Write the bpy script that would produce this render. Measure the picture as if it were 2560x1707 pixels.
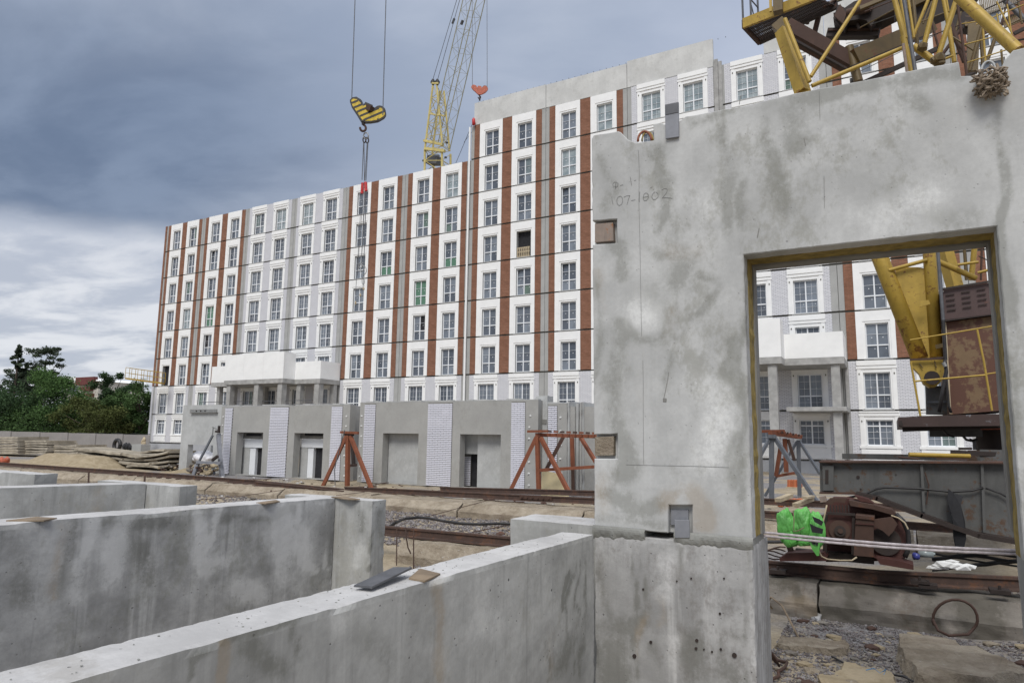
import bpy, math, random
from math import radians, sin, cos, pi
from mathutils import Vector, Matrix, Euler, noise
random.seed(7)
S = bpy.context.scene
for o in list(bpy.data.objects): bpy.data.objects.remove(o)
C = S.collection

# ------------------------------------------------------------------ camera
F_PX = 1693.98                       # focal length in pixels of a 2560 px wide picture
cam = bpy.data.cameras.new('camera'); co = bpy.data.objects.new('camera', cam); C.objects.link(co)
CAMLOC = Vector((0, 0, 2.0))
co.location = CAMLOC
co.rotation_euler = Euler((radians(97.92004), radians(-0.75257), radians(28.9709)), 'XYZ')
cam.sensor_width = 36; cam.lens = F_PX / 2560 * 36; cam.clip_start = 0.05; cam.clip_end = 4000
S.camera = co
RM = co.rotation_euler.to_matrix()

# ------------------------------------------------------------------ light
SUN_EL, SUN_AZ = 48, 165
w = bpy.data.worlds.new('World'); S.world = w; w.use_nodes = True
def build_world():
    nt = w.node_tree; N = nt.nodes; L = nt.links; N.clear()
    def nd(t, **k):
        n = N.new(t)
        for a, b in k.items(): setattr(n, a, b)
        return n
    def math_(op, a, b=None, c=None, clamp=False):
        n = nd('ShaderNodeMath', operation=op); n.use_clamp = clamp
        for i, v in enumerate((a, b, c)):
            if v is None: continue
            if isinstance(v, (int, float)): n.inputs[i].default_value = v
            else: L.new(v, n.inputs[i])
        return n.outputs[0]
    def mrange(v, a, b, c=0, d=1, interp='SMOOTHSTEP'):
        n = nd('ShaderNodeMapRange', interpolation_type=interp)
        L.new(v, n.inputs[0])
        for i, q in enumerate((a, b, c, d)): n.inputs[i + 1].default_value = q
        return n.outputs[0]
    def mix(f, a, b):
        n = nd('ShaderNodeMix', data_type='RGBA')
        if isinstance(f, (int, float)): n.inputs[0].default_value = f
        else: L.new(f, n.inputs[0])
        for i, v in ((6, a), (7, b)):
            if isinstance(v, tuple): n.inputs[i].default_value = (*v, 1)
            else: L.new(v, n.inputs[i])
        return n.outputs[2]
    out = nd('ShaderNodeOutputWorld')
    sky = nd('ShaderNodeTexSky', sky_type='NISHITA', sun_disc=False, sun_elevation=radians(SUN_EL), sun_rotation=radians(SUN_AZ))
    b1 = nd('ShaderNodeBackground'); L.new(sky.outputs[0], b1.inputs[0]); b1.inputs[1].default_value = 0.10
    tc = nd('ShaderNodeTexCoord'); sep = nd('ShaderNodeSeparateXYZ'); L.new(tc.outputs['Generated'], sep.inputs[0])
    X, Y, Z = sep.outputs
    den = math_('ADD', math_('MAXIMUM', Z, 0.0), 0.10)
    cmb = nd('ShaderNodeCombineXYZ'); L.new(math_('DIVIDE', X, den), cmb.inputs[0]); L.new(math_('DIVIDE', Y, den), cmb.inputs[1])
    def noise_(sc, det, rough, dist=0.0, off=0.0):
        m = nd('ShaderNodeMapping'); m.inputs['Location'].default_value = (off, off * .7, 0); L.new(cmb.outputs[0], m.inputs[0])
        m.inputs['Rotation'].default_value = (0, 0, radians(-30)); m.inputs['Scale'].default_value = (0.8, 1.25, 1)
        n = nd('ShaderNodeTexNoise'); L.new(m.outputs[0], n.inputs['Vector'])
        n.inputs['Scale'].default_value = sc; n.inputs['Detail'].default_value = det
        n.inputs['Roughness'].default_value = rough; n.inputs['Distortion'].default_value = dist
        return n.outputs[0]
    n1 = noise_(0.85, 7, 0.52, 0.3, 3.1); n2 = noise_(2.3, 7, 0.55, 0.25, 8.2); n3 = noise_(0.4, 3, 0.5, 0, 1.7)
    # azimuth measured from the direction of the dark cloud bank
    az = math_('ARCTAN2', X, Y)
    az = math_('ADD', az, radians(62))                   # 0 at the bank's middle
    el = math_('ARCSINE', Z)
    elw = math_('ADD', el, math_('MULTIPLY', math_('SUBTRACT', n1, 0.5), 0.10))
    elw = math_('ADD', elw, math_('MULTIPLY', math_('SUBTRACT', n2, 0.5), 0.045))
    low = mrange(elw, 0.236, 0.270)
    high = mrange(elw, 0.33, 0.80, 1, 0)
    azm = math_('MULTIPLY', mrange(math_('ADD', az, math_('MULTIPLY', math_('SUBTRACT', n1, 0.5), 0.5)), -0.04, 0.42, 1, 0), mrange(az, -1.2, -0.5))
    bank = math_('MULTIPLY', math_('MULTIPLY', low, high), azm)
    grad = mrange(elw, 0.22, 1.3)                        # greyer, duller overcast high up
    cl = mix(mrange(n1, 0.36, 0.64), (0.255, 0.30, 0.39), (0.40, 0.44, 0.52))
    hor = mix(mrange(n2, 0.38, 0.62), (0.355, 0.385, 0.45), (0.55, 0.565, 0.60))
    col = mix(mrange(elw, 0.16, 0.42), hor, cl)
    up = mrange(el, 0.75, 1.35)
    col = mix(up, col, (1.10, 1.12, 1.15))               # overcast skies are brightest overhead
    dark = mix(mrange(n2, 0.34, 0.66), (0.095, 0.132, 0.205), (0.15, 0.195, 0.28))
    col = mix(math_('MULTIPLY', bank, 0.92), col, dark)
    right = mrange(math_('ADD', az, math_('MULTIPLY', n3, 0.25)), 0.75, 1.25)
    col = mix(math_('MULTIPLY', right, math_('MULTIPLY', 0.6, math_('SUBTRACT', 1, up))), col, (0.41, 0.45, 0.56))
    b2 = nd('ShaderNodeBackground'); L.new(col, b2.inputs[0]); b2.inputs[1].default_value = 0.94
    ms = nd('ShaderNodeMixShader'); ms.inputs[0].default_value = 0.95
    L.new(b1.outputs[0], ms.inputs[1]); L.new(b2.outputs[0], ms.inputs[2]); L.new(ms.outputs[0], out.inputs[0])
build_world()
sl = bpy.data.lights.new('sun', 'SUN'); so = bpy.data.objects.new('sun', sl); C.objects.link(so)
sl.energy = 1.5; sl.angle = radians(25); sl.color = (1, 0.97, 0.92)
sd = Vector((sin(radians(SUN_AZ)) * cos(radians(SUN_EL)), cos(radians(SUN_AZ)) * cos(radians(SUN_EL)), sin(radians(SUN_EL))))
so.rotation_euler = sd.to_track_quat('Z', 'Y').to_euler(); so.location = sd * 50
S.view_settings.view_transform = 'Standard'; S.view_settings.look = 'None'
S.view_settings.gamma = 1; S.view_settings.exposure = 0.55; S.view_settings.use_curve_mapping = False

# ------------------------------------------------------------------ pixel -> place
def at(x, y, X=None, Y=None, Z=None):
    """the point of the plane X=, Y= or Z= that stands at photograph pixel (x, y)"""
    r = RM @ Vector(((x - 1280) / F_PX, -(y - 853.5) / F_PX, -1))
    if Y is not None: t = Y / r.y
    elif Z is not None: t = (Z - 2.0) / r.z
    else: t = X / r.x
    return CAMLOC + r * t
def px(P):
    d = RM.transposed() @ (Vector(P) - CAMLOC)
    return (1280 + F_PX * d.x / -d.z, 853.5 - F_PX * d.y / -d.z) if d.z < 0 else (-9999, -9999)
def pix(p): return (RM.transposed() @ (Vector(p) - CAMLOC)).z * -1 / F_PX   # metres per photograph pixel there

# ------------------------------------------------------------------ materials
MATS = {}
def newmat(name):
    m = bpy.data.materials.new(name); m.use_nodes = True; m.node_tree.nodes.clear(); MATS[name] = m
    return m, m.node_tree.nodes, m.node_tree.links
class NB:
    def __init__(s, name):
        s.m, s.N, s.L = newmat(name)
        s.tc = s.N.new('ShaderNodeTexCoord'); s.co = s.tc.outputs['Object']
    def mapv(s, sc=(1, 1, 1), loc=(0, 0, 0), src=None):
        n = s.N.new('ShaderNodeMapping'); n.inputs['Scale'].default_value = sc; n.inputs['Location'].default_value = loc
        s.L.new(src or s.co, n.inputs[0]); return n.outputs[0]
    def noise(s, scale, detail=5, rough=.6, vec=None, dist=0):
        n = s.N.new('ShaderNodeTexNoise'); s.L.new(vec or s.co, n.inputs['Vector'])
        n.inputs['Scale'].default_value = scale; n.inputs['Detail'].default_value = detail
        n.inputs['Roughness'].default_value = rough; n.inputs['Distortion'].default_value = dist
        return n.outputs[0]
    def vor(s, scale, vec=None, feat='F1', out=0, rand=1):
        n = s.N.new('ShaderNodeTexVoronoi'); n.feature = feat; s.L.new(vec or s.co, n.inputs['Vector'])
        n.inputs['Scale'].default_value = scale; n.inputs['Randomness'].default_value = rand
        return n.outputs[out]
    def rng(s, v, a, b, c=0, d=1):
        n = s.N.new('ShaderNodeMapRange'); n.interpolation_type = 'SMOOTHSTEP'; s.L.new(v, n.inputs[0])
        for i, q in enumerate((a, b, c, d)): n.inputs[i + 1].default_value = q
        return n.outputs[0]
    def math(s, op, a, b=None):
        n = s.N.new('ShaderNodeMath'); n.operation = op
        for i, v in enumerate((a, b)):
            if v is None: continue
            if isinstance(v, (int, float)): n.inputs[i].default_value = v
            else: s.L.new(v, n.inputs[i])
        return n.outputs[0]
    def mix(s, f, a, b, mode='MIX'):
        n = s.N.new('ShaderNodeMix'); n.data_type = 'RGBA'; n.blend_type = mode
        if isinstance(f, (int, float)): n.inputs[0].default_value = f
        else: s.L.new(f, n.inputs[0])
        for i, v in ((6, a), (7, b)):
            if isinstance(v, (tuple, list)): n.inputs[i].default_value = (*v[:3], 1)
            else: s.L.new(v, n.inputs[i])
        return n.outputs[2]
    def rand(s):
        return s.N.new('ShaderNodeObjectInfo').outputs['Random']
    def out(s, col, rough=.8, metal=0, bump=None, strength=.3, dist=.01, spec=.5, sheen=None):
        p = s.N.new('ShaderNodeBsdfPrincipled'); o = s.N.new('ShaderNodeOutputMaterial')
        if isinstance(col, (tuple, list)): p.inputs['Base Color'].default_value = (*col[:3], 1)
        else: s.L.new(col, p.inputs['Base Color'])
        if isinstance(rough, (int, float)): p.inputs['Roughness'].default_value = rough
        else: s.L.new(rough, p.inputs['Roughness'])
        p.inputs['Metallic'].default_value = metal; p.inputs['Specular IOR Level'].default_value = spec
        if bump is not None:
            b = s.N.new('ShaderNodeBump'); b.inputs['Strength'].default_value = strength; b.inputs['Distance'].default_value = dist
            s.L.new(bump, b.inputs['Height']); s.L.new(b.outputs[0], p.inputs['Normal'])
        s.L.new(p.outputs[0], o.inputs[0]); s.p = p
        return s.m

MARKED = {'conc_panel', 'conc_base', 'conc_wall', 'conc_wall_dark', 'conc_block'}
def concrete(name, base, dark=.6, light=1.25, blotch=1.0, streak=.5, pores=1.0, stain=(0.20, 0.19, 0.14), stain_amt=.35, bump=.35, scale=1.0, warm=0.0, seams=False):
    b = NB(name)
    big = b.noise(1.3 * scale, 7, .66, dist=.15); mid = b.noise(3.5 * scale, 6, .65); fine = b.noise(38 * scale, 4, .6)
    st = b.noise(1.0, 5, .6, vec=b.mapv((5.5 * scale, 5.5 * scale, .35 * scale)), dist=.2)
    st2 = b.noise(1.0, 4, .6, vec=b.mapv((17 * scale, 17 * scale, .8 * scale), (4, 3, 1)))
    bc = Vector(base)
    c = b.mix(b.rng(big, .34, .66), tuple(bc * (1 - (1 - dark) * blotch * .7)), tuple(bc * (1 + (light - 1) * blotch)))
    c = b.mix(b.math('MULTIPLY', b.rng(mid, .42, .72), .45 * blotch), c, tuple(bc * dark))
    c = b.mix(b.math('MULTIPLY', b.rng(st, .52, .68), streak), c, tuple(bc * light * 1.08))
    c = b.mix(b.math('MULTIPLY', b.rng(st2, .56, .74), streak * .75), c, tuple(bc * dark * .9))
    blot = b.noise(1.7 * scale, 7, .7, vec=b.mapv((1, 1, .55), (7, 2, 5)), dist=.25)
    speck = b.noise(16 * scale, 5, .75, vec=b.mapv((1, 1, .7), (2, 9, 4)))
    c = b.mix(b.math('MULTIPLY', b.rng(b.math('ADD', blot, b.math('MULTIPLY', b.math('SUBTRACT', speck, .5), .55)), .52, .68), stain_amt), c, stain)
    c = b.mix(b.math('MULTIPLY', b.rng(fine, .35, .7), .22), c, tuple(bc * .72))
    v = b.vor(21 * scale, vec=b.mapv((1, 1, 1), (.3, .1, .7)))
    hole = b.math('MULTIPLY', b.rng(v, .055, .12, 1, 0), b.rng(b.noise(5 * scale, 2, .5), .48, .56))
    v2 = b.vor(6 * scale, vec=b.mapv((1, 1, 1), (3.3, 1.1, .2)))
    hole2 = b.math('MULTIPLY', b.rng(v2, .03, .055, 1, 0), b.rng(b.noise(2.2, 2, .5), .5, .55))
    c = b.mix(b.math('MULTIPLY', b.math('MAXIMUM', hole, hole2), .75 * pores), c, tuple(bc * .25))
    if name in MARKED:
        at_ = b.N.new('ShaderNodeAttribute'); at_.attribute_name = 'marks'; sp_ = b.N.new('ShaderNodeSeparateColor'); b.L.new(at_.outputs['Color'], sp_.inputs[0])
        wv = b.math('MULTIPLY', b.math('SUBTRACT', b.noise(7 * scale, 7, .78, vec=b.mapv((1, 1, .6), (5, 1, 8))), .5), 2.6)
        wf = b.math('MULTIPLY', b.math('SUBTRACT', b.noise(30, 5, .8), .5), 2.0)
        wv = b.math('ADD', wv, wf)
        def msk(o_): return b.rng(b.math('MULTIPLY', sp_.outputs[o_], b.math('ADD', wv, 1.0)), 0.06, .62)
        c = b.mix(b.math('MULTIPLY', msk(0), .55 if name == 'conc_panel' else .66), c, (bc.x * .40, bc.y * .40, bc.z * .36))
        c = b.mix(b.math('MULTIPLY', msk(1), .42), c, (.30, .23, .15))
        c = b.mix(b.math('MULTIPLY', msk(2), .60), c, tuple(bc * 1.75))
    h = b.math('ADD', b.math('MULTIPLY', mid, .6), b.math('MULTIPLY', fine, .25))
    h = b.math('SUBTRACT', h, b.math('MULTIPLY', b.math('MAXIMUM', hole, hole2), .9 * pores))
    return b.out(c, .9, bump=h, strength=bump, dist=.012, spec=.25)

concrete('conc_panel', (.50, .502, .49), dark=.74, light=1.10, blotch=1.1, streak=.22, pores=.6, stain=(.24, .235, .195), stain_amt=.50, bump=.28)
concrete('conc_base', (.39, .385, .375), dark=.58, light=1.22, streak=.85, pores=1.25, stain=(.17, .155, .14), stain_amt=.55, bump=.5)
concrete('conc_wall', (.375, .375, .36), dark=.62, light=1.22, streak=.6, pores=1.3, stain=(.24, .225, .17), stain_amt=.3)
concrete('conc_wall_dark', (.32, .32, .315), dark=.55, light=1.42, streak=.75, pores=.8, stain=(.17, .17, .13), stain_amt=.35)
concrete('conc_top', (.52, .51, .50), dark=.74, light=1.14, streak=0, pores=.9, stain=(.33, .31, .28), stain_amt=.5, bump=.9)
concrete('conc_plain', (.40, .40, .385), dark=.82, light=1.1, streak=.1, pores=0, stain_amt=.12, bump=.15, scale=.35)
concrete('conc_parapet', (.60, .60, .58), dark=.84, light=1.12, streak=.22, pores=0, stain=(.38, .38, .35), stain_amt=.45, bump=.1, scale=.3)
concrete('conc_precast', (.37, .365, .345), dark=.88, light=1.08, streak=.12, pores=0, stain=(.24, .235, .21), stain_amt=.3, bump=.1, scale=.5)
concrete('conc_precast_light', (.47, .475, .465), dark=.78, light=1.1, streak=.1, pores=0, stain=(.30, .30, .28), stain_amt=.35, bump=.1, scale=.7)
concrete('conc_block', (.20, .18, .155), dark=.6, light=1.3, streak=.15, pores=.7, stain=(.13, .10, .075), stain_amt=.6, bump=.9)
concrete('conc_slab', (.34, .30, .235), dark=.6, light=1.25, streak=.1, pores=.3, stain=(.20, .165, .12), stain_amt=.5, bump=.6)
concrete('mortar', (.27, .27, .25), dark=.7, light=1.2, streak=0, pores=.6, stain_amt=.3, bump=1)
concrete('plinth', (.40, .41, .43), dark=.85, light=1.1, streak=.2, pores=0, stain_amt=.1, bump=.1, scale=.4)
concrete('fence_conc', (.30, .285, .275), dark=.85, light=1.1, streak=.35, pores=0, stain=(.2, .19, .17), stain_amt=.3, bump=.2, scale=.4)

def brickmat(name, c1, c2, mortar, bw, bh, ms, varamt=.5, bump=.5):
    b = NB(name)
    sp = b.N.new('ShaderNodeSeparateXYZ'); b.L.new(b.co, sp.inputs[0])
    cb = b.N.new('ShaderNodeCombineXYZ'); b.L.new(b.math('ADD', sp.outputs[0], b.math('MULTIPLY', sp.outputs[1], 1.0)), cb.inputs[0]); b.L.new(sp.outputs[2], cb.inputs[1])
    t = b.N.new('ShaderNodeTexBrick'); b.L.new(cb.outputs[0], t.inputs['Vector'])
    t.inputs['Color1'].default_value = (*c1, 1); t.inputs['Color2'].default_value = (*c2, 1); t.inputs['Mortar'].default_value = (*mortar, 1)
    t.inputs['Scale'].default_value = 1; t.inputs['Mortar Size'].default_value = ms; t.inputs['Mortar Smooth'].default_value = .15
    t.inputs['Brick Width'].default_value = bw; t.inputs['Row Height'].default_value = bh; t.inputs['Bias'].default_value = 0
    n = b.noise(1.6, 5, .7); f = b.noise(1, 4, .7, vec=b.mapv((3, 3, 22)))
    c = b.mix(b.math('MULTIPLY', b.rng(n, .35, .7), varamt), t.outputs[0], tuple(Vector(c1) * .55))
    c = b.mix(b.math('MULTIPLY', b.rng(f, .5, .75), varamt * .6), c, tuple(Vector(c2) * 1.5))
    return b.out(c, .9, bump=b.math('SUBTRACT', 1, t.outputs[1]), strength=bump, dist=.01, spec=.2)
brickmat('brick_red', (.240, .108, .066), (.320, .155, .100), (.19, .12, .085), .29, .085, .012)
brickmat('brick_white', (.66, .66, .69), (.74, .74, .76), (.40, .40, .42), .27, .085, .013, varamt=.12)

def simple(name, col, rough=.6, metal=0, vary=.15, vscale=6, bump=0, spec=.5):
    b = NB(name); c = Vector(col)
    n = b.noise(vscale, 5, .6)
    k = b.mix(b.rng(n, .3, .7), tuple(c * (1 - vary)), tuple(c * (1 + vary)))
    return b.out(k, rough, metal, bump=n if bump else None, strength=bump, dist=.01, spec=spec)
simple('white_paint', (.85, .85, .835), .75, vary=.035, vscale=1.2, spec=.3)
simple('render_grey', (.56, .56, .585), .9, vary=.04, vscale=1, spec=.2)
simple('pvc', (.80, .82, .84), .35, vary=.02)
simple('sill', (.42, .42, .41), .8, vary=.15, vscale=3)
simple('joint_dark', (.11, .105, .09), .95, vary=.4, vscale=3)
simple('pillar_conc', (.36, .355, .34), .9, vary=.2, vscale=2)
simple('interior', (.022, .022, .025), .95, vary=.3)  # darkness of unlit rooms and gaps put into the colour
simple('sticker', (.85, .86, .88), .5)
simple('gutter', (.55, .54, .52), .5)
simple('foil', (.80, .80, .83), .5, vary=.08, vscale=8)
simple('green_rag', (.12, .42, .085), .5, vary=.3, vscale=5, bump=.6)
simple('black_rag', (.02, .02, .022), .8, vary=.3)
simple('rubber', (.022, .020, .020), .5, vary=.3)
simple('steel_grey', (.12, .122, .13), .55, .35, vary=.18, vscale=9)
simple('steel_light', (.24, .245, .265), .5, .2, vary=.12, vscale=9)
simple('wood', (.22, .165, .11), .8, vary=.3, vscale=5)
simple('wood_pale', (.45, .37, .25), .8, vary=.2, vscale=5)
simple('plywood', (.62, .53, .32), .7, vary=.08, vscale=3)
simple('galv', (.30, .30, .29), .5, .5, vary=.15, vscale=12)
simple('red_shackle', (.50, .03, .03), .45, vary=.25, vscale=12)
simple('orange_hook', (.42, .095, .045), .5, vary=.3, vscale=8)
simple('yellow_stripe', (.62, .44, .035), .5, vary=.2, vscale=10)
simple('black_paint', (.035, .032, .03), .5, vary=.3)
simple('rope_grey', (.44, .40, .41), .9, vary=.2, vscale=40, bump=.5)
simple('hemp', (.24, .19, .14), .95, vary=.35, vscale=30, bump=.5)
simple('insul', (.26, .19, .05), .95, vary=.3, vscale=14, bump=.8)
simple('jamb_grey', (.22, .215, .20), .85, vary=.15, vscale=4)
simple('cream', (.52, .49, .43), .8)
simple('far_red', (.13, .035, .03), .8)
simple('plastic_blue', (.05, .06, .25), .3)
simple('plastic_clear', (.30, .34, .34), .2)
simple('paper', (.72, .72, .70), .7, vary=.1)
simple('brick_loose', (.42, .13, .055), .9, vary=.3)
simple('pencil', (.17, .17, .165), .8)
simple('bark', (.085, .065, .05), .95, vary=.3)
simple('mesh_net', (.03, .035, .035), .9)
simple('jib_grey', (.27, .255, .17), .6, vary=.15)
simple('crane_pale', (.56, .46, .17), .55, vary=.15, vscale=2)
simple('white_brick', (.66, .66, .72), .6, vary=.05, vscale=3)
simple('blue_string', (.05, .22, .45), .7)
simple('sponge', (.40, .39, .36), .9)
def ironpaint(name, col, rust_amt=.5, rust=(.14, .05, .022), rough=.5, sc=1.0, dark=.55):
    b = NB(name); c = Vector(col)
    n = b.noise(2.2 * sc, 7, .72, dist=.4); f = b.noise(14 * sc, 5, .7); st = b.noise(1, 5, .65, vec=b.mapv((7 * sc, 7 * sc, 1.1 * sc)))
    k = b.mix(b.rng(n, .3, .7), tuple(c * .8), tuple(c * 1.15))
    k = b.mix(b.math('MULTIPLY', b.rng(st, .5, .72), .5), k, tuple(c * dark))
    k = b.mix(b.math('MULTIPLY', b.rng(b.math('ADD', b.math('MULTIPLY', n, .6), b.math('MULTIPLY', f, .4)), .63 - .2 * rust_amt, .70 - .2 * rust_amt), min(1, rust_amt + .4)), k, rust)
    return b.out(k, rough, .1, bump=f, strength=.25, dist=.006)
ironpaint('crane_yellow', (.42, .28, .045), .5)
ironpaint('crane_yellow_dirty_shaded', (.12, .08, .026), .5)  # dark yellow: dirt, plus shade painted into the shadowed beams
ironpaint('rust_brown', (.075, .040, .028), .4, rough=.75)
ironpaint('rust_dark', (.035, .024, .020), .3, rough=.7)
ironpaint('cabinet', (.21, .135, .07), .95, rust=(.11, .048, .03), sc=.6, rough=.65)
ironpaint('louvre', (.085, .050, .045), .3)
ironpaint('girder', (.105, .105, .10), .5, rust=(.10, .055, .03), rough=.65)  # grey darkened to carry the shade around the girder
ironpaint('rail_rust', (.085, .052, .040), .5, rust=(.15, .070, .038), rough=.75, sc=2)
ironpaint('frame_orange', (.23, .075, .035), .35, rust=(.10, .035, .02), rough=.7)
ironpaint('frame_grey', (.14, .15, .165), .25, rough=.6)
ironpaint('machine_red', (.075, .026, .020), .45, rust=(.06, .028, .02), rough=.7)
ironpaint('plat_grey', (.065, .040, .034), .55, rust=(.27, .28, .30), sc=.5)
ironpaint('plate_rust', (.30, .24, .20), .55, rust=(.30, .12, .04), sc=2.5, rough=.85)

def glassmat():
    b = NB('glass'); r = b.rand()
    k = b.mix(b.rng(r, .0, 1.0), (.085, .10, .125), (.22, .25, .29))  # varying sky reflection put into each pane's base colour
    k = b.mix(b.rng(r, .965, .98), k, (.13, .19, .155))
    n = b.noise(.9, 3, .5)
    k = b.mix(b.math('MULTIPLY', b.rng(n, .45, .7), .5), k, (.05, .058, .066))
    return b.out(k, .06, bump=b.noise(.7, 2, .5), strength=.04, dist=.05, spec=.55)
glassmat()
def glasspale():
    b = NB('glass_pale'); n = b.noise(1.3, 3, .5)
    return b.out(b.mix(b.rng(n, .35, .65), (.22, .27, .29), (.36, .41, .42)), .08, spec=.6)
glasspale()
b = NB('glass_green'); b.out((.10, .21, .14), .12, spec=.5)
def leafmat(name, c):
    b = NB(name); c = Vector(c); n = b.noise(.55, 4, .6); n2 = b.noise(6, 2, .5)
    k = b.mix(b.rng(n, .35, .65), tuple(c * .62), tuple(c * 1.35)); k = b.mix(b.math('MULTIPLY', n2, .4), k, tuple(c * .6))
    b.out(k, .8, spec=.15)
    t = b.N.new('ShaderNodeBsdfTranslucent'); b.L.new(k, t.inputs[0]); ms = b.N.new('ShaderNodeMixShader'); ms.inputs[0].default_value = .25
    o = [q for q in b.N if q.type == 'OUTPUT_MATERIAL'][0]
    b.L.new(b.p.outputs[0], ms.inputs[1]); b.L.new(t.outputs[0], ms.inputs[2]); b.L.new(ms.outputs[0], o.inputs[0])
leafmat('leaf_green', (.092, .165, .052)); leafmat('leaf_mid', (.085, .145, .052)); leafmat('leaf_dark', (.064, .110, .050)); leafmat('leaf_pine', (.075, .098, .062)); leafmat('leaf_olive', (.105, .125, .042))
def groundmat():
    b = NB('ground')
    big = b.noise(.16, 6, .65, dist=.5); mid = b.noise(1.6, 6, .7); f = b.noise(22, 5, .7); v = b.vor(26)
    sand = b.mix(b.rng(mid, .3, .7), (.30, .245, .165), (.42, .355, .26))
    grav = b.mix(b.rng(v, .1, .6), (.125, .12, .12), (.26, .25, .25))
    c = b.mix(b.rng(big, .46, .58), sand, grav)
    c = b.mix(b.math('MULTIPLY', b.rng(f, .4, .7), .4), c, (.12, .10, .08))
    b.out(c, .95, bump=b.math('ADD', b.math('MULTIPLY', f, .4), b.math('MULTIPLY', mid, .8)), strength=.8, dist=.03, spec=.15)
groundmat()
b = NB('gravel'); rr = b.noise(13, 2, .5); r2 = b.noise(60, 3, .6)
c_ = b.mix(b.rng(rr, .35, .65), (.085, .083, .085), (.27, .262, .258)); c_ = b.mix(b.math('MULTIPLY', b.rng(r2, .4, .6), .4), c_, (.22, .15, .13))
b.out(c_, .9, spec=.2)
b = NB('sand'); n_ = b.noise(4, 6, .7); f_ = b.noise(40, 4, .7)
b.out(b.mix(b.rng(n_, .35, .65), (.28, .225, .145), (.37, .305, .21)), .95, bump=b.math('ADD', n_, b.math('MULTIPLY', f_, .3)), strength=.8, dist=.03, spec=.1)
b = NB('crust'); n_ = b.noise(2.2, 7, .75); f_ = b.noise(26, 5, .75); st_ = b.noise(1, 4, .6, vec=b.mapv((1.2, 9, 1)))
k_ = b.mix(b.rng(n_, .35, .65), (.25, .205, .15), (.42, .36, .28)); k_ = b.mix(b.rng(f_, .62, .72), k_, (.62, .60, .57)); k_ = b.mix(b.math('MULTIPLY', b.rng(st_, .5, .7), .4), k_, (.20, .15, .12))
b.out(k_, .95, bump=b.math('ADD', n_, f_), strength=1, dist=.03, spec=.1)

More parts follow.
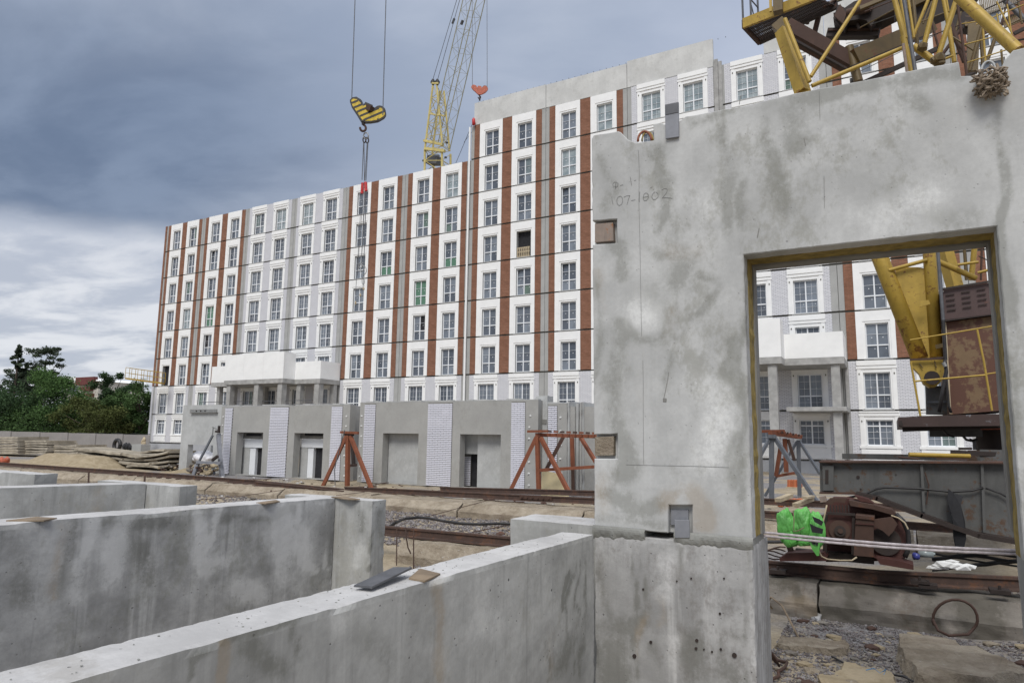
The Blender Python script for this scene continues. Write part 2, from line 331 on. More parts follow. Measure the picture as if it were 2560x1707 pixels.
# ------------------------------------------------------------------ mesh builder
WL = {}
def tag(o, label=None, cat=None, group=None, kind=None):
    if label: o['label'] = label
    if cat: o['category'] = cat
    if group: o['group'] = group
    if kind: o['kind'] = kind
    return o
def thing(name, loc, label, cat, group=None):
    o = bpy.data.objects.new(name, None); C.objects.link(o); o.location = loc; o.empty_display_size = .3
    WL[o.name] = Vector(loc)
    return tag(o, label, cat, group)
class MB:
    def __init__(s): s.v = []; s.f = []; s.m = []
    def add(s, vs, fs, m=0):
        k = len(s.v); s.v += [tuple(q) for q in vs]; s.f += [tuple(k + i for i in f) for f in fs]; s.m += [m] * len(fs)
        return s
    def box(s, x0, x1, y0, y1, z0, z1, m=0):
        return s.add([(x0, y0, z0), (x1, y0, z0), (x1, y1, z0), (x0, y1, z0), (x0, y0, z1), (x1, y0, z1), (x1, y1, z1), (x0, y1, z1)],
                     [(0, 3, 2, 1), (4, 5, 6, 7), (0, 1, 5, 4), (1, 2, 6, 5), (2, 3, 7, 6), (3, 0, 4, 7)], m)
    def beam(s, p0, p1, w_, h_, m=0, up=(0, 0, 1)):
        p0 = Vector(p0); p1 = Vector(p1); d = (p1 - p0).normalized(); u = Vector(up)
        a = d.cross(u)
        if a.length < 1e-3: a = d.cross(Vector((0, 1, 0)))
        a.normalize(); u = a.cross(d).normalized()
        a = a * w_ / 2; u = u * h_ / 2
        vs = [p + sa * a + su * u for p in (p0, p1) for sa, su in ((-1, -1), (1, -1), (1, 1), (-1, 1))]
        return s.add(vs, [(0, 1, 2, 3), (7, 6, 5, 4), (0, 4, 5, 1), (1, 5, 6, 2), (2, 6, 7, 3), (3, 7, 4, 0)], m)
    def path(s, pts, r, n=8, m=0, cap=True):
        pts = [Vector(p) for p in pts]; rs = r if isinstance(r, (list, tuple)) else [r] * len(pts)
        d = (pts[1] - pts[0]).normalized(); a = d.orthogonal().normalized(); rings = []
        for i, p in enumerate(pts):
            if i == 0: t = pts[1] - pts[0]
            elif i == len(pts) - 1: t = pts[i] - pts[i - 1]
            else: t = (pts[i + 1] - pts[i]).normalized() + (pts[i] - pts[i - 1]).normalized()
            t.normalize(); a = (a - a.dot(t) * t)
            if a.length < 1e-6: a = t.orthogonal()
            a.normalize(); bb = t.cross(a)
            rings.append([p + (a * cos(2 * pi * j / n) + bb * sin(2 * pi * j / n)) * rs[i] for j in range(n)])
        vs = [q for rg in rings for q in rg]; fs = []
        for i in range(len(pts) - 1):
            for j in range(n):
                fs.append((i * n + j, i * n + (j + 1) % n, (i + 1) * n + (j + 1) % n, (i + 1) * n + j))
        if cap: fs += [tuple(range(n))[::-1], tuple((len(pts) - 1) * n + j for j in range(n))]
        return s.add(vs, fs, m)
    def tube(s, p0, p1, r, n=10, m=0): return s.path([p0, p1], r, n, m)
    def prism(s, poly, off, m=0, mside=None):
        poly = [Vector(p) for p in poly]; off = Vector(off); n = len(poly)
        s.add(poly + [p + off for p in poly], [tuple(range(n)), tuple(range(2 * n - 1, n - 1, -1))], m)
        k = len(s.v) - 2 * n
        for i in range(n):
            s.f.append((k + i, k + n + i, k + n + (i + 1) % n, k + (i + 1) % n)); s.m.append(m if mside is None else mside)
        return s
    def rock(s, c, r, seed=0, m=0, sub=1, sq=(1, 1, 1)):
        import bmesh
        bm = bmesh.new(); bmesh.ops.create_icosphere(bm, subdivisions=sub, radius=1)
        vs = []
        for v in bm.verts:
            q = v.co * (1 + .45 * noise.noise(v.co * 1.3 + Vector((seed * 3.1, seed, 0))))
            vs.append(Vector(c) + Vector((q.x * r * sq[0], q.y * r * sq[1], q.z * r * sq[2])))
        fs = [tuple(v.index for v in f.verts) for f in bm.faces]; bm.free()
        return s.add(vs, fs, m)
    def build(s, name, mats, parent=None, smooth=False, origin=None, loc=None):
        """link the collected shapes as ONE mesh object; world coordinates unless loc is given"""
        xs = [v[0] for v in s.v]; ys = [v[1] for v in s.v]; zs = [v[2] for v in s.v]
        if loc is None:
            og = Vector(origin) if origin else Vector(((min(xs) + max(xs)) / 2, (min(ys) + max(ys)) / 2, min(zs)))
        else: og = Vector((0, 0, 0))
        me = bpy.data.meshes.new(name)
        me.from_pydata([(v[0] - og.x, v[1] - og.y, v[2] - og.z) for v in s.v], [], s.f)
        mats = [mats] if isinstance(mats, str) else mats
        for q in mats: me.materials.append(MATS[q])
        if len(mats) > 1: me.polygons.foreach_set('material_index', s.m)
        if smooth: me.polygons.foreach_set('use_smooth', [True] * len(me.polygons))
        me.validate(); me.update()
        o = bpy.data.objects.new(name, me); C.objects.link(o)
        wl = og if loc is None else Vector(loc)
        o.location = wl - (WL[parent.name] if parent else Vector((0, 0, 0)))
        if parent: o.parent = parent
        WL[o.name] = wl
        return o
def inst(proto, parent, wloc, scale=None, name=None):
    o = proto.copy(); C.objects.link(o)
    if name: o.name = name
    o.parent = parent; o.location = Vector(wloc) - (WL[parent.name] if parent else Vector((0, 0, 0)))
    if scale: o.scale = scale
    WL[o.name] = Vector(wloc)
    return o
def bev(o, wd=.01, seg=1):
    m = o.modifiers.new('bevel', 'BEVEL'); m.width = wd; m.segments = seg; m.limit_method = 'ANGLE'; m.angle_limit = radians(40)
    return o
def rough_box(x0, x1, y0, y1, z0, z1, step=.05, amp=.012, seed=0, shear=0.0, yref=0, zmin_fine=None):
    """a cast block with uneven faces and chipped edges"""
    mb = MB(); lo = (x0, y0, z0); hi = (x1, y1, z1)
    def disp(p):
        q = list(p); e = [0, 0, 0]
        for i in range(3):
            if abs(p[i] - lo[i]) < 1e-6: e[i] = 1
            elif abs(p[i] - hi[i]) < 1e-6: e[i] = -1
        cnt = sum(1 for k in e if k)
        v = Vector((p[0] + seed * 7.7, p[1] - seed * 3.3, p[2])); a = noise.noise(v * 4) * .5 + noise.noise(v * 15) * .5
        if cnt >= 2:
            chip = max(0, noise.noise(v * 5 + Vector((5, 5, 5))) * 1.6 - .35) * amp * 1.6 + amp * .2 + abs(noise.noise(v * 30)) * amp * .8
            for i in range(3): q[i] += e[i] * chip
        else:
            for i in range(3): q[i] += e[i] * a * amp * .45
        q[0] += shear * (q[1] - yref)
        return tuple(q)
    def lin(a, b_):
        n = max(1, int(round((b_ - a) / step))); return [a + (b_ - a) * i / n for i in range(n + 1)]
    L = [lin(lo[i], hi[i]) for i in range(3)]
    def face(ax, val, mat, flip):
        u, w_ = [i for i in range(3) if i != ax]; U = L[u]; W = L[w_]; vs = []
        for a in U:
            for c in W:
                p = [0, 0, 0]; p[ax] = val; p[u] = a; p[w_] = c; vs.append(disp(p))
        n = len(W); fs = []
        for i in range(len(U) - 1):
            for j in range(n - 1):
                f = (i * n + j, (i + 1) * n + j, (i + 1) * n + j + 1, i * n + j + 1); fs.append(f[::-1] if flip else f)
        mb.add(vs, fs, mat)
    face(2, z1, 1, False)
    face(0, x0, 0, True); face(0, x1, 0, False); face(1, y0, 0, False); face(1, y1, 0, True)
    return mb

def mark(o, strokes):
    """dirt with some painted shade (0), rust (1) and lime (2) stains traced on a wall: (channel, strength, width, [(x, y), ...])"""
    me = o.data; wl = WL[o.name]; n = len(me.vertices); col = me.color_attributes.new('marks', 'FLOAT_COLOR', 'POINT'); buf = [0.0] * (4 * n)
    bb = [(ch, st_, w_, pl, min(p[0] for p in pl) - 3 * w_, max(p[0] for p in pl) + 3 * w_, min(p[1] for p in pl) - 3 * w_, max(p[1] for p in pl) + 3 * w_) for ch, st_, w_, pl in strokes]
    for i, v in enumerate(me.vertices):
        p_ = v.co + wl; x, y = px(p_); gx = noise.noise(p_ * 2.6 + Vector((3, 7, 1))); x0_, y0_ = x, y
        x += 26 * noise.noise(p_ * 3.1) + 13 * noise.noise(p_ * 9 + Vector((1, 1, 1))); y += 20 * noise.noise(p_ * 3.1 + Vector((9, 2, 4))) + 12 * noise.noise(p_ * 9 + Vector((6, 0, 3)))
        if (p_ - CAMLOC).length < 2.2: x, y = x0_, y0_
        for ch, st_, w_, pl, xa, xb, ya, yb in bb:
            if xa < x < xb and ya < y < yb:
                d = 1e9
                for (x0, y0), (x1, y1) in zip(pl[:-1], pl[1:]):
                    dx, dy = x1 - x0, y1 - y0; t_ = max(0, min(1, ((x - x0) * dx + (y - y0) * dy) / (dx * dx + dy * dy + 1e-9)))
                    d = min(d, math.hypot(x - x0 - dx * t_, y - y0 - dy * t_))
                q_ = st_ * (.95 + 1.1 * gx) * (.55 * math.exp(-(d / w_) ** 2) + .45 * math.exp(-(d / (2.1 * w_)) ** 2)); buf[4 * i + ch] = max(buf[4 * i + ch], q_)
        buf[4 * i + 3] = 1
    col.data.foreach_set('color', buf)
def dice(o, step):
    """cut an object's big faces into a grid so that it can carry stains"""
    import bmesh
    bm = bmesh.new(); bm.from_mesh(o.data)
    xs = [v.co.x for v in bm.verts]; zs = [v.co.z for v in bm.verts]
    for ax, lo, hi in ((0, min(xs), max(xs)), (2, min(zs), max(zs))):
        k = lo + step
        while k < hi - step * .3:
            no = [0, 0, 0]; no[ax] = 1; co_ = [0, 0, 0]; co_[ax] = k
            fs = [f for f in bm.faces if abs(f.normal.y) > .9]
            es = list({e for f in fs for e in f.edges}); vs = list({v for f in fs for v in f.verts})
            bmesh.ops.bisect_plane(bm, geom=fs + es + vs, plane_co=co_, plane_no=no, dist=1e-5); k += step
    bm.to_mesh(o.data); bm.free(); o.data.update()

# ================================================================== SETTING
g = MB(); nx, ny = 60, 60
g.add([(-1500, -1500, -.03), (1500, -1500, -.03), (1500, 1500, -.03), (-1500, 1500, -.03)], [(0, 1, 2, 3)])
xs_ = [-50 + 62 * i / 310 for i in range(311)]; ys_ = [2 + 44 * j / 200 for j in range(201)]
vs = []
for x in xs_:
    for y in ys_:
        e = min(1, min(x + 50, 12 - x, y - 2 + .001, 46 - y) / 2.0); e = max(0, e)
        vs.append((x, y, -.03 + e * (.03 + .05 * noise.noise(Vector((x * .5, y * .5, 0))) + .035 * noise.noise(Vector((x * 2.3, y * 2.3, 3))))))
n_ = len(ys_); fs = [(i * n_ + j, (i + 1) * n_ + j, (i + 1) * n_ + j + 1, i * n_ + j + 1) for i in range(len(xs_) - 1) for j in range(n_ - 1)]
g.add(vs, fs)
gr = g.build('ground', 'ground', smooth=True); gr['kind'] = 'structure'
def gz(x, y): return .05 * noise.noise(Vector((x * .5, y * .5, 0))) + .035 * noise.noise(Vector((x * 2.3, y * 2.3, 3)))

def stones(name, regions, label_kind='stuff'):
    import bmesh
    protos = []
    for k in range(5):
        m_ = MB().rock((0, 0, 0), 1, seed=k + 1, sub=1, sq=(1, .8, .6)); protos.append((m_.v, m_.f))
    mb = MB()
    for (x0, x1, y0, y1, n, r0, r1) in regions:
        for i in range(n):
            x = random.uniform(x0, x1); y = random.uniform(y0, y1); r = random.uniform(r0, r1) * random.choice((.6, 1, 1))
            vs_, fs_ = random.choice(protos); a = random.uniform(0, 6.3); ca, sa = cos(a), sin(a); t = random.uniform(-.6, .6)
            z = gz(x, y) + r * .25
            mb.add([(x + (v[0] * ca - v[1] * sa) * r, y + (v[0] * sa + v[1] * ca) * r, z + (v[2] + v[0] * t) * r) for v in vs_], fs_)
    o = mb.build(name, 'gravel'); o['kind'] = 'stuff'
    return tag(o, 'grey crushed gravel spread over the ground between the rails and the walls', 'gravel')
stones('gravel', [(-1.1, 3.2, 5.9, 8.75, 20000, .008, .019), (-1.1, 3.2, 9.7, 12, 2500, .015, .03), (-12, -3.4, 10.0, 15.2, 9000, .02, .045), (-6.5, -2.6, 6.8, 8.8, 3500, .014, .028), (-26, -9, 10.5, 15, 4000, .03, .05)])


# ================================================================== BUILDINGS
FY = 45.45; ZR = 24.73
JX = [-69.64, -63.34, -56.5, -49.75, -43.1, -36.25, -29.44, -22.47, -15.75, -9.05, -2.35, 4.35, 11.1]
PW = 6.8
OPEN_A = ((1.36, 2.62), (4.36, 5.62)); OPEN_B = ((1.12, 2.55), (4.22, 5.65))
def panel_proto(kind, grey=False):
    """one storey-high facade panel, local: x 0..PW, y 0 = face, z 0..3"""
    op = OPEN_A if kind == 'brick' else OPEN_B
    z0, z1 = (.10, 2.24)
    if kind == 'f2': z1 = 2.28; z0 = .12
    if kind == 'f1': z0, z1 = .98, 2.48
    mb = MB()
    xs = [0, op[0][0], op[0][1], op[1][0], op[1][1], PW]
    for a, b_ in ((0, 1), (2, 3), (4, 5)): mb.box(xs[a], xs[b_], 0, .3, .12, 2.995, 0)
    for a in (1, 3):
        mb.box(xs[a], xs[a + 1], 0, .3, z1, 2.995, 1)
        if z0 > .1: mb.box(xs[a], xs[a + 1], 0, .3, .09, z0, 1)
    mb.box(0, PW, .07, .34, -.01, .12, 3)                        # recessed joint
    fr = 1
    for (a, b_) in op:
        sx0, sx1 = a - .50, b_ + .36
        if kind != 'brick': sx0, sx1 = a - .33, b_ + .33
        t = .07
        if kind == 'brick':
            mb.box(sx0, a - .12, -t, .0, .09, 2.99, fr); mb.box(b_ + .10, sx1, -t, 0, .09, 2.99, fr); mb.box(a - .12, b_ + .10, -t, 0, z1 + .12, 2.99, fr)
            mb.box(a - .12, a, -t + .035, 0, .09, z1 + .12, fr); mb.box(b_, b_ + .10, -t + .035, 0, .09, z1 + .12, fr); mb.box(a, b_, -t + .035, 0, z1, z1 + .12, fr)
        else:
            zt = z1 + .22
            mb.box(sx0, a - .1, -t, 0, .09 if kind != 'f1' else .5, zt, fr); mb.box(b_ + .1, sx1, -t, 0, .09 if kind != 'f1' else .5, zt, fr)
            mb.box(a - .1, a, -t + .03, 0, z0, zt, fr); mb.box(b_, b_ + .1, -t + .03, 0, z0, zt, fr); mb.box(a, b_, -t + .03, 0, z1, zt, fr)
            mb.box(sx0 - .05, sx1 + .05, -t - .03, 0, zt, zt + .14, fr); mb.box(sx0 - .02, sx1 + .02, -t, 0, zt + .14, zt + .20, fr)
            mb.box(sx0 - .02, sx1 + .02, -t - .06, 0, zt + .20, 2.99, fr)
            if kind == 'f1':
                mb.box(sx0 - .08, sx1 + .08, -.11, 0, .82, .97, fr); mb.box(sx0, sx1, -.05, 0, .14, .8, fr); mb.box(sx0 + .12, sx1 - .12, -.075, 0, .22, .72, fr)
            for q in (sx0 + .08, sx1 - .14): mb.box(q, q + .06, -t - .03, -t + .01, zt - .35, zt - .25, 3)
        if kind != 'f1': mb.box(a - .14, b_ + .14, -.11, .02, .035, .10, 4)      # sill
    # infill between the surrounds: brick, or plain grey render
    ed = [(.32, op[0][0] - (.5 if kind == 'brick' else .33)), (op[0][1] + (.36 if kind == 'brick' else .33), op[1][0] - (.5 if kind == 'brick' else .33)), (op[1][1] + (.36 if kind == 'brick' else .33), 6.48 if kind == 'brick' else 6.4)]
    for a, b_ in ed: mb.box(a + .005, b_ - .005, -.035, 0, .11, 2.985, 2)
    if kind == 'f1': mb.box(.32, 6.4, -.03, 0, .11, .13, 2)
    return mb, (['conc_plain', 'white_paint', 'brick_red' if kind == 'brick' else ('render_grey' if grey else 'brick_white'), 'joint_dark', 'sill'])
def window_frame_mesh(wd, h, style, pale=False):
    """frame and mullions, local: x 0..wd, z 0..h, outer face y=0 ; returns frame MB and list of pane rectangles"""
    mb = MB(); t = .065; d = .07
    mb.box(0, t, 0, d, 0, h); mb.box(wd - t, wd, 0, d, 0, h); mb.box(t, wd - t, 0, d, 0, t); mb.box(t, wd - t, 0, d, h - t, h)
    mx = wd / 2; zt = h * .38 if style != 'f1' else h * .76
    mb.box(mx - t * .6, mx + t * .6, -.01, d, t, h - t)
    mb.box(t, wd - t, -.012, d, zt - t * .55, zt + t * .55)
    panes = []
    for (xa, xb) in ((t, mx - t * .6), (mx + t * .6, wd - t)):
        panes += [(xa, xb, t, zt - t * .55), (xa, xb, zt + t * .55, h - t)]
        g_ = .011 if style == 'grid' else .016
        if style == 'brick':
            z = zt + (h - zt) * .50; mb.box(xa, xb, .015, d, z - g_ / 2, z + g_ / 2)
        elif style == 'grid':
            xm = (xa + xb) / 2; mb.box(xm - g_ / 2, xm + g_ / 2, .015, d, t, zt - .03); mb.box(xm - g_ / 2, xm + g_ / 2, .015, d, zt + .03, h - t)
            for k in (1, 2):
                z = zt + (h - zt) * k / 3; mb.box(xa, xb, .018, d, z - g_ / 2, z + g_ / 2)
            mb.box(xa, xb, .018, d, zt * .52 - g_ / 2, zt * .52 + g_ / 2)
        elif style == 'f1':
            xm = (xa + xb) / 2; mb.box(xm - g_ / 2, xm + g_ / 2, .015, d, t, h - t)
            for k in (1, 2): mb.box(xa, xb, .018, d, t + (zt - t) * k / 3 - g_ / 2, t + (zt - t) * k / 3 + g_ / 2)
        # protective sticker dots on the glass
        mb.box((xa + xb) / 2 - .02, (xa + xb) / 2 + .03, .036, .042, zt + (h - zt) * .33, zt + (h - zt) * .33 + .05, 1)
        mb.box(xb - .14, xb - .10, .036, .042, zt * .72, zt * .72 + .04, 1)
    return mb, panes
PROT = {}
for nm, kw in (('brick', ('brick', False)), ('grid', ('grid', True)), ('gridb', ('grid', False)), ('f2', ('f2', False)), ('f2g', ('f2', True)), ('f1', ('f1', False)), ('f1g', ('f1', True))):
    mb, mats = panel_proto(*kw)
    PROT[nm] = mb.build('wall_panel', mats, loc=(0, 0, 0))
WST = {}
for st, (wd, h) in dict(brick=(1.26, 2.14), grid=(1.43, 2.14), f2=(1.43, 2.16), f1=(1.43, 1.5)).items():
    mb, panes = window_frame_mesh(wd, h, {'brick': 'brick', 'grid': 'grid', 'f2': 'grid', 'f1': 'f1'}[st])
    fr = mb.build('window', ['pvc', 'sticker'], loc=(0, 0, 0))
    pl = []
    for (a, b_, c, d) in panes:
        pm = MB().box(a - .005, b_ + .005, .045, .06, c - .005, d + .005); pl.append(pm.build('pane', 'glass', loc=(0, 0, 0)))
    am = MB().box(.06, wd - .06, .045, .06, .06, h - .06).build('pane', 'glass', loc=(0, 0, 0))
    WST[st] = (fr, pl, am, h)
for o in list(PROT.values()) + [q for v in WST.values() for q in [v[0], v[2]] + v[1]]: C.objects.unlink(o)
POLY_HIDE = [(1486, 340), (2560, 120), (2560, 600), (1880, 620), (1880, 1707), (1486, 1707)]
def hidden_px(p):
    x, y = px(p)
    if x < -20 or x > 2580 or y < -20 or y > 1720: return True
    if 1500 < x < 1850 and y > 380: return True
    if 1850 < x < 2480 and 250 < y < 590: return True
    if x > 2500 and y > 180: return True
    return False
pale_set = {}
def add_window(b_obj, style, X, Z, ox, z0, full, flag=None, sx=1.0):
    fr, pl, am, h = WST[style]; p = Vector((X + ox, FY + .13, Z + z0))
    f = inst(fr, b_obj, p, (sx, 1, 1), 'window')
    def pane(proto, loc=None, **k):
        q = inst(proto, f, loc or p, None, 'pane')
        q.location = (Vector(loc) - p) if loc else Vector((0, 0, 0))
        return q
    if flag == 'missing': bpy.data.objects.remove(f); return None
    if not full:
        pane(am); return f
    for i, q in enumerate(pl):
        o = pane(q)
        if flag == 'pale': o.data = q.data.copy(); o.data.materials[0] = MATS['glass_pale']
        if flag == 'green' or (flag == 'green_low' and i in (0, 2)): o.data = q.data.copy(); o.data.materials[0] = MATS['glass_green']
        if flag == 'tilt' and i == 1:       # upper left sash tipped inward
            o.rotation_euler = (radians(-6), 0, 0); o.location = Vector((0, -.075, 0))
        if flag == 'dark' and i == 3: o.data = q.data.copy(); o.data.materials[0] = MATS['interior']
        if flag == 'darkl' and i == 1: o.data = q.data.copy(); o.data.materials[0] = MATS['interior']
    return f

def building(label, k0, k1, top_levels, kinds, base_z=.73, extra=None):
    X0, X1 = JX[k0], JX[k1]; t = thing('apartment_building', ((X0 + X1) / 2, FY + 7, 0), label, 'apartment building')
    ztop = ZR + 3 * top_levels
    body = MB().box(X0 + .02, X1 - .02, FY + .34, FY + 14, 0, ztop - .02).build('building_core', 'interior', t)
    MB().box(X0 + .02, X1 - .02, FY + .36, FY + 14.1, ztop - .02, ztop + .12).build('roof', 'conc_plain', t)
    MB().box(X0 + .01, X1 - .01, FY - .05, FY + .36, -.2, base_z - .02).build('plinth', 'plinth', t)
    for k in range(k0, k1):
        X = JX[k]; wdt = JX[k + 1] - X; sx = (wdt - .03) / PW
        for lv in range(-top_levels, 8):                    # lv = storeys below the low roof
            Z = ZR - 3 * (lv + 1)
            kd = kinds(k, lv)
            pr_ = inst(PROT[kd], t, (X + .015, FY, Z), (sx, 1, 1), 'wall_panel')
            st = {'brick': 'brick', 'grid': 'grid', 'gridb': 'grid', 'f2': 'f2', 'f2g': 'f2', 'f1': 'f1', 'f1g': 'f1'}[kd]
            op = OPEN_A if st == 'brick' else OPEN_B; z0 = {'brick': .10, 'grid': .10, 'f2': .12, 'f1': .98}[st]
            for wi in (0, 1):
                fl = FLAGS.get((k, lv, wi)); full = not hidden_px((X + op[wi][0] * sx + .6, FY, Z + 1.3))
                add_window(t, st, X + .015, Z, op[wi][0] * sx, z0, full, fl, sx)
    return t
FLAGS = {(1, 1, 0): 'tilt', (1, 3, 1): 'tilt', (1, 3, 0): 'green', (1, 4, 0): 'darkl', (0, 5, 0): 'missing', (3, 0, 0): 'pale', (2, 0, 1): 'pale', (3, 2, 1): 'tilt', (0, 3, 1): 'pale',
         (5, 3, 0): 'green', (5, 4, 0): 'dark', (4, 2, 1): 'green_low', (7, 1, 0): 'tilt', (6, 2, 1): 'missing', (7, 3, 0): 'tilt', (6, 3, 1): 'tilt', (7, 2, 0): None, (5, 0, 1): 'pale', (5, 2, 1): 'green_low',
         (7, 0, 0): 'pale', (7, -1, 1): 'pale', (8, -1, 0): 'pale', (8, -1, 1): 'pale', (9, -1, 0): 'pale', (9, -1, 1): None, (1, 5, 0): 'tilt'}
def kd_low(k, lv):
    if lv == 7: return 'f1g'
    if lv == 6: return 'f2g' if k < 4 else 'f2'
    return 'grid' if k in (2, 3) else 'brick'
def kd_mid(k, lv):
    if lv == 7: return 'f1'
    if lv == 6: return 'f2'
    return 'gridb' if k == 8 else 'brick'
def kd_right(k, lv):
    if lv == 7: return 'f1'
    if lv == 6: return 'f2'
    return 'gridb' if k == 9 else 'brick'
low = building('long low wing of the white and red brick apartment block, left of the drain pipe', 0, 6, 0, kd_low)
mid = building('taller middle apartment block with white surrounds and red brick under a bare concrete parapet', 6, 9, 1, kd_mid)
rgt = building('white and red brick apartment block seen through the doorway behind the yellow crane', 9, 12, 1, kd_right)
# the low wing's end wall and the strip of brick at its corner
MB().box(JX[0] - .30, JX[0], FY - .03, FY + 14, 6.8, ZR).build('end_wall', 'brick_red', low)
MB().box(JX[0] - .30, JX[0], FY - .03, FY + 14, .72, 6.78).build('end_wall', 'render_grey', low)
# parapets
def ppan(t, X0, X1, z0, z1): return MB().box(X0 + .02, X1 - .02, FY - .02, FY + .22, z0 + .03, z1).build('parapet_panel', 'conc_parapet', t)
ppan(mid, JX[6] + .25, JX[7], 27.73, 29.72); ppan(mid, JX[7], JX[8], 27.73, 29.68); ppan(mid, JX[8], -9.42, 27.73, 29.85)
ppan(rgt, -6.1, JX[10], 27.73, 30.3); ppan(rgt, JX[10], JX[11], 27.73, 30.3); ppan(rgt, JX[11], JX[12], 27.73, 30.3)
for k, t in ((6, mid), (7, mid)):
    pass
mbp = MB().box(-9.40, -9.12, FY - .12, FY + .02, 0, 28.2).box(-9.10, -8.86, FY - .08, FY + .02, 0, 28.0)
mbp.build('pier', 'pillar_conc', mid)
pipe = MB().path([(JX[6] - .06, FY - .14, 2.9), (JX[6] - .06, FY - .14, 27.6)], .085, 10); pipe.build('drain_pipe', 'white_paint', mid)
rb = MB()
for i in range(40):
    x = JX[6] + .6 + i * .52; rb.box(x, x + .03, FY, FY + .03, 29.7, 29.78)
for i in range(18):
    x = JX[0] + 1 + i * 2.25; rb.box(x, x + .04, FY + .1, FY + .14, ZR - .02, ZR + .10)
rb.build('lifting_loop', 'rust_dark', low)
for k in range(1, 12):                                     # a dark strip set back in each vertical joint
    t = low if k < 6 else (mid if k < 9 else rgt)
    zt = ZR if k < 6 else ZR + 3
    if k in (6,): zt = ZR
    MB().box(JX[k] - .012, JX[k] + .012, FY + .08, FY + .3, .7, zt - .02).build('joint', 'joint_dark', t)
# pallet barrier in the missing window of the middle block
pb = thing('pallet', (JX[6] + 5, FY + .1, ZR - 9 + .12), 'wooden pallet standing in the empty window opening of the tall block', 'pallet')
X = JX[6] + .015 + 4.36
for i in range(7): MB().box(X + .1 + i * .165, X + .19 + i * .165, FY + .08, FY + .11, ZR - 9 + .13, ZR - 9 + .13 + .82).build('slat', 'wood_pale', pb)
for z in (.05, .42, .74): MB().box(X + .08, X + 1.2, FY + .115, FY + .20, ZR - 9 + .13 + z, ZR - 9 + .13 + z + .09).build('rail', 'wood_pale', pb)

def balcony(t, XL, XR, YB, XAl, XAr, YA, ztopB, ztopA, seams=5):
    """two-depth balcony: outer plane YA between XAl..XAr, inner plane YB on both sides"""
    z0, zs = 6.28, 6.66
    sl_ = MB()
    out = [(XL, FY - .1), (XL, YB), (XAl, YB), (XAl, YA), (XAr, YA), (XAr, YB), (XR, YB), (XR, FY - .1)]
    sl_.prism([(x, y, z0) for x, y in out], (0, 0, zs - z0)).build('slab', 'pillar_conc', t)
    def par(p, q, zt):
        (x0, y0), (x1, y1) = p, q; n = max(1, int(math.hypot(x1 - x0, y1 - y0) / 2.5 + .5))
        for i in range(n):
            a = (x0 + (x1 - x0) * i / n, y0 + (y1 - y0) * i / n); b_ = (x0 + (x1 - x0) * (i + 1) / n, y0 + (y1 - y0) * (i + 1) / n)
            d = Vector((b_[0] - a[0], b_[1] - a[1], 0)).normalized() * .006
            zz = zt + .02 * (i % 2)
            MB().beam((a[0] + d.x, a[1] + d.y, (zs + .01 + zz) / 2), (b_[0] - d.x, b_[1] - d.y, (zs + .01 + zz) / 2), .12, zz - zs - .01).build('parapet', 'white_paint', t)
    e = .062
    par((XL + e, FY - .12), (XL + e, YB + 2 * e), ztopB); par((XL, YB + e), (XAl - .005, YB + e), ztopB); par((XAl + e, YB), (XAl + e, YA + 2 * e + .01), ztopA); par((XAl, YA + e), (XAr, YA + e), ztopA)
    par((XAr - e, YA + 2 * e + .01), (XAr - e, YB), ztopA); par((XAr + .005, YB + e), (XR, YB + e), ztopB); par((XR - e, YB + 2 * e), (XR - e, FY - .12), ztopB)
balcony(low, -57.0, -42.75, 42.96, -53.4, -45.8, 41.6, 8.22, 9.0)
for (x, y, w_) in ((-56.3, 43.5, .4), (-54.2, 43.4, .45), (-52.9, 42.0, .5), (-49.2, 42.0, .55), (-46.25, 42.0, .55), (-45.5, 43.4, .5), (-43.2, 43.3, .55), (-43.0, 44.9, .4), (-49.8, 45.1, .4), (-51.9, 45.1, .4)):
    MB().box(x - w_ / 2, x + w_ / 2, y - w_ / 2, y + w_ / 2, 0, 6.27).build('column', 'pillar_conc', low)
MB().box(-57, -42.75, 42.2, 42.3, 4.4, 4.45).box(-57, -42.75, 42.2, 42.3, 4.75, 4.8).build('railing', 'steel_grey', low)
balcony(rgt, -8.9, -2.06, 42.22, -8.85, -5.2, 40.95, 8.12, 8.88)
for (x, y, w_) in ((-5.75, 41.35, .48), (-2.55, 42.6, .45), (-8.2, 41.35, .48)):
    MB().box(x - w_ / 2, x + w_ / 2, y - w_ / 2, y + w_ / 2, 0, 6.27).build('column', 'pillar_conc', rgt)
MB().box(-5.2, -2.06, 42.1, FY - .08, 3.62, 3.86).build('slab', 'pillar_conc', rgt)
MB().box(-2.2, -2.02, FY - .3, FY - .1, 0, 6.27).build('gutter_pipe', 'pillar_conc', rgt)

# cradle platform hanging at the left corner
cr = thing('hanging_platform', at(378, 960, Y=FY - 1.2), 'yellow suspended work platform hanging off the left corner of the low wing', 'work platform')
p0 = at(322, 949, Y=42.5); p1 = at(412, 961, Y=44.6)
dv = (p1 - p0); dv.z = 0; sdv = Vector((-dv.y, dv.x, 0)).normalized() * -.9
MB().prism([p0, p1, p1 + sdv, p0 + sdv], (0, 0, .16)).build('deck', 'crane_yellow', cr)
for off in (Vector((0, 0, 0)), sdv):
    for i in range(7):
        q = p0.lerp(p1, i / 6) + off + Vector((0, 0, .16)); MB().tube(q, q + Vector((0, 0, 1.05)), .025, 6).build('post', 'crane_yellow', cr)
    for h in (.55, 1.1): MB().tube(p0 + off + Vector((0, 0, h + .1)), p1 + off + Vector((0, 0, h + .1)), .022, 6).build('rail', 'crane_yellow', cr)

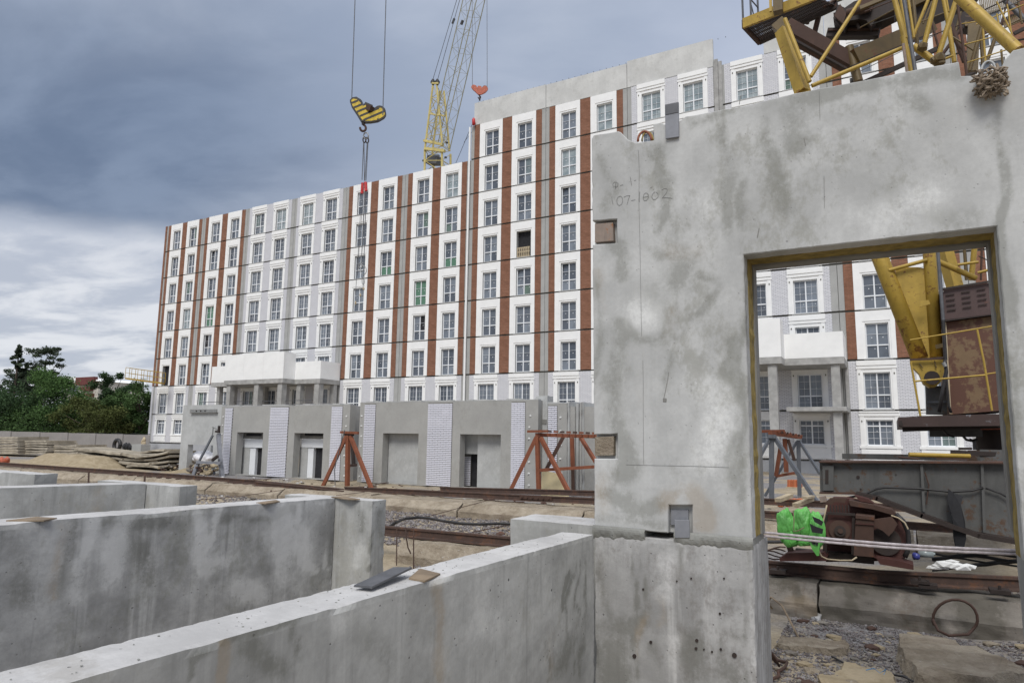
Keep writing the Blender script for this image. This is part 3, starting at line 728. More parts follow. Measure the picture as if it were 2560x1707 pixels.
# ================================================================== FENCE, FAR HOUSE, TREES
fn = thing('fence', (-74, 40, 0), 'low grey concrete panel fence with wire on top, in front of the trees', 'fence')
FA = at(-200, 1124, Z=-.1); FB = at(372, 1128, Z=-.1)
nseg = 8
for i in range(nseg):
    a = FA.lerp(FB, i / nseg); b_ = FA.lerp(FB, (i + 1) / nseg)
    zt = [at(-200 + 572 * k / nseg, 1071.5 + 15.0 * k / nseg + 3, X=None, Y=FA.lerp(FB, k / nseg).y).z for k in (i, i + 1)]
    h = (zt[0] + zt[1]) / 2
    d = (b_ - a).normalized() * .02
    MB().beam(Vector((a.x, a.y, h / 2)) + d, Vector((b_.x, b_.y, h / 2)) - d, .14, h + .2).build('fence_panel', 'fence_conc', fn)
    MB().box(a.x - .1, a.x + .1, a.y - .12, a.y + .12, 0, h + .12).build('post', 'fence_conc', fn)
wp = []
for i in range(41):
    q = FA.lerp(FB, i / 40); wp.append((q.x, q.y, h + .17 + .05 * sin(i * 1.9)))
MB().path(wp, .03, 5).build('barbed_wire', 'mesh_net', fn)
hs = thing('house', at(205, 1060, Y=75), 'cream house with dark red awnings half hidden behind the trees', 'house')
c0 = at(163, 938, Y=75); c1 = at(248, 950, Y=75); 
MB().box(c0.x, c1.x, 75, 84, 0, c1.z - .2).build('wall', 'cream', hs)
MB().prism([(c0.x - .3, 74.6, c1.z - .2), (c1.x + .3, 74.6, c1.z - .2), (c1.x - 1, 74.6, c1.z + .35), (c0.x + 1.0, 74.6, c1.z + .9)], (0, 10, 0)).build('roof', 'white_paint', hs)
for (xa, ya, xb, yb) in ((196, 944, 240, 961), (206, 968, 230, 976), (214, 984, 232, 991)):
    q = at(xa, ya, Y=74.7); r = at(xb, yb, Y=74.7)
    MB().box(q.x, r.x, 74.2, 74.95, r.z, q.z).build('awning', 'far_red', hs)
for (xa, ya, xb, yb) in ((170, 962, 182, 985), (186, 965, 194, 985)):
    q = at(xa, ya, Y=74.9); r = at(xb, yb, Y=74.9); MB().box(q.x, r.x, 74.9, 74.97, r.z, q.z).build('window', 'glass', hs)

def tree(label, xpx, ytop, ybot_w, Y, mat, kind='round', n=5200, leaf=.20, group=None, dens=1.0, name='tree', seed=1):
    rs = random.Random(seed); base = at(xpx, 1085, Y=Y); base.z = 0; top = at(xpx, ytop, Y=Y).z
    R = ybot_w / 2 * pix((base.x, Y, 3)); H = top
    t = thing(name, base, label, 'tree', group)
    tr = MB(); tips = []
    th = H * (.86 if kind in ('pine', 'conifer') else .62)
    tp = [(base.x + .15 * noise.noise(Vector((i, seed, 0))) * H * .1, base.y, th * i / 5) for i in range(6)]
    tr.path(tp, [.035 * H * .55 * (1 - .13 * i) for i in range(6)], 8)
    nb = 9 if kind != 'conifer' else 0
    for i in range(nb):
        a = rs.uniform(0, 6.28); z0 = th * rs.uniform(.45, 1.0); rr = R * rs.uniform(.45, .85); e = Vector((base.x + cos(a) * rr, base.y + sin(a) * rr, min(H * .95, z0 + H * rs.uniform(.05, .25))))
        s0 = Vector((base.x, base.y, z0 * .9)); mdd = s0.lerp(e, .5) + Vector((0, 0, -.1)); tr.path([s0, mdd, e], [.06, .045, .02], 5); tips.append(e)
    tr.build('trunk', 'bark', t)
    cl = []
    if kind == 'round':
        for i in range(26):
            a = rs.uniform(0, 6.28); u = rs.uniform(-1, 1); rr = rs.uniform(.35, .95) * R
            z = H * .56 + u * H * .38; k = math.sqrt(max(.05, 1 - u * u * .8)); cl.append((Vector((base.x + cos(a) * rr * k, base.y + sin(a) * rr * k, z)), R * rs.uniform(.22, .40)))
        for _ in range(5): cl.append((Vector((base.x + rs.uniform(-.4, .4) * R, base.y + rs.uniform(-.4, .4) * R, H * rs.uniform(.84, .93))), R * rs.uniform(.2, .3)))
    elif kind == 'bush':
        for i in range(34):
            a = rs.uniform(0, 6.28); rr = rs.uniform(.1, 1) * R; z = H * rs.uniform(.06, .93) * (1 - .28 * (rr / R) ** 2); cl.append((Vector((base.x + cos(a) * rr, base.y + sin(a) * rr, z)), R * rs.uniform(.20, .36)))
    elif kind == 'pine':
        for _ in range(46):
            u = rs.random(); z = H * (.48 + .5 * u); rr = R * (1.0 - .45 * u) * math.sqrt(rs.random()); a = rs.uniform(0, 6.28)
            cl.append((Vector((base.x + cos(a) * rr, base.y + sin(a) * rr, z)), R * rs.uniform(.13, .26)))
    elif kind == 'conifer':
        for i in range(120):
            f = i / 119; z = H * (.10 + .88 * f); rr = R * (1 - f) ** .8 * rs.uniform(.2, .95); a = rs.uniform(0, 6.28)
            cl.append((Vector((base.x + cos(a) * rr, base.y + sin(a) * rr, z)), max(.25, R * (1 - f) * .34)))
    lv = MB(); per = int(n / len(cl)); vs_ = []; fs_ = []
    flat = .5 if kind == 'pine' else .85
    for c, r in cl:
        for _ in range(per):
            d = Vector((rs.gauss(0, 1), rs.gauss(0, 1), rs.gauss(0, 1))).normalized() * r * (rs.random() ** .55) * rs.uniform(.7, 1.3)
            d.z *= flat; p = c + d; s_ = leaf * rs.uniform(.5, 1.3)
            if p.z < .1: continue
            a = Vector((rs.gauss(0, 1), rs.gauss(0, 1), rs.gauss(0, .7))).normalized(); b2 = a.orthogonal().normalized(); b2.rotate(Matrix.Rotation(rs.uniform(0, 6.28), 3, a))
            k = len(vs_); vs_ += [p - a * s_, p + b2 * s_ * .55, p + a * s_, p - b2 * s_ * .55]; fs_.append((k, k + 1, k + 2, k + 3))
    lv.add(vs_, fs_); lv.build('crown', mat, t)
    return t
TR = [('dark narrow conifer at the left edge of the picture', 24, 864, 150, 62, 'leaf_pine', 'conifer', 8000, .20),
      ('tall old pine with flat spreading boughs beside the conifer', 95, 866, 125, 66, 'leaf_pine', 'pine', 7000, .17),
      ('dark pine with a thin low crown behind the tall pine', 60, 925, 120, 70, 'leaf_pine', 'round', 6000, .2),
      ('dark green leafy tree at the left edge behind the fence', 10, 962, 230, 52, 'leaf_dark', 'bush', 15000, .17),
      ('big bright green maple standing left of the cream house', 128, 930, 190, 56, 'leaf_green', 'round', 20000, .16),
      ('low olive green bushy tree in front of the cream house', 215, 985, 150, 54, 'leaf_olive', 'bush', 12000, .15),
      ('tall dark leafy tree right of the cream house', 268, 896, 105, 58, 'leaf_dark', 'bush', 15000, .14),
      ('mid green bushy tree under the yellow work platform', 325, 952, 130, 56, 'leaf_mid', 'bush', 14000, .16),
      ('dark green tree against the corner of the low wing', 365, 985, 120, 60, 'leaf_dark', 'bush', 10000, .17),
      ('wide dull green shrub tree above the middle of the fence', 90, 1010, 220, 53, 'leaf_mid', 'bush', 16000, .15),
      ('small yellowish shrub tree above the right part of the fence', 262, 1010, 150, 52, 'leaf_olive', 'bush', 12000, .15),
      ('mid green leafy tree covering the lower part of the cream house', 232, 985, 120, 58, 'leaf_mid', 'bush', 12000, .15),
      ('dull green leafy tree between the work platform and the low wing', 345, 958, 100, 57, 'leaf_mid', 'bush', 10000, .15),
      ('dark green tree beyond the left edge of the fence', -90, 960, 200, 55, 'leaf_dark', 'bush', 9000, .18)]
for i, (lb, x, yt, wd, Y, mt, kd, n, lf) in enumerate(TR):
    Yt = 36 + .0222 * x + wd / 2 * .052 + 1 + (Y - 50) * .6
    tree(lb, x, yt, wd, Yt, mt, kd, n, lf * .9, 'trees behind the concrete fence', seed=i + 3, name='conifer_tree' if 'conifer' in lb else ('pine_tree' if 'pine' in lb else 'leafy_tree'))

# ================================================================== PRECAST PANELS IN STORAGE (a row at Y = 22)
PY = 22.0
BR = MB().box(0, .245, -.03, 0, 0, .055).build('brick', 'white_brick', loc=(0, 0, 0)); bev(BR, .004)
BRH = MB().box(0, .120, -.03, 0, 0, .055).build('brick', 'white_brick', loc=(0, 0, 0)); C.objects.unlink(BR); C.objects.unlink(BRH)
def brick_strip(t, X0, X1, Y, z0, z1, limit, stuffmb):
    """a field of facing tiles, alternate courses shifted by half a tile"""
    c = 0; r = 0; z = z0; cnt = 0; P_ = .0705
    MB().box(X0 - .01, X1 + .01, Y - .004, Y + .03, z0 - .01, z1 + .01).build('mortar_bed', 'joint_dark', t)
    while z + .058 <= z1 + .001:
        x = X0 + (0 if r % 2 == 0 else -.128)
        while x < X1 - .03:
            a = max(x, X0); b_ = min(x + .247, X1)
            if b_ - a > .05:
                if limit[0] > 0:
                    full = (b_ - a) > .2
                    q = inst(BR if full else BRH, t, (a, Y - .002 - random.random() * .004, z), ((b_ - a) / (.247 if full else .12), 1, 1), 'brick'); limit[0] -= 1
                else: stuffmb.box(a, b_, Y - .03, Y, z, z + .058)
            x += .257
        z += P_; r += 1
def store_panel(label, cols, openings, strips, ztop, side_pins=True, Yb=0.0, zb=.02):
    """cols (X0, X1); openings [(xa, xb, za, zb)]; strips [(xa, xb)] brick fields"""
    X0, X1 = cols; Y = PY + Yb; t = thing('precast_wall_panel', ((X0 + X1) / 2, Y + .2, 0), label, 'wall panel', 'precast facade panels stored upright in a row')
    th = .36; mb = MB(); xs = sorted(set([X0, X1] + [q for o in openings for q in o[:2]]))
    for a, b_ in zip(xs[:-1], xs[1:]):
        o = [q for q in openings if q[0] <= a + 1e-4 and q[1] >= b_ - 1e-4]
        if o: mb.box(a, b_, Y, Y + th, o[0][3], ztop); mb.box(a, b_, Y, Y + th, zb, o[0][2])
        else: mb.box(a, b_, Y, Y + th, zb, ztop)
    mb.build('slab', 'conc_precast', t)
    rg = MB(); x = X0                                       # broken, uneven casting ridge along the top
    while x < X1 - .02:
        w_ = random.uniform(.10, .35); w_ = min(w_, X1 - x); h = random.uniform(.01, .07); rg.box(x, x + w_, Y + .0, Y + random.uniform(.2, .34), ztop - .005, ztop + h); x += w_
    rg.build('casting_ridge', 'conc_precast_light', t)
    lim = [290]; sm = MB()
    for (a, b_) in strips: brick_strip(t, a, b_, Y - .004, zb + .03, ztop - .07, lim, sm)
    if sm.v: tag(sm.build('facing_bricks', 'white_brick', t), kind='stuff')
    return t
def AX(x, y=1100, Y=PY): return at(x, y, Y=Y).x
def AZ(x, y, Y=PY): return at(x, y, Y=Y).z
zl1 = AZ(700, 1081.5); zl2 = AZ(1000, 1083)
sxs = lambda x: AX(x, 1100)
g1 = store_panel('grey precast panel with three white brick strips and two openings with white roller boxes', (sxs(549), sxs(872)), [(sxs(592), sxs(657), .05, zl1), (sxs(735), sxs(808), .05, zl1)],
    [(sxs(559.5), sxs(578.5)), (sxs(673), sxs(718.5)), (sxs(827), sxs(853.5))], 3.22)
g2 = store_panel('grey precast panel with three white brick strips and openings blocked by pale concrete', (sxs(897), sxs(1345)), [(sxs(957), sxs(1046), .05, zl2), (sxs(1150), sxs(1252), .05, zl2)],
    [(sxs(909.5), sxs(936.5)), (sxs(1069), sxs(1129.5)), (sxs(1278.5), sxs(1312.5))], 3.30)
# what stands in the openings
def stuffbox(t, name, mat, xa, ya, xb, yb, Y0, Y1, loc=None):
    a = at(xa, ya, Y=Y0); b_ = at(xb, yb, Y=Y0)
    return MB().box(min(a.x, b_.x), max(a.x, b_.x), Y0, Y1, max(.0, min(a.z, b_.z)), max(a.z, b_.z)).build(name, mat, t)
for (xa, xb, dx) in ((606, 659, 0), (752, 812, 0)):
    Y0 = PY + .5
    stuffbox(g1, 'roller_box', 'pvc', xa + 2, 1097, xb, 1119, Y0, Y0 + .3)
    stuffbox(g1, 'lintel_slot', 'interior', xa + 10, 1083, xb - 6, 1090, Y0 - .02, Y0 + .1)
    stuffbox(g1, 'lintel', 'jamb_grey', xa - 6, 1080, xb + 8, 1097, Y0, Y0 + .28)
    stuffbox(g1, 'jamb', 'conc_precast_light', xa - 2, 1117, xa + 12, 1222, Y0 + .02, Y0 + .3)
    stuffbox(g1, 'jamb', 'pvc', xa + 13, 1119, xa + 27, 1222, Y0 + .05, Y0 + .2)
    stuffbox(g1, 'back_panel', 'jamb_grey', xa + 28, 1119, xb + 10, 1222, Y0 + .25, Y0 + .4)
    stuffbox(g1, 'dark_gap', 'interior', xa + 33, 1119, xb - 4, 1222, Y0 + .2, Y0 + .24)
i1 = stuffbox(None, 'infill_panel', 'conc_precast_light', 950, 1075, 1058, 1222, PY + .42, PY + .6)
tag(i1, 'pale concrete slab closing the left opening of the second grey panel', 'slab')
i2 = stuffbox(None, 'infill_panel', 'conc_precast_light', 1195, 1075, 1262, 1222, PY + .42, PY + .6)
tag(i2, 'pale concrete slab closing the right opening of the second grey panel, beside a dark slot', 'slab')
q = thing('inner_wall_panel', i2.location + Vector((-1.2, .5, 0)), 'white brick wall end seen in the dark slot of the right opening', 'wall')
stuffbox(q, 'lintel', 'conc_precast_light', 1140, 1075, 1200, 1135, PY + .62, PY + .72)
lim = [120]; sm = MB(); brick_strip(q, AX(1160, 1150, PY + .9), AX(1177, 1150, PY + .9), PY + .9, .05, AZ(1165, 1137, PY + .9), lim, sm)
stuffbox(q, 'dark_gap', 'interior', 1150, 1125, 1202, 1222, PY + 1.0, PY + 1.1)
# side faces with insulation pins
def pins(t, Xa, Xb, Y, n, seed=0):
    rs = random.Random(seed); m_ = MB()
    for i in range(n):
        z = .25 + i * 2.9 / n; m_.tube(((Xa + Xb) / 2 + rs.uniform(-.05, .05), Y - .03, z), ((Xa + Xb) / 2, Y + .02, z), .035, 8)
    m_.build('insulation_pin', 'paper', t)
pins(g1, sxs(550), sxs(559), PY - .0, 7, 1); pins(g1, sxs(856), sxs(871), PY, 7, 2); pins(g2, sxs(898), sxs(908), PY, 7, 3); pins(g2, sxs(1316), sxs(1332), PY, 7, 4)
# free standing panels behind and right of them
def free_panel(label, xa, xb, yt, Y, th, mat, zb=.02, name='precast_wall_panel', grp='precast facade panels stored upright in a row'):
    a = at(xa, yt, Y=Y); b_ = at(xb, yt, Y=Y); mb = rough_box(a.x, b_.x, Y, Y + th, zb, a.z, .25, .02, seed=xa)
    o = mb.build(name, [mat, 'conc_precast_light']); return tag(o, label, 'wall panel', grp)
free_panel('narrow grey concrete panel edge in the dark gap between the two big panels', 873, 879, 1013, 22.6, .9, 'conc_precast')
free_panel('light concrete panel edge right of the third brick strip, with a small square recess', 1338, 1369, 989, 22.35, .5, 'conc_precast_light')
MB().box(AX(1355, 1054, 22.33), AX(1366, 1054, 22.33), 22.335, 22.36, AZ(1355, 1060, 22.33), AZ(1355, 1048, 22.33)).build('socket_box', 'jamb_grey').update_tag()
o = [q for q in C.objects if q.name.startswith('socket_box')][0]; tag(o, 'small square recess plate on the light concrete panel edge', 'recess plate')
g3 = store_panel('short grey precast panel with one narrow brick strip behind the long rack', (AX(1369), AX(1417)), [], [(AX(1371), AX(1393))], AZ(1380, 1009))
pins(g3, AX(1396), AX(1408), PY, 6, 8)
for i, (xa, xb, yt, mt, lb) in enumerate(((1418, 1423, 1002, 'conc_precast_light', 'pale thin concrete panel edge, first right of the narrow brick strip'), (1425, 1437, 1015, 'conc_precast', 'dark grey concrete panel edge with a ragged top'), (1439, 1446, 1008, 'conc_precast_light', 'pale ragged concrete panel edge in the middle of the stored stack'),
        (1448, 1453, 1005, 'conc_precast', 'thin dark concrete panel edge in the stored stack'), (1455, 1458, 1004, 'conc_precast_light', 'thinnest pale concrete edge in the stored stack'), (1460, 1489, 1016, 'conc_precast', 'wide grey panel with white pins, last of the stored stack beside the big wall'))):
    free_panel(lb, xa, xb + .8, yt, 22.05 + .08 * (i % 3), 1.6, mt)
# leftmost panel of the row with its steel channel and low doorway
gl = thing('precast_wall_panel', (AX(500), PY + .35, 0), 'plain light grey concrete panel with a bolted steel channel and a low doorway', 'wall panel', 'precast facade panels stored upright in a row')
YL = PY + .3
def zz(y, x=500): return at(x, y, Y=YL).z
def xx(x, y=1100): return at(x, y, Y=YL).x
MB().box(xx(452), xx(471), YL, YL + .3, .02, zz(1012)).box(xx(471), xx(534), YL, YL + .3, zz(1112), zz(1012)).box(xx(534), xx(550), YL, YL + .3, .02, zz(1012)).build('slab', 'conc_precast_light', gl)
MB().box(xx(474), xx(541), YL - .14, YL - .003, zz(1032), zz(1030.5)).box(xx(471), xx(538), YL - .05, YL - .003, zz(1030), zz(1023)).build('steel_channel', 'galv', gl)
for x in (488, 499, 510): MB().tube((xx(x), YL - .09, zz(1027)), (xx(x), YL - .04, zz(1027)), .03, 8).build('bolt', 'rust_dark', gl)
lw = thing('low_block', (xx(500), YL + 1.6, 0), 'pale low wall with a dark slot seen through the low doorway of the left panel', 'wall')
MB().box(xx(460), xx(560), YL + 1.6, YL + 1.8, 0, zz(1113)).build('slab', 'conc_precast_light', lw)
MB().box(xx(480), xx(504), YL + 1.57, YL + 1.6, zz(1139), zz(1128)).build('slot', 'jamb_grey', lw)
# white foil bale and rubble behind the prop
fb = MB()
for i, (x, y, r) in enumerate(((481, 1148, .34), (492, 1145, .38), (505, 1143, .40), (519, 1143, .40), (530, 1146, .34))): fb.rock(at(x, y, Y=YL + .7), r, i, sub=3, sq=(1.2, .9, .8))
tag(fb.build('foil_bale', 'foil', smooth=True), 'crumpled white foil bale lying behind the grey trestle', 'foil bale')
def rubble(label, x0, x1, y, Y0, Y1, n, r, mats, name='rubble_heap', hgt=.5):
    m_ = MB()
    for i in range(n):
        x = random.uniform(x0, x1); Yv = random.uniform(Y0, Y1); p = at(x, 1200, Y=Yv); rr = r * random.uniform(.3, 1); p.z = random.uniform(0, hgt)
        m_.rock(p, rr, i, random.randrange(len(mats)), 1, (1, .8, .6))
    return tag(m_.build(name, mats), label, 'rubble', kind='stuff')
rubble('dark broken rubble heaped under the grey trestle in front of the low doorway', 470, 545, 1190, 20.5, 23.5, 90, .16, ['conc_block', 'rust_brown', 'sand'])

# prop frame (grey, hooks on top) standing against the leftmost panel
pf = thing('prop_trestle', at(520, 1215, Y=21), 'grey steel prop trestle with a hooked head against the leftmost panel', 'trestle')
Y0 = 21.0
def T(name, a, b_, wpx, mat, par, Ya, Yb=None, flat=False):
    p = at(a[0], a[1], Y=Ya); q = at(b_[0], b_[1], Y=Ya if Yb is None else Yb); w_ = wpx * pix((p + q) / 2)
    m_ = MB()
    if flat: m_.beam(p, q, w_, w_)
    else: m_.path([p, q], w_ / 2, 14, cap=False); m_.path([p, q], w_ / 2 * .98, 14)
    o_ = m_.build(name, mat, par)
    if not flat: o_.data.polygons.foreach_set('use_smooth', [i < 14 for i in range(len(o_.data.polygons))])
    return o_
T('leg', (482, 1183), (532, 1088), 4.2, 'frame_grey', pf, Y0, Y0 + .2, True); T('leg', (482, 1196), (497, 1155), 5.5, 'steel_light', pf, Y0 - .1, Y0 - .05, True); T('leg', (546, 1085), (551, 1150), 9, 'steel_light', pf, Y0 + .3, Y0 + .1, True)
T('leg', (551, 1150), (558, 1212), 9, 'steel_light', pf, Y0 + .1, Y0, True); T('leg', (532, 1160), (541, 1212), 4, 'frame_grey', pf, Y0 + .5, Y0 + .5, True); T('crosspiece', (492, 1155), (553, 1157), 6.5, 'steel_light', pf, Y0 - .1, Y0 - .1, True)
T('leg', (490, 1160), (478, 1215), 5, 'steel_light', pf, Y0, Y0 - .2, True); T('strut', (531, 1150), (544, 1140), 6, 'rust_dark', pf, Y0 - .15, Y0 - .15, True)
T('hook', (532, 1066), (545, 1074), 4, 'galv', pf, Y0 + .2, Y0 + .2); T('hook', (548, 1064), (547, 1080), 4.5, 'rust_dark', pf, Y0 + .2, Y0 + .2, True); T('hook', (539, 1078), (549, 1080), 4.5, 'rust_dark', pf, Y0 + .2, Y0 + .2, True); T('hook', (531, 1088), (533, 1066), 3, 'galv', pf, Y0 + .2, Y0 + .2)

# rust orange A frames
def gfoot(p): p = Vector(p); return p
a1 = thing('a_frame', at(868, 1222, Y=20.3), 'rust orange A frame standing between the two big grey panels', 'A-frame rack')
YA_ = 20.3
T('leg', (866, 1090), (804, 1222), 8, 'frame_orange', a1, YA_, YA_ - .3, True); T('leg', (870, 1088), (868, 1222), 9, 'frame_orange', a1, YA_, YA_, True); T('leg', (876, 1090), (930, 1224), 8, 'frame_orange', a1, YA_, YA_ - .3, True)
T('leg', (880, 1095), (884, 1160), 7, 'rust_dark', a1, YA_ + 1.2, YA_ + 1.2, True); T('brace', (870, 1164), (890, 1162), 6, 'rust_brown', a1, YA_ + .4, YA_ + 1.2, True)
T('head_plate', (852, 1080), (896, 1082), 6, 'frame_orange', a1, YA_ - .05, YA_ - .05, True); T('head_block', (862, 1086), (884, 1087), 5, 'rust_dark', a1, YA_, YA_, True)
st = MB().path([at(862, 1075, Y=20), at(846, 1130, Y=20), at(836, 1175, Y=19.9), at(838, 1212, Y=19.9)], .018, 6).build('sling', 'steel_grey'); tag(st, 'thin steel sling hanging over the left leg of the A frame', 'sling')
a2 = thing('storage_rack', at(1400, 1225, Y=20.0), 'long rust orange storage rack with a toothed beam, in front of the stored panels', 'storage rack')
YR = 19.9
T('leg', (1341, 1092), (1276, 1226), 9, 'frame_orange', a2, YR, YR - .5, True); T('leg', (1343, 1090), (1347, 1226), 9.5, 'frame_orange', a2, YR, YR, True); T('leg', (1352, 1094), (1421, 1228), 9, 'frame_orange', a2, YR, YR - .5, True)
T('leg', (1408, 1092), (1364, 1176), 8, 'rust_brown', a2, YR + 1.4, YR + 1.0, True); T('leg', (1430, 1094), (1432, 1165), 8.5, 'frame_orange', a2, YR + 1.6, YR + 1.6, True); T('leg', (1452, 1094), (1490, 1155), 8, 'frame_orange', a2, YR + 1.4, YR + .9, True)
T('leg', (1432, 1165), (1433, 1228), 7, 'rust_brown', a2, YR + 1.6, YR + 1.6, True)
T('tie_beam', (1348, 1175), (1492, 1166), 7.5, 'frame_orange', a2, YR, YR + 1.0, True)
T('head_beam', (1338, 1086.5), (1500, 1091), 9, 'frame_orange', a2, YR, YR + 1.0, True); T('head_plate', (1319, 1078), (1370, 1077.5), 6, 'frame_orange', a2, YR - .05, YR - .05, True)
for i in range(9):
    f = i / 8; x = 1368 + f * 128; T('tooth', (x, 1078 + f * 5), (x + 11, 1078.5 + f * 5), 5, 'frame_orange' if i % 2 else 'rust_brown', a2, YR + .2 + f * .8, YR + .25 + f * .8, True)
    T('tooth_plate', (x + 2, 1086 + f * 4), (x + 7, 1086 + f * 4), 7.5, 'frame_orange', a2, YR - .04 + f, YR - .04 + f, True)
pw = at(1352, 1226, Y=20.6); pe = at(1406, 1226, Y=20.6); ph = at(1380, 1183, Y=20.6).z
tag(MB().prism([(pw.x, 20.6, 0), (pe.x + .25, 20.6, 0), (pe.x + .1, 20.62, ph * .55), (pe.x - .2, 20.65, ph), (pw.x, 20.66, ph + .1)], (0, .03, 0)).build('plywood_sheet', 'plywood'), 'pale yellow plywood sheet leaning inside the long rack', 'plywood sheet')

# ================================================================== RAILS, BEAMS
def rail_profile(s=1.0): return [(-.066, 0), (.066, 0), (.066, .018), (.012, .032), (.012, .112), (.036, .120), (.036, .150), (-.036, .150), (-.036, .120), (-.012, .112), (-.012, .032), (-.066, .018)]
def rail(label, pts, name='crane_rail', mat='rail_rust'):
    """pts = points of the rail top"""
    mb = MB(); pr_ = rail_profile(); n = len(pr_); vs = []
    for i, p in enumerate(pts):
        p = Vector(p); d = Vector(pts[min(i + 1, len(pts) - 1)]) - Vector(pts[max(i - 1, 0)]); d.z = 0; d.normalize(); a = Vector((-d.y, d.x, 0))
        for (u, z) in pr_: vs.append(p + a * u + Vector((0, 0, z - .150)))
    fs = [tuple(range(n)), tuple((len(pts) - 1) * n + j for j in range(n))[::-1]]
    for i in range(len(pts) - 1):
        for j in range(n): fs.append((i * n + j, (i + 1) * n + j, (i + 1) * n + (j + 1) % n, i * n + (j + 1) % n))
    mb.add(vs, fs); return tag(mb.build(name, mat), label, 'rail', 'crane rails')
def wob(a, b_, n, seed=0, am=.02):
    a = Vector(a); b_ = Vector(b_); return [a.lerp(b_, i / n) + Vector((0, am * noise.noise(Vector((i * .7, seed, 0))), am * .7 * noise.noise(Vector((i * .9, seed, 5))))) for i in range(n + 1)]
YN = 9.19
nr = [at(960, 1313.5, Z=.5), at(1317, 1344.7, Z=.5), Vector((-3.2, 9.2, .5)), at(1882, 1397, Y=9.22), at(2200, 1425, Y=9.2), at(2548, 1441, Y=9.35), Vector((3.6, 9.5, .5))]
nr = [nr[0] + Vector((-5, 0, 0))] + nr
rail('near rusty crane rail running from the grey wall end under the red drive unit', nr)
YF_ = 15.6
fr_ = [at(-60, 1150, Y=YF_), at(0, 1155, Y=YF_), at(200, 1168.5, Y=YF_), at(440, 1184.5, Y=YF_), at(640, 1200, Y=YF_), at(858, 1221, Y=YF_)]
rail('far rusty rail from the left edge to the foot of the first A frame', fr_)
MB()
fr2 = [at(862, 1216, Y=YF_), at(1000, 1221.5, Y=YF_), at(1200, 1231, Y=YF_), at(1300, 1236, Y=YF_ - .05), at(1500, 1244.5, Y=YF_ - .1)]
rail('far rusty rail with a bolted joint, nearer of the two left of the door panel', fr2 + [Vector((1, 15.5, .45)), Vector((6, 15.5, .45))])
rail('second far rail, higher and further back in front of the long rack', [at(1101, 1216.5, Y=17.2), at(1300, 1221, Y=17.3), at(1500, 1226, Y=17.4), Vector((0, 17.5, .62)), Vector((6, 17.6, .6))])
fp = MB(); a = at(1300, 1241, Y=YF_ - .1); b_ = at(1380, 1246, Y=YF_ - .1); fp.beam(a, b_, .03, .10)
for i in range(6): q = a.lerp(b_, (i + .5) / 6); fp.tube(q + Vector((0, -.03, 0)), q + Vector((0, -.05, 0)), .022, 6)
tag(fp.build('fishplate', 'rust_brown'), 'bolted fishplate joining the far rail', 'fishplate')
tr_ = rail('short dark rail length lying across the end of the far rail', [at(640, 1203, Y=15.2), at(858, 1226, Y=15.2)])

BEAM_MARKS = [(0, 1.3, 10, [(2120, 1476), (2112, 1500), (2118, 1530)]), (0, 1.0, 6, [(2140, 1462), (2150, 1468)]), (0, 1.5, 26, [(2425, 1520), (2455, 1540), (2478, 1570)]), (0, 1.2, 12, [(2335, 1500), (2338, 1560)]), (0, 1.2, 10, [(1998, 1465), (2002, 1500)]), (1, .8, 16, [(1975, 1505), (2030, 1510)]), (0, .9, 14, [(1900, 1430), (2560, 1475)]), (0, .6, 20, [(1900, 1440), (1960, 1455)]), (0, .7, 14, [(2060, 1520), (2110, 1535)]), (0, .8, 8, [(2265, 1555), (2285, 1560)]), (2, .5, 16, [(2240, 1490), (2250, 1500)]), (2, .6, 6, [(2370, 1550), (2376, 1570)])]  # the full-length stroke paints in shade under the rail, the others are stains
def rail_beam(label, xa, xb, Y, zt, hw=.48, top=.30, mat='conc_block', seed=0, grp='concrete beams under the crane rails', slope=0.0, name='rail_beam'):
    """long precast beam with chamfered shoulders, uneven surface"""
    prof = [(-hw, -.05), (-hw, zt * .42), (-top - .06, zt * .80), (-top, zt), (top, zt), (top + .06, zt * .80), (hw, zt * .42), (hw, -.05)]
    n = max(4, int(abs(xb - xa) / (.04 if mat == 'conc_block' else .12))); vs = []; mb = MB(); m = 0; sub = []
    pts = []
    for k in range(len(prof) - 1):
        a, b_ = prof[k], prof[k + 1]; ns = 3 if mat != 'conc_block' else 7
        for j in range(ns): pts.append((a[0] + (b_[0] - a[0]) * j / ns, a[1] + (b_[1] - a[1]) * j / ns))
    pts.append(prof[-1]); m = len(pts)
    for i in range(n + 1):
        x = xa + (xb - xa) * i / n
        for (u, z) in pts:
            v = Vector((x * 1.5, u * 2 + seed * 3, z * 3)); d = .022 * noise.noise(v) + .014 * noise.noise(v * 4.5)
            vs.append((x + (.02 * noise.noise(v * 3) if i in (0, n) else 0), Y + slope * (x - xa) + u + d * (1 if u > 0 else -1), z + d))
    fs = [(i * m + j, (i + 1) * m + j, (i + 1) * m + j + 1, i * m + j + 1) for i in range(n) for j in range(m - 1)]
    fs = [f[::-1] for f in fs]
    fs += [tuple(range(m)), tuple(n * m + j for j in range(m))[::-1]]
    mb.add(vs, fs); o = tag(mb.build(name, mat), label, 'concrete beam', grp)
    if mat == 'conc_block': mark(o, BEAM_MARKS)
    return o
xg = at(2041, 1480, Y=8.75).x
rail_beam('near beam block left of the joint, under the green wrapped drive unit', xg - 2.6, xg + .0, YN, .34, seed=1)
rail_beam('near beam block right of the joint, with a dark hoop lying against it', xg + .022, xg + 2.7, YN + .03, .34, seed=2, slope=.03)
rail_beam('near beam block mostly hidden right of the doorway', xg + 2.75, xg + 5.4, YN + .12, .34, seed=3)
rail_beam('near beam block between the two grey foundation walls', -6.9, -3.6, YN, .34, mat='crust', seed=4)
rail_beam('near beam block hidden behind the big concrete wall', -3.55, xg - 2.65, YN, .34, mat='crust', seed=5)
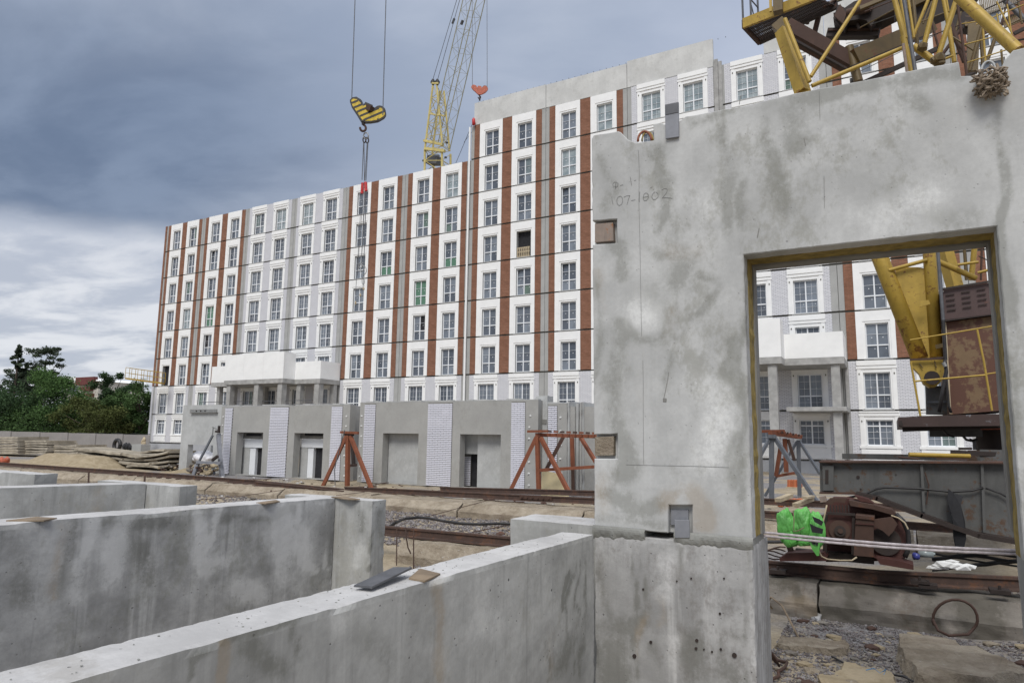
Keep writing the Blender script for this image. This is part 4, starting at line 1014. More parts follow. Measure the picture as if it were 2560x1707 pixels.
ends = [-36, -31.2, -26.6, -23.5, -19.4, -16.1, -12.7, -9.5, -6.2, -3.0, .3, 3.6]
labs = ['first at the far left', 'second, behind the low grey wall end', 'third, below the sand heap', 'fourth, with a paler end block', 'fifth, below the slab pile', 'sixth, below the grey trestle', 'seventh, in front of the first brick panel', 'eighth, under the bolted joint side', 'ninth, left of the big concrete wall', 'tenth, behind the big wall', 'eleventh, under the crane']
for i in range(len(ends) - 1):
    Yc = YF_ - .15 if ends[i] < -13 else YF_ - .45
    zt = .33 if ends[i] > -20 else .36
    rail_beam('far pale sandy beam block, ' + labs[i], ends[i] + .03, ends[i + 1] - .03, Yc, zt * (1 if ends[i] < -13 else .95), hw=.75, top=.5, mat='crust', seed=10 + i)
clips = MB()
for i in range(26):
    x = 300 + i * 24; Yv = 15.45 if x < 858 else 15.4; t_ = x / 860.0
    yv = 1174 + (x - 300) * .083 + 6
    q = at(x, yv + 4, Y=15.3); clips.box(q.x - .05, q.x + .05, q.y - .05, q.y + .1, q.z - .05, q.z + .0)
tag(clips.build('rail_clips', 'rust_brown'), 'row of rusty clips holding the far rail down', 'rail clips', kind='stuff')
c2 = MB()
for x, y in ((1945, 1428), (2300, 1455), (2320, 1464), (2500, 1478)):
    q = at(x, y, Y=9.0); c2.box(q.x - .09, q.x + .09, q.y - .05, q.y + .12, q.z - .02, q.z + .02); c2.tube(q, q + Vector((0, 0, .06)), .016, 6)
tag(c2.build('rail_clips', 'rust_dark'), 'dark bolted clips along the near rail in the doorway', 'rail clips', kind='stuff')

m_ = MB(); rs = random.Random(31)
for i in range(900):
    x = rs.uniform(-30, -3.2); y = rs.choice((rs.uniform(16.7, 21.5), rs.uniform(10, 14.7), rs.uniform(17, 21.5))); q = rs.random(); r_s = rs.choice((.02, .03, .04, .07)) * rs.uniform(.6, 1.4)
    m_.rock((x, y, gz(x, y) + r_s * .2), r_s, i, rs.randrange(4), 1, (1.3, .9, .5))
for i in range(40):
    x = rs.uniform(-28, -4); y = rs.uniform(16.8, 21); a = rs.uniform(0, 3.1); L_ = rs.uniform(.3, 1.2); m_.beam((x, y, gz(x, y) + .03), (x + cos(a) * L_, y + sin(a) * L_, gz(x, y) + .05), .07, .03, rs.choice((3, 4)))
tag(m_.build('site_litter', ['conc_block', 'crust', 'conc_top', 'rust_brown', 'wood_pale']), 'stones, offcuts and broken concrete littering the ground around the rails', 'litter', kind='stuff')
m_ = MB()
for i in range(420):
    x = rs.uniform(-1.0, 2.6); y = rs.uniform(5.9, 8.6); r_s = rs.choice((.015, .02, .03, .05)) * rs.uniform(.6, 1.3); m_.rock((x, y, gz(x, y) + r_s * .25), r_s, i, rs.randrange(4), 1, (1.3, 1, .55))
tag(m_.build('site_litter', ['conc_block', 'crust', 'sand', 'rust_brown']), 'mixed stones and crumbs of concrete on the gravel just beyond the doorway', 'litter', kind='stuff')
# stakes, rods, hose
def stake(label, x, y0, y1, Y=None, Z=None, r=.012, mat='rail_rust'):
    p = at(x, y1, Z=0.02) if Y is None else at(x, y1, Y=Y); q = at(x, y0, Y=p.y); p.z = min(p.z, .05)
    return tag(MB().path([p, q], r, 7).build('rebar_stake', mat), label, 'rebar stake', 'rusty rebar stakes')
stake('leftmost short stake by the rail above the low grey wall', 222, 1178, 1202, Y=14.2, r=.03); stake('short stake behind the second wall end', 362, 1190, 1206, Y=13.6, r=.03)
stake('short stake right of the second wall end', 514, 1207, 1229, Z=0, r=.03); stake('short stake below the second brick strip', 678, 1225, 1246, Z=0, r=.03)
stake('short stake above the nearest cross wall', 929, 1230, 1247, Z=0, r=.03); stake('stake at the foot of the far beam, below the infilled opening', 1131, 1247, 1272, Z=0, r=.025)
stake('left of the three tall rebars by the near rail', 992, 1322, 1396, Y=8.4, r=.009); stake('right of the three tall rebars by the near rail', 1034, 1324, 1417, Y=8.3, r=.010)
b = MB().path([at(1014, 1318, Y=8.35), at(1016, 1345, Y=8.35), at(1020, 1368, Y=8.4), at(1027, 1383, Y=8.45)], .01, 7).build('rebar_stake', 'rail_rust'); tag(b, 'bent middle one of the three tall rebars by the near rail', 'rebar stake', 'rusty rebar stakes')
def rod(label, pts, r=.008, mat='rust_brown', name='tie_rod'):
    return tag(MB().path([at(x, y, Z=z) for x, y, z in pts], r, 6).build(name, mat), label, 'rod' if 'rod' in name else name.replace('_', ' '))
rod('thin rusty rod crossing the gravel between the rails', [(975, 1302, .12), (1060, 1293, .2), (1223, 1249, .36)]); rod('long thin rusty rod slanting to the far beam, left of the cross wall', [(486, 1250, .05), (600, 1240, .15), (752, 1218, .36)])
rod('thin rusty rod beside the near rail, right end', [(1180, 1330, .36), (1250, 1316, .4), (1330, 1302, .4)]); rod('short thin rod on the far beam', [(840, 1238, .3), (912, 1229, .4)])
rod('black hose looping over the near rail beam', [(975, 1316, .42), (990, 1305, .5), (1012, 1296, .5), (1045, 1293, .5), (1075, 1295, .5), (1110, 1302, .46), (1150, 1308, .45), (1200, 1310, .45), (1250, 1308, .45), (1280, 1309, .45), (1305, 1314, .44), (1330, 1321, .42)], .027, 'rubber', 'hose')
rod('red tag wire hanging along the side of the near rail', [(990, 1340, .42), (1060, 1346, .40), (1200, 1356, .40)], .004, 'rust_dark', 'wire')

# ================================================================== FOUNDATION WALLS
def fwall(label, parts_, seed):
    t = thing('foundation_wall', parts_[0][0:1] + (parts_[0][2], 0), label, 'concrete wall', 'foundation walls of the new section')
    for i, (x0, x1, y0, y1, z1, sh, yr, st, mat, nm) in enumerate(parts_):
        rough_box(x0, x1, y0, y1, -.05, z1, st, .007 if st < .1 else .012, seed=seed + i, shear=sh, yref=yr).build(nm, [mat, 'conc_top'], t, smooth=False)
    return t
w1 = fwall('nearest long grey foundation wall running from the lower left corner to the door panel', [(-2.075, -1.83, -2.2, 4.495, 1.335, .036, 4.5, .028, 'conc_wall', 'long_wall'), (-1.829, -.785, 4.5, 5.1, 1.34, 0, 0, .03, 'conc_base', 'base_wall'), (-2.72, -1.831, 4.9, 5.35, 1.34, 0, 0, .06, 'conc_wall', 'cross_wall')], 1)
w1b = fwall('short grey foundation wall right of the doorway under the door panel', [(.60, 4.2, 4.5, 5.0, 1.36, 0, 0, .08, 'conc_wall', 'base_wall')], 9)
w2 = fwall('second grey foundation wall, stained dark, ending in a cross piece', [(-4.52, -4.24, -3.0, 4.515, 1.45, .148, 4.5, .04, 'conc_wall_dark', 'long_wall'), (-4.87, -3.83, 4.52, 4.70, 1.445, 0, 0, .05, 'conc_wall', 'cross_wall')], 3)
w3 = fwall('third grey foundation wall, further left, ending in a cross piece', [(-7.30, -6.95, -3.0, 4.54, 1.45, .40, 4.5, .08, 'conc_wall', 'long_wall'), (-7.85, -6.39, 4.545, 4.75, 1.445, 0, 0, .07, 'conc_wall', 'cross_wall')], 5)
w4 = fwall('fourth grey wall end, low at the left edge of the picture', [(-11.6, -9.52, 4.72, 5.0, 1.44, 0, 0, .1, 'conc_wall', 'cross_wall')], 7)
# mortar bed under the door panel
mbed = MB()
for (xa, xb) in ((-1.842, -1.468), (-1.272, -.778)):
    n = int((xb - xa) / .010); vs = []
    for i in range(n + 1):
        x = xa + (xb - xa) * i / n; low_ = 1.318 + .030 * noise.noise(Vector((x * 9, 1, 0))) + .018 * noise.noise(Vector((x * 31, 2, 0)))
        for j in range(7):
            g_ = j / 6; z = 1.398 + (low_ - 1.398) * g_; bul = (.013 * sin(pi * min(1, g_ * 1.15) ** .8) if g_ < .87 else 0) + .004 * noise.noise(Vector((x * 12, z * 20, 0))) + .002 * noise.noise(Vector((x * 60, z * 60, 0)))
            if x < xa + .02 or x > xb - .02: bul -= .004
            vs.append((x, 4.496 - max(-.004, bul) if j < 6 else 4.503, z))
    mbed.add(vs, [(i * 7 + j, i * 7 + j + 1, (i + 1) * 7 + j + 1, (i + 1) * 7 + j) for i in range(n) for j in range(6)])
    mbed.box(xa + .01, xb - .01, 4.51, 4.95, 1.33, 1.386)
tag(mbed.build('mortar_bed', 'mortar'), 'rough grey mortar squeezed out under the big door panel', 'mortar')
def wall_part(t, nm): return [c for c in C.objects if c.parent == t and c.name.startswith(nm)][0]
mark(wall_part(w1, 'base_wall'), [(0, .7, 40, [(1530, 1620), (1540, 1700)]), (0, .6, 26, [(1500, 1560), (1580, 1560)]), (0, .9, 6, [(1590, 1545), (1592, 1700)]), (0, .6, 3, [(1583, 1350), (1585, 1700)]), (0, .5, 3, [(1606, 1350), (1606, 1700)]), (0, .55, 12, [(1522, 1345), (1520, 1540)]), (0, .6, 30, [(1720, 1600), (1730, 1700)]),
    (0, .8, 4, [(1700, 1546), (1758, 1552)]), (0, .9, 6, [(1740, 1580), (1738, 1640)]), (0, .6, 3, [(1806, 1540), (1804, 1640)]), (0, .5, 8, [(1820, 1580), (1850, 1590)]), (0, .6, 5, [(1866, 1360), (1868, 1700)]), (0, .5, 12, [(1640, 1620), (1660, 1690)]), (0, .6, 8, [(1700, 1360), (1690, 1420)]), (0, .5, 20, [(1800, 1660), (1840, 1690)]),
    (1, .5, 8, [(1600, 1550), (1602, 1660)]), (1, .35, 12, [(1650, 1500), (1655, 1560)]), (2, .5, 30, [(1660, 1400), (1670, 1480)]), (2, .5, 26, [(1780, 1430), (1790, 1520)]), (2, .6, 5, [(1706, 1350), (1707, 1395)]), (2, .5, 14, [(1680, 1600), (1690, 1680)])])
mark(wall_part(w1, 'long_wall'), [(0, .8, 10, [(556, 1592), (600, 1572), (660, 1562), (742, 1540)]), (1, .9, 9, [(558, 1590), (560, 1640), (556, 1707)]), (1, .55, 11, [(1082, 1450), (1092, 1560), (1088, 1707)]), (2, .6, 14, [(1070, 1445), (1100, 1440)]), (0, .4, 26, [(620, 1620), (700, 1680)]), (0, .3, 40, [(900, 1560), (1000, 1640)]),
    (0, .9, 3, [(1416, 1440), (1414, 1480), (1420, 1510)]), (0, .7, 3, [(1440, 1360), (1442, 1700)]), (0, .6, 6, [(1462, 1400), (1458, 1700)]), (0, .55, 18, [(1440, 1600), (1400, 1690)]), (0, .5, 4, [(1375, 1590), (1372, 1700)]), (0, .5, 3, [(1425, 1340), (1422, 1690)]), (0, .8, 4, [(1286, 1393), (1300, 1391)]), (0, .6, 4, [(476, 1680), (480, 1650)]),
    (0, .6, 6, [(738, 1550), (736, 1640)]), (1, .3, 14, [(1390, 1560), (1380, 1690)]), (2, .4, 34, [(1240, 1440), (1220, 1560)]), (2, .35, 40, [(1000, 1500), (860, 1560)]), (0, .5, 8, [(480, 1632), (520, 1610)])])
mark(wall_part(w2, 'long_wall'), [(2, 1.0, 14, [(232, 1300), (212, 1400), (190, 1500)]), (2, .9, 18, [(310, 1290), (290, 1380), (270, 1470)]), (2, 1.0, 9, [(480, 1280), (508, 1340), (520, 1440)]), (2, .9, 7, [(540, 1270), (528, 1380), (530, 1440)]), (2, .7, 26, [(700, 1262), (716, 1350), (705, 1440)]), (2, .9, 6, [(750, 1262), (760, 1350), (768, 1420)]), (2, .9, 5, [(800, 1256), (806, 1330), (800, 1420)]),
    (2, .8, 22, [(600, 1470), (640, 1480)]), (2, .7, 14, [(560, 1400), (600, 1380)]), (2, .8, 7, [(868, 1255), (872, 1400)]), (0, .8, 12, [(260, 1310), (330, 1314), (420, 1312)]), (0, .6, 40, [(30, 1340), (60, 1480)]), (0, .6, 30, [(340, 1370), (380, 1440)]), (0, .8, 6, [(560, 1292), (660, 1286), (740, 1278)]), (0, .6, 26, [(630, 1350), (650, 1420)]), (0, .5, 14, [(180, 1300), (172, 1500)]),
    (1, .4, 10, [(150, 1310), (148, 1480)]), (1, .5, 6, [(860, 1258), (864, 1400)]), (0, .6, 14, [(820, 1300), (812, 1400)]), (0, .5, 10, [(450, 1320), (440, 1440)])])
mark(wall_part(w2, 'cross_wall'), [(0, .5, 10, [(900, 1280), (910, 1340)]), (0, .8, 2, [(927, 1260), (926, 1420)]), (2, .4, 14, [(900, 1380), (890, 1420)]), (0, .4, 8, [(950, 1270), (952, 1340)])])
mark(wall_part(w3, 'long_wall'), [(0, .6, 10, [(50, 1220), (45, 1290)]), (1, .4, 12, [(250, 1215), (240, 1280)]), (2, .4, 20, [(330, 1215), (330, 1270)])])
# things lying on the nearest wall
c4 = [at(x, y, Z=1.338) for x, y in ((885, 1474), (930, 1478), (1029, 1441), (983, 1438))]
pl = MB().prism([c4[0] + Vector((0, 0, .012)), c4[1] + Vector((0, 0, .012)), c4[2] + Vector((0, 0, .035)), c4[3] + Vector((0, 0, .03))], (0, 0, .009)).build('steel_plate', 'steel_grey'); tag(pl, 'loose dark grey steel plate lying on top of the nearest wall', 'steel plate')
def lid(label, pts, Z, mat, th=.008, name='embedded_plate'):
    return tag(MB().prism([at(x, y, Z=Z) for x, y in pts], (0, 0, th)).build(name, mat), label, 'plate')
lid('rusty wooden board set in the top of the nearest wall behind the steel plate', [(1022, 1448), (1062, 1455), (1101, 1437), (1050, 1424)], 1.336, 'wood')
lid('brown board let into the top of the second wall', [(640, 1258), (665, 1260), (700, 1255), (690, 1251)], 1.447, 'wood'); lid('long brown board on the second wall at the left edge', [(15, 1303), (110, 1303), (142, 1297), (92, 1294)], 1.449, 'wood')
lid('narrow rusty plate on the cross piece of the second wall', [(828, 1243), (868, 1249), (900, 1249), (858, 1242)], 1.447, 'wood')

m_ = MB(); rs = random.Random(12)
for i in range(110):
    y = rs.uniform(1.0, 4.4) if i % 3 else rs.choice((2.35, 2.9, 1.75)) + rs.gauss(0, .07); xr_ = -1.95 + .036 * (y - 4.5) + rs.uniform(-.10, .10)
    m_.rock((xr_, y, 1.337), rs.choice((.0015, .002, .0025, .004)), i, 0, 1, (1.3, 1, .5))
tag(m_.build('wall_crumbs', 'mortar'), 'small grey mortar crumbs scattered on top of the nearest wall', 'crumbs', kind='stuff')
# ================================================================== BIG DOOR PANEL
PYF = 4.5
def W(x, y, Y=PYF): p = at(x, y, Y=Y); return (p.x, p.z)
outl = [(1486, 1316.5)]
outl += [(1485.5, 1146), (1543, 1146), (1543, 1084), (1484.5, 1086)]          # lower pocket
outl += [(1481.5, 612), (1543, 608), (1542, 548), (1481, 552)]                  # upper pocket
outl += [(1479, 346), (1484, 338), (1500, 335), (1545, 328), (1552, 331), (1571, 350), (1590, 357), (1634, 351), (1633, 311), (1652, 306), (1660, 311), (1690, 305), (1702, 300), (1714, 291)]
outl += [(1760, 283), (1852, 266), (1930, 247), (2011, 229.5), (2100, 212), (2200, 193), (2300, 172), (2397, 154.5), (2403, 190), (2440, 189), (2500, 178), (2512, 150), (2533, 126), (2562, 119), (2760, 78)]
front = [W(*p) for p in outl]
xr = 2.3; front = [q if q[0] < xr else (xr, q[1]) for q in front]
front += [(xr, front[-1][1]), (xr, 1.385), (.576, 1.385), (.582, 3.192), (-.778, 3.192), (-.784, 1.385)]
pk = [(1730, 1333), (1731, 1262), (1671, 1262), (1670, 1329)]
front += [(W(*p)[0], W(*p)[1] if p[1] < 1300 else 1.385) for p in pk]
def jit(poly, step=.05, a=.0035, seed=0):
    out = []; n = len(poly)
    for i in range(n):
        p, q = poly[i], poly[(i + 1) % n]; L_ = math.hypot(q[0] - p[0], q[1] - p[1]); k = max(1, int(L_ / step))
        for j in range(k):
            x = p[0] + (q[0] - p[0]) * j / k; z = p[1] + (q[1] - p[1]) * j / k
            if j: x += a * noise.noise(Vector((x * 17, z * 17, seed))) * 1.6; z += a * noise.noise(Vector((x * 19, z * 15, seed + 9))) * 1.6
            out.append((x, z))
    return out
def inset(poly, d):
    n = len(poly); out = []
    for i in range(n):
        p0, p, p1 = Vector(poly[i - 1]), Vector(poly[i]), Vector(poly[(i + 1) % n])
        e0 = (p - p0).normalized(); e1 = (p1 - p).normalized(); n0 = Vector((e0.y, -e0.x)); n1 = Vector((e1.y, -e1.x)); m_ = (n0 + n1)
        if m_.length < .3: m_ = n0
        m_ = m_.normalized(); out.append(tuple(p + m_ * d / max(.6, m_.dot(n0))))
    return out
dp = thing('door_panel', (-.1, 4.7, 1.385), 'large weathered concrete wall panel with a doorway and pencil numbers in the foreground', 'concrete wall panel')
def slab_poly(name, poly, Y0, Y1, mat, par, chamfer=0.0):
    mb = MB(); n = len(poly)
    ins = inset(poly, chamfer) if chamfer else poly
    vs = [(x, Y0, z) for x, z in ins]; fs = [tuple(range(n))]
    if chamfer: vs += [(x, Y0 + chamfer, z) for x, z in poly]; k = n
    else: k = 0
    vs += [(x, Y1, z) for x, z in poly]; k2 = len(vs) - n
    if chamfer: fs += [(i, n + i, n + (i + 1) % n, (i + 1) % n) for i in range(n)]
    fs += [(k + i, k2 + i, k2 + (i + 1) % n, k + (i + 1) % n) for i in range(n)]; fs.append(tuple(range(k2 + n - 1, k2 - 1, -1)))
    mb.add(vs, fs); return mb.build(name, mat, par)
def area(p): return sum(p[i][0] * p[(i + 1) % len(p)][1] - p[(i + 1) % len(p)][0] * p[i][1] for i in range(len(p)))
fj = jit(front)
if area(fj) > 0: fj = fj[::-1]
fsl = slab_poly('front_slab', fj, 4.5, 4.555, 'conc_panel', dp, .006)
dice(fsl, .026)
PANEL_MARKS = [(0, .8, 13, [(1650, 372), (1660, 470), (1652, 580)]), (0, .75, 15, [(1815, 330), (1826, 440), (1832, 560), (1826, 640)]), (0, .5, 26, [(1690, 560), (1720, 640), (1690, 700)]), (0, .5, 16, [(1650, 625), (1720, 645), (1790, 615)]),
    (0, .95, 9, [(1738, 690), (1772, 702), (1790, 725), (1768, 775), (1735, 808), (1690, 835), (1655, 852)]), (0, 1.1, 13, [(1537, 805), (1560, 838), (1588, 856), (1620, 858), (1650, 832)]), (0, .8, 20, [(1546, 840), (1550, 890), (1566, 933), (1538, 965), (1540, 1040), (1561, 1117), (1548, 1175)]),
    (0, .8, 12, [(1650, 840), (1668, 880), (1672, 933), (1661, 985)]), (0, .7, 14, [(1832, 860), (1846, 960), (1856, 1000)]), (0, .45, 10, [(1842, 1090), (1830, 1145), (1841, 1210)]), (0, .55, 18, [(1530, 1235), (1588, 1285), (1640, 1262)]),
    (0, .6, 14, [(1500, 1300), (1560, 1306), (1660, 1318)]), (0, .6, 15, [(1720, 305), (1900, 268), (2100, 226), (2390, 172)]), (0, .55, 25, [(1960, 270), (1985, 300), (2000, 360)]), (0, .5, 18, [(1925, 300), (1930, 420), (1945, 520)]), (0, .5, 20, [(2250, 220), (2300, 260)]),
    (0, .7, 12, [(2500, 280), (2510, 420), (2500, 560), (2530, 800)]), (0, .45, 16, [(2520, 900), (2545, 1100)]), (0, .45, 26, [(2180, 420), (2210, 470)]), (0, .4, 14, [(1500, 400), (1530, 460), (1515, 520)]), (0, .55, 14, [(1555, 610), (1562, 700)]), (0, .6, 12, [(1860, 470), (1864, 560)]),
    (0, .35, 40, [(1620, 760), (1680, 800)]), (0, .45, 9, [(1490, 700), (1495, 1000)]), (0, .5, 8, [(1858, 620), (1862, 1300)]), (0, .4, 30, [(2330, 540), (2420, 560)]),
    (1, .6, 18, [(1662, 1252), (1700, 1226), (1748, 1250), (1752, 1312)]), (1, .45, 24, [(1690, 620), (1750, 625)]), (1, .4, 22, [(1690, 790), (1660, 830)]), (1, .35, 20, [(1500, 1180), (1510, 1280)]), (1, .3, 14, [(1500, 680), (1505, 760)]), (1, .35, 12, [(1590, 930), (1600, 1010)]),
    (2, .5, 34, [(1590, 790), (1620, 800)]), (2, .35, 60, [(1760, 1000), (1760, 1150)]), (2, .3, 70, [(2180, 560), (2300, 500)]), (2, .25, 40, [(1760, 400), (1760, 520)])]
mark(fsl, PANEL_MARKS)
pock = {W(*p) for p in ((1485.5, 1146), (1543, 1146), (1543, 1084), (1484.5, 1086), (1481.5, 612), (1543, 608), (1542, 548), (1481, 552))} | {(W(*p)[0], W(*p)[1] if p[1] < 1300 else 1.385) for p in pk}
mid_ = jit([q for q in front if q not in pock], seed=4)
if area(mid_) > 0: mid_ = mid_[::-1]
slab_poly('middle_slab', mid_, 4.557, 4.63, 'conc_panel', dp)
def clampn(poly, dz=0, dx=0):
    return poly
topy = [(W(1479, 346)[0], W(1479, 346)[1])] + [W(*p) for p in ((1545, 328), (1571, 350), (1634, 351), (1714, 291), (2397, 154.5), (2403, 190), (2500, 178), (2533, 126))] + [W(2562, 119), W(2760, 78), (xr, W(2760, 78)[1])]
L2 = [(W(1486, 1316)[0], 1.385)] + topy + [(xr, 1.385), (.576, 1.385), (.582, 3.192), (-.778, 3.192), (-.784, 1.385)]
L2 = [(x, z - (.012 if z > 3.5 else 0)) for x, z in L2]
ins_ = [(x + (.004 if i < 1 else 0), z) for i, (x, z) in enumerate(L2)]
insj = jit(L2, .05, .006, 7)
if area(insj) > 0: insj = insj[::-1]
slab_poly('insulation', insj, 4.632, 4.80, 'insul', dp)
L3 = [(x, z) for x, z in L2]
L3[-4] = (.566, 1.50); L3[-3] = (.572, 3.178); L3[-2] = (-.768, 3.178); L3[-1] = (-.774, 1.385)
L3j = L3[::-1] if area(L3) > 0 else L3
slab_poly('inner_slab', L3j, 4.802, 4.925, 'jamb_grey', dp)
# steel parts of the panel
def fplate(name, pts, mat, Y0=4.49, th=.012, par=dp, lab=None):
    p = [at(x, y, Y=Y0) for x, y in pts]; o = MB().prism([(q.x, Y0, q.z) for q in p], (0, th, 0)).build(name, mat, par); bev(o, .002)
    if lab: o['label'] = lab
    return o
fplate('pocket_plate', [(1487, 606), (1534, 602), (1532, 556), (1487, 560)], 'plate_rust', 4.514, .042, lab='rusty plate in the upper pocket')
fplate('pocket_plate', [(1487, 1139), (1534, 1138), (1534, 1090), (1487, 1092)], 'crust', 4.512, .044, lab='rough broken concrete in the lower pocket')
fplate('top_plate', [(1662, 262), (1696, 255), (1697, 342), (1664, 347)], 'steel_light', 4.478, .016, lab='grey steel plate standing up out of the top edge')
fplate('top_plate', [(1662, 262), (1696, 255), (1696.5, 281), (1662.5, 288)], 'steel_grey', 4.474, .004)
fplate('bottom_plate', [(1676, 1312), (1722, 1312), (1721, 1274), (1677, 1274)], 'steel_light', 4.536, .018)
fplate('bottom_plate', [(1687, 1344), (1724, 1344), (1723, 1299), (1686, 1299)], 'steel_light', 4.478, .014, lab='light grey steel plate bridging the joint at the foot of the panel')
# loops on the top edge
def loop(cx_, cy_, rx, ry, Y, r, mat, name, par):
    pts = []
    for i in range(13):
        a = pi * i / 12 - .05; pts.append(at(cx_ - rx * cos(a), cy_ - ry * sin(a), Y=Y + .05 * sin(a)))
    return MB().path(pts, r, 8).build(name, mat, par, smooth=True)
loop(1612, 352, 17, 23, 4.62, .009, 'frame_orange', 'lifting_loop', dp); loop(1619, 352, 14, 22, 4.70, .006, 'insul', 'lifting_loop', dp)
loop(2472, 178, 18, 24, 4.7, .008, 'galv', 'lifting_loop', dp)
fplate('anchor', [(2404, 194), (2416, 194), (2442, 180), (2426, 181)], 'rust_dark', 4.56, .03)
# pencil writing: a circled-letter code over a number
def ink(name, strokes, par, r=.0014, mat='pencil', Y=4.4982):
    m_ = MB()
    for s_ in strokes:
        P = [at(x, y, Y=Y) for x, y in s_]
        for a, c in zip(P[:-1], P[1:]):
            d = (c - a); d.normalize(); n_ = Vector((-d.z, 0, d.x)) * r; m_.prism([a - n_, c - n_, c + n_, a + n_], (0, .0012, 0))
    return m_.build(name, mat, par)
def arc(cx_, cy_, rx, ry, a0=0, a1=360, n=14): return [(cx_ + rx * cos(radians(a0 + (a1 - a0) * i / n)), cy_ - ry * sin(radians(a0 + (a1 - a0) * i / n))) for i in range(n + 1)]
s_ = 460 / 1093.
def Z6(x, y): return (1440 + x * .4208, 240 + y * .4209)
wr = [[Z6(x, y) for x, y in q] for q in ([(222, 545), (218, 525), (226, 512), (240, 512), (250, 522), (248, 536), (238, 543), (228, 538)], [(236, 512), (234, 553)], [(262, 533), (280, 528)], [(322, 480), (326, 505), (330, 532)], [(345, 505), (356, 500)],
    [(212, 598), (214, 620), (220, 645)], [(262, 595), (248, 603), (242, 620), (244, 640), (256, 652), (270, 645), (278, 625), (274, 603), (262, 595)], [(284, 602), (300, 594), (320, 592), (312, 612), (302, 648)], [(328, 622), (352, 618)], [(378, 570), (376, 600), (376, 630)],
    [(412, 577), (402, 588), (398, 605), (404, 622), (418, 622), (430, 605), (430, 588), (422, 578), (412, 577)], [(400, 602), (428, 598)], [(470, 570), (456, 580), (450, 600), (458, 616), (474, 614), (488, 600), (486, 580), (474, 571)], [(440, 548), (454, 540)], [(508, 560), (526, 550), (542, 554), (540, 572), (524, 592), (512, 608), (530, 604), (560, 606), (572, 610)])]
ink('pencil_writing', wr, dp)
ink('scribed_line', [[(1596, 376), (1598, 430), (1597, 500), (1600, 620), (1602, 740), (1604, 840)], [(1607, 900), (1608, 960), (1608, 1050), (1609, 1160)], [(1565, 1161), (1640, 1163), (1740, 1165), (1822, 1168)], [(2048, 228), (2050, 300)], [(2060, 440), (2061, 520)]], dp, r=.0009)
ink('surface_scratch', [[(1658, 1002), (1664, 975), (1668, 955), (1672, 930)], [(1848, 262), (1852, 240)], [(2010, 345), (2014, 365)], [(1893, 595), (1898, 570)]], dp, r=.0022, mat='jamb_grey')
fplate('bolt_hole', [(1657, 1004), (1666, 1004), (1666, 995), (1657, 995)], 'jamb_grey', 4.495, .008)
# sponge-like tangle of hemp hung over the top edge
hb = MB(); rs = random.Random(4); cH = at(2475, 205, Y=4.44)
for k in range(60):
    pts = []; p = cH + Vector((rs.uniform(-.06, .06), rs.uniform(-.05, .0), rs.uniform(-.10, .05))); d = Vector((rs.gauss(0, 1), rs.gauss(0, .5), rs.gauss(0, 1))).normalized()
    for j in range(14):
        pts.append(p.copy()); d = (d + Vector((rs.gauss(0, .5), rs.gauss(0, .35), rs.gauss(0, .5)))).normalized(); p = p + d * .018
        off = p - cH
        if off.length > .085: d = (-off).normalized()
        p.y = min(p.y, 4.485)
    hb.path(pts, rs.uniform(.004, .0075), 5)
tag(hb.build('hemp_tangle', 'hemp', smooth=True), 'tangled ball of brown hemp rope on the top edge of the door panel', 'rope tangle')
# two strand rope tied across the doorway
def ropep(dy, seed):
    pts = []
    for i in range(41):
        f = i / 40; p = at(1878 + 700 * f, 1327 + 50 * f + dy, Y=4.96); p.z -= .018 * sin(pi * f); p.z += .0015 * noise.noise(Vector((i * .8, seed, 0))); pts.append(p)
    return pts
rp = thing('guard_rope', at(1890, 1330, Y=4.96), 'two strands of dirty pale rope stretched across the foot of the doorway', 'rope')
MB().path(ropep(0, 1), .0085, 8).build('strand', 'rope_grey', rp, smooth=True); MB().path(ropep(8.5, 2), .0085, 8).build('strand', 'rope_grey', rp, smooth=True)
# dark holes and marks on the base walls
hm = MB()
for (x, y, r) in ((1586, 1639, 5), (1627, 1604, 3.5), (1836, 1637, 6), (1800, 1533, 3), (1802, 1622, 3), (1608, 1472, 2.5), (1742, 1600, 4), (1740, 1620, 3.5), (1780, 1628, 2.5), (1728, 1445, 2.2), (1692, 1452, 2), (1810, 1445, 2.2), (1760, 1622, 2)):
    p = at(x, y, Y=4.497); hm.path([(p.x, 4.492, p.z), (p.x, 4.52, p.z)], r * pix(p), 9)
hm.build('bolt_hole', 'rust_dark', w1)

# ================================================================== SLAB STACKS, SAND, LEFT BACKGROUND
def wslab(label, xa, xb, ya, yb, hpx, Y, dpt, seed, name='concrete_slab', grp='worn concrete slabs stacked in front of the fence', mat='conc_slab'):
    """one worn slab: its front lower edge runs from pixel (xa, ya) to (xb, yb) at distance Y"""
    a = at(xa, ya, Y=Y); b_ = at(xb, yb, Y=Y); hh = hpx * pix(a); L_ = (b_ - a).length; n = max(3, int(L_ / .5)); mb = MB(); vs = []
    sec = [(0, 0), (0, .55), (.03, 1), (dpt * .5, 1.02), (dpt, 1), (dpt, 0)]; m = len(sec); bow = random.uniform(-.05, .05)
    for i in range(n + 1):
        f = i / n; p = a.lerp(b_, f); e = .12 * noise.noise(Vector((seed, i * .9, 0))) if i in (0, n) else 0
        for (u, z) in sec:
            d = .05 * noise.noise(Vector((i * .6, seed * 2.2, u + z * 2)))
            vs.append((p.x + e, p.y + u + d, p.z + hh * z + bow * sin(pi * f) + d * .5))
    fs = [(i * m + j, (i + 1) * m + j, (i + 1) * m + (j + 1) % m, i * m + (j + 1) % m) for i in range(n) for j in range(m)]
    fs = [f[::-1] for f in fs] + [tuple(range(m)), tuple(n * m + j for j in range(m))[::-1]]
    mb.add(vs, fs); return tag(mb.build(name, mat), label, 'concrete slab', grp)
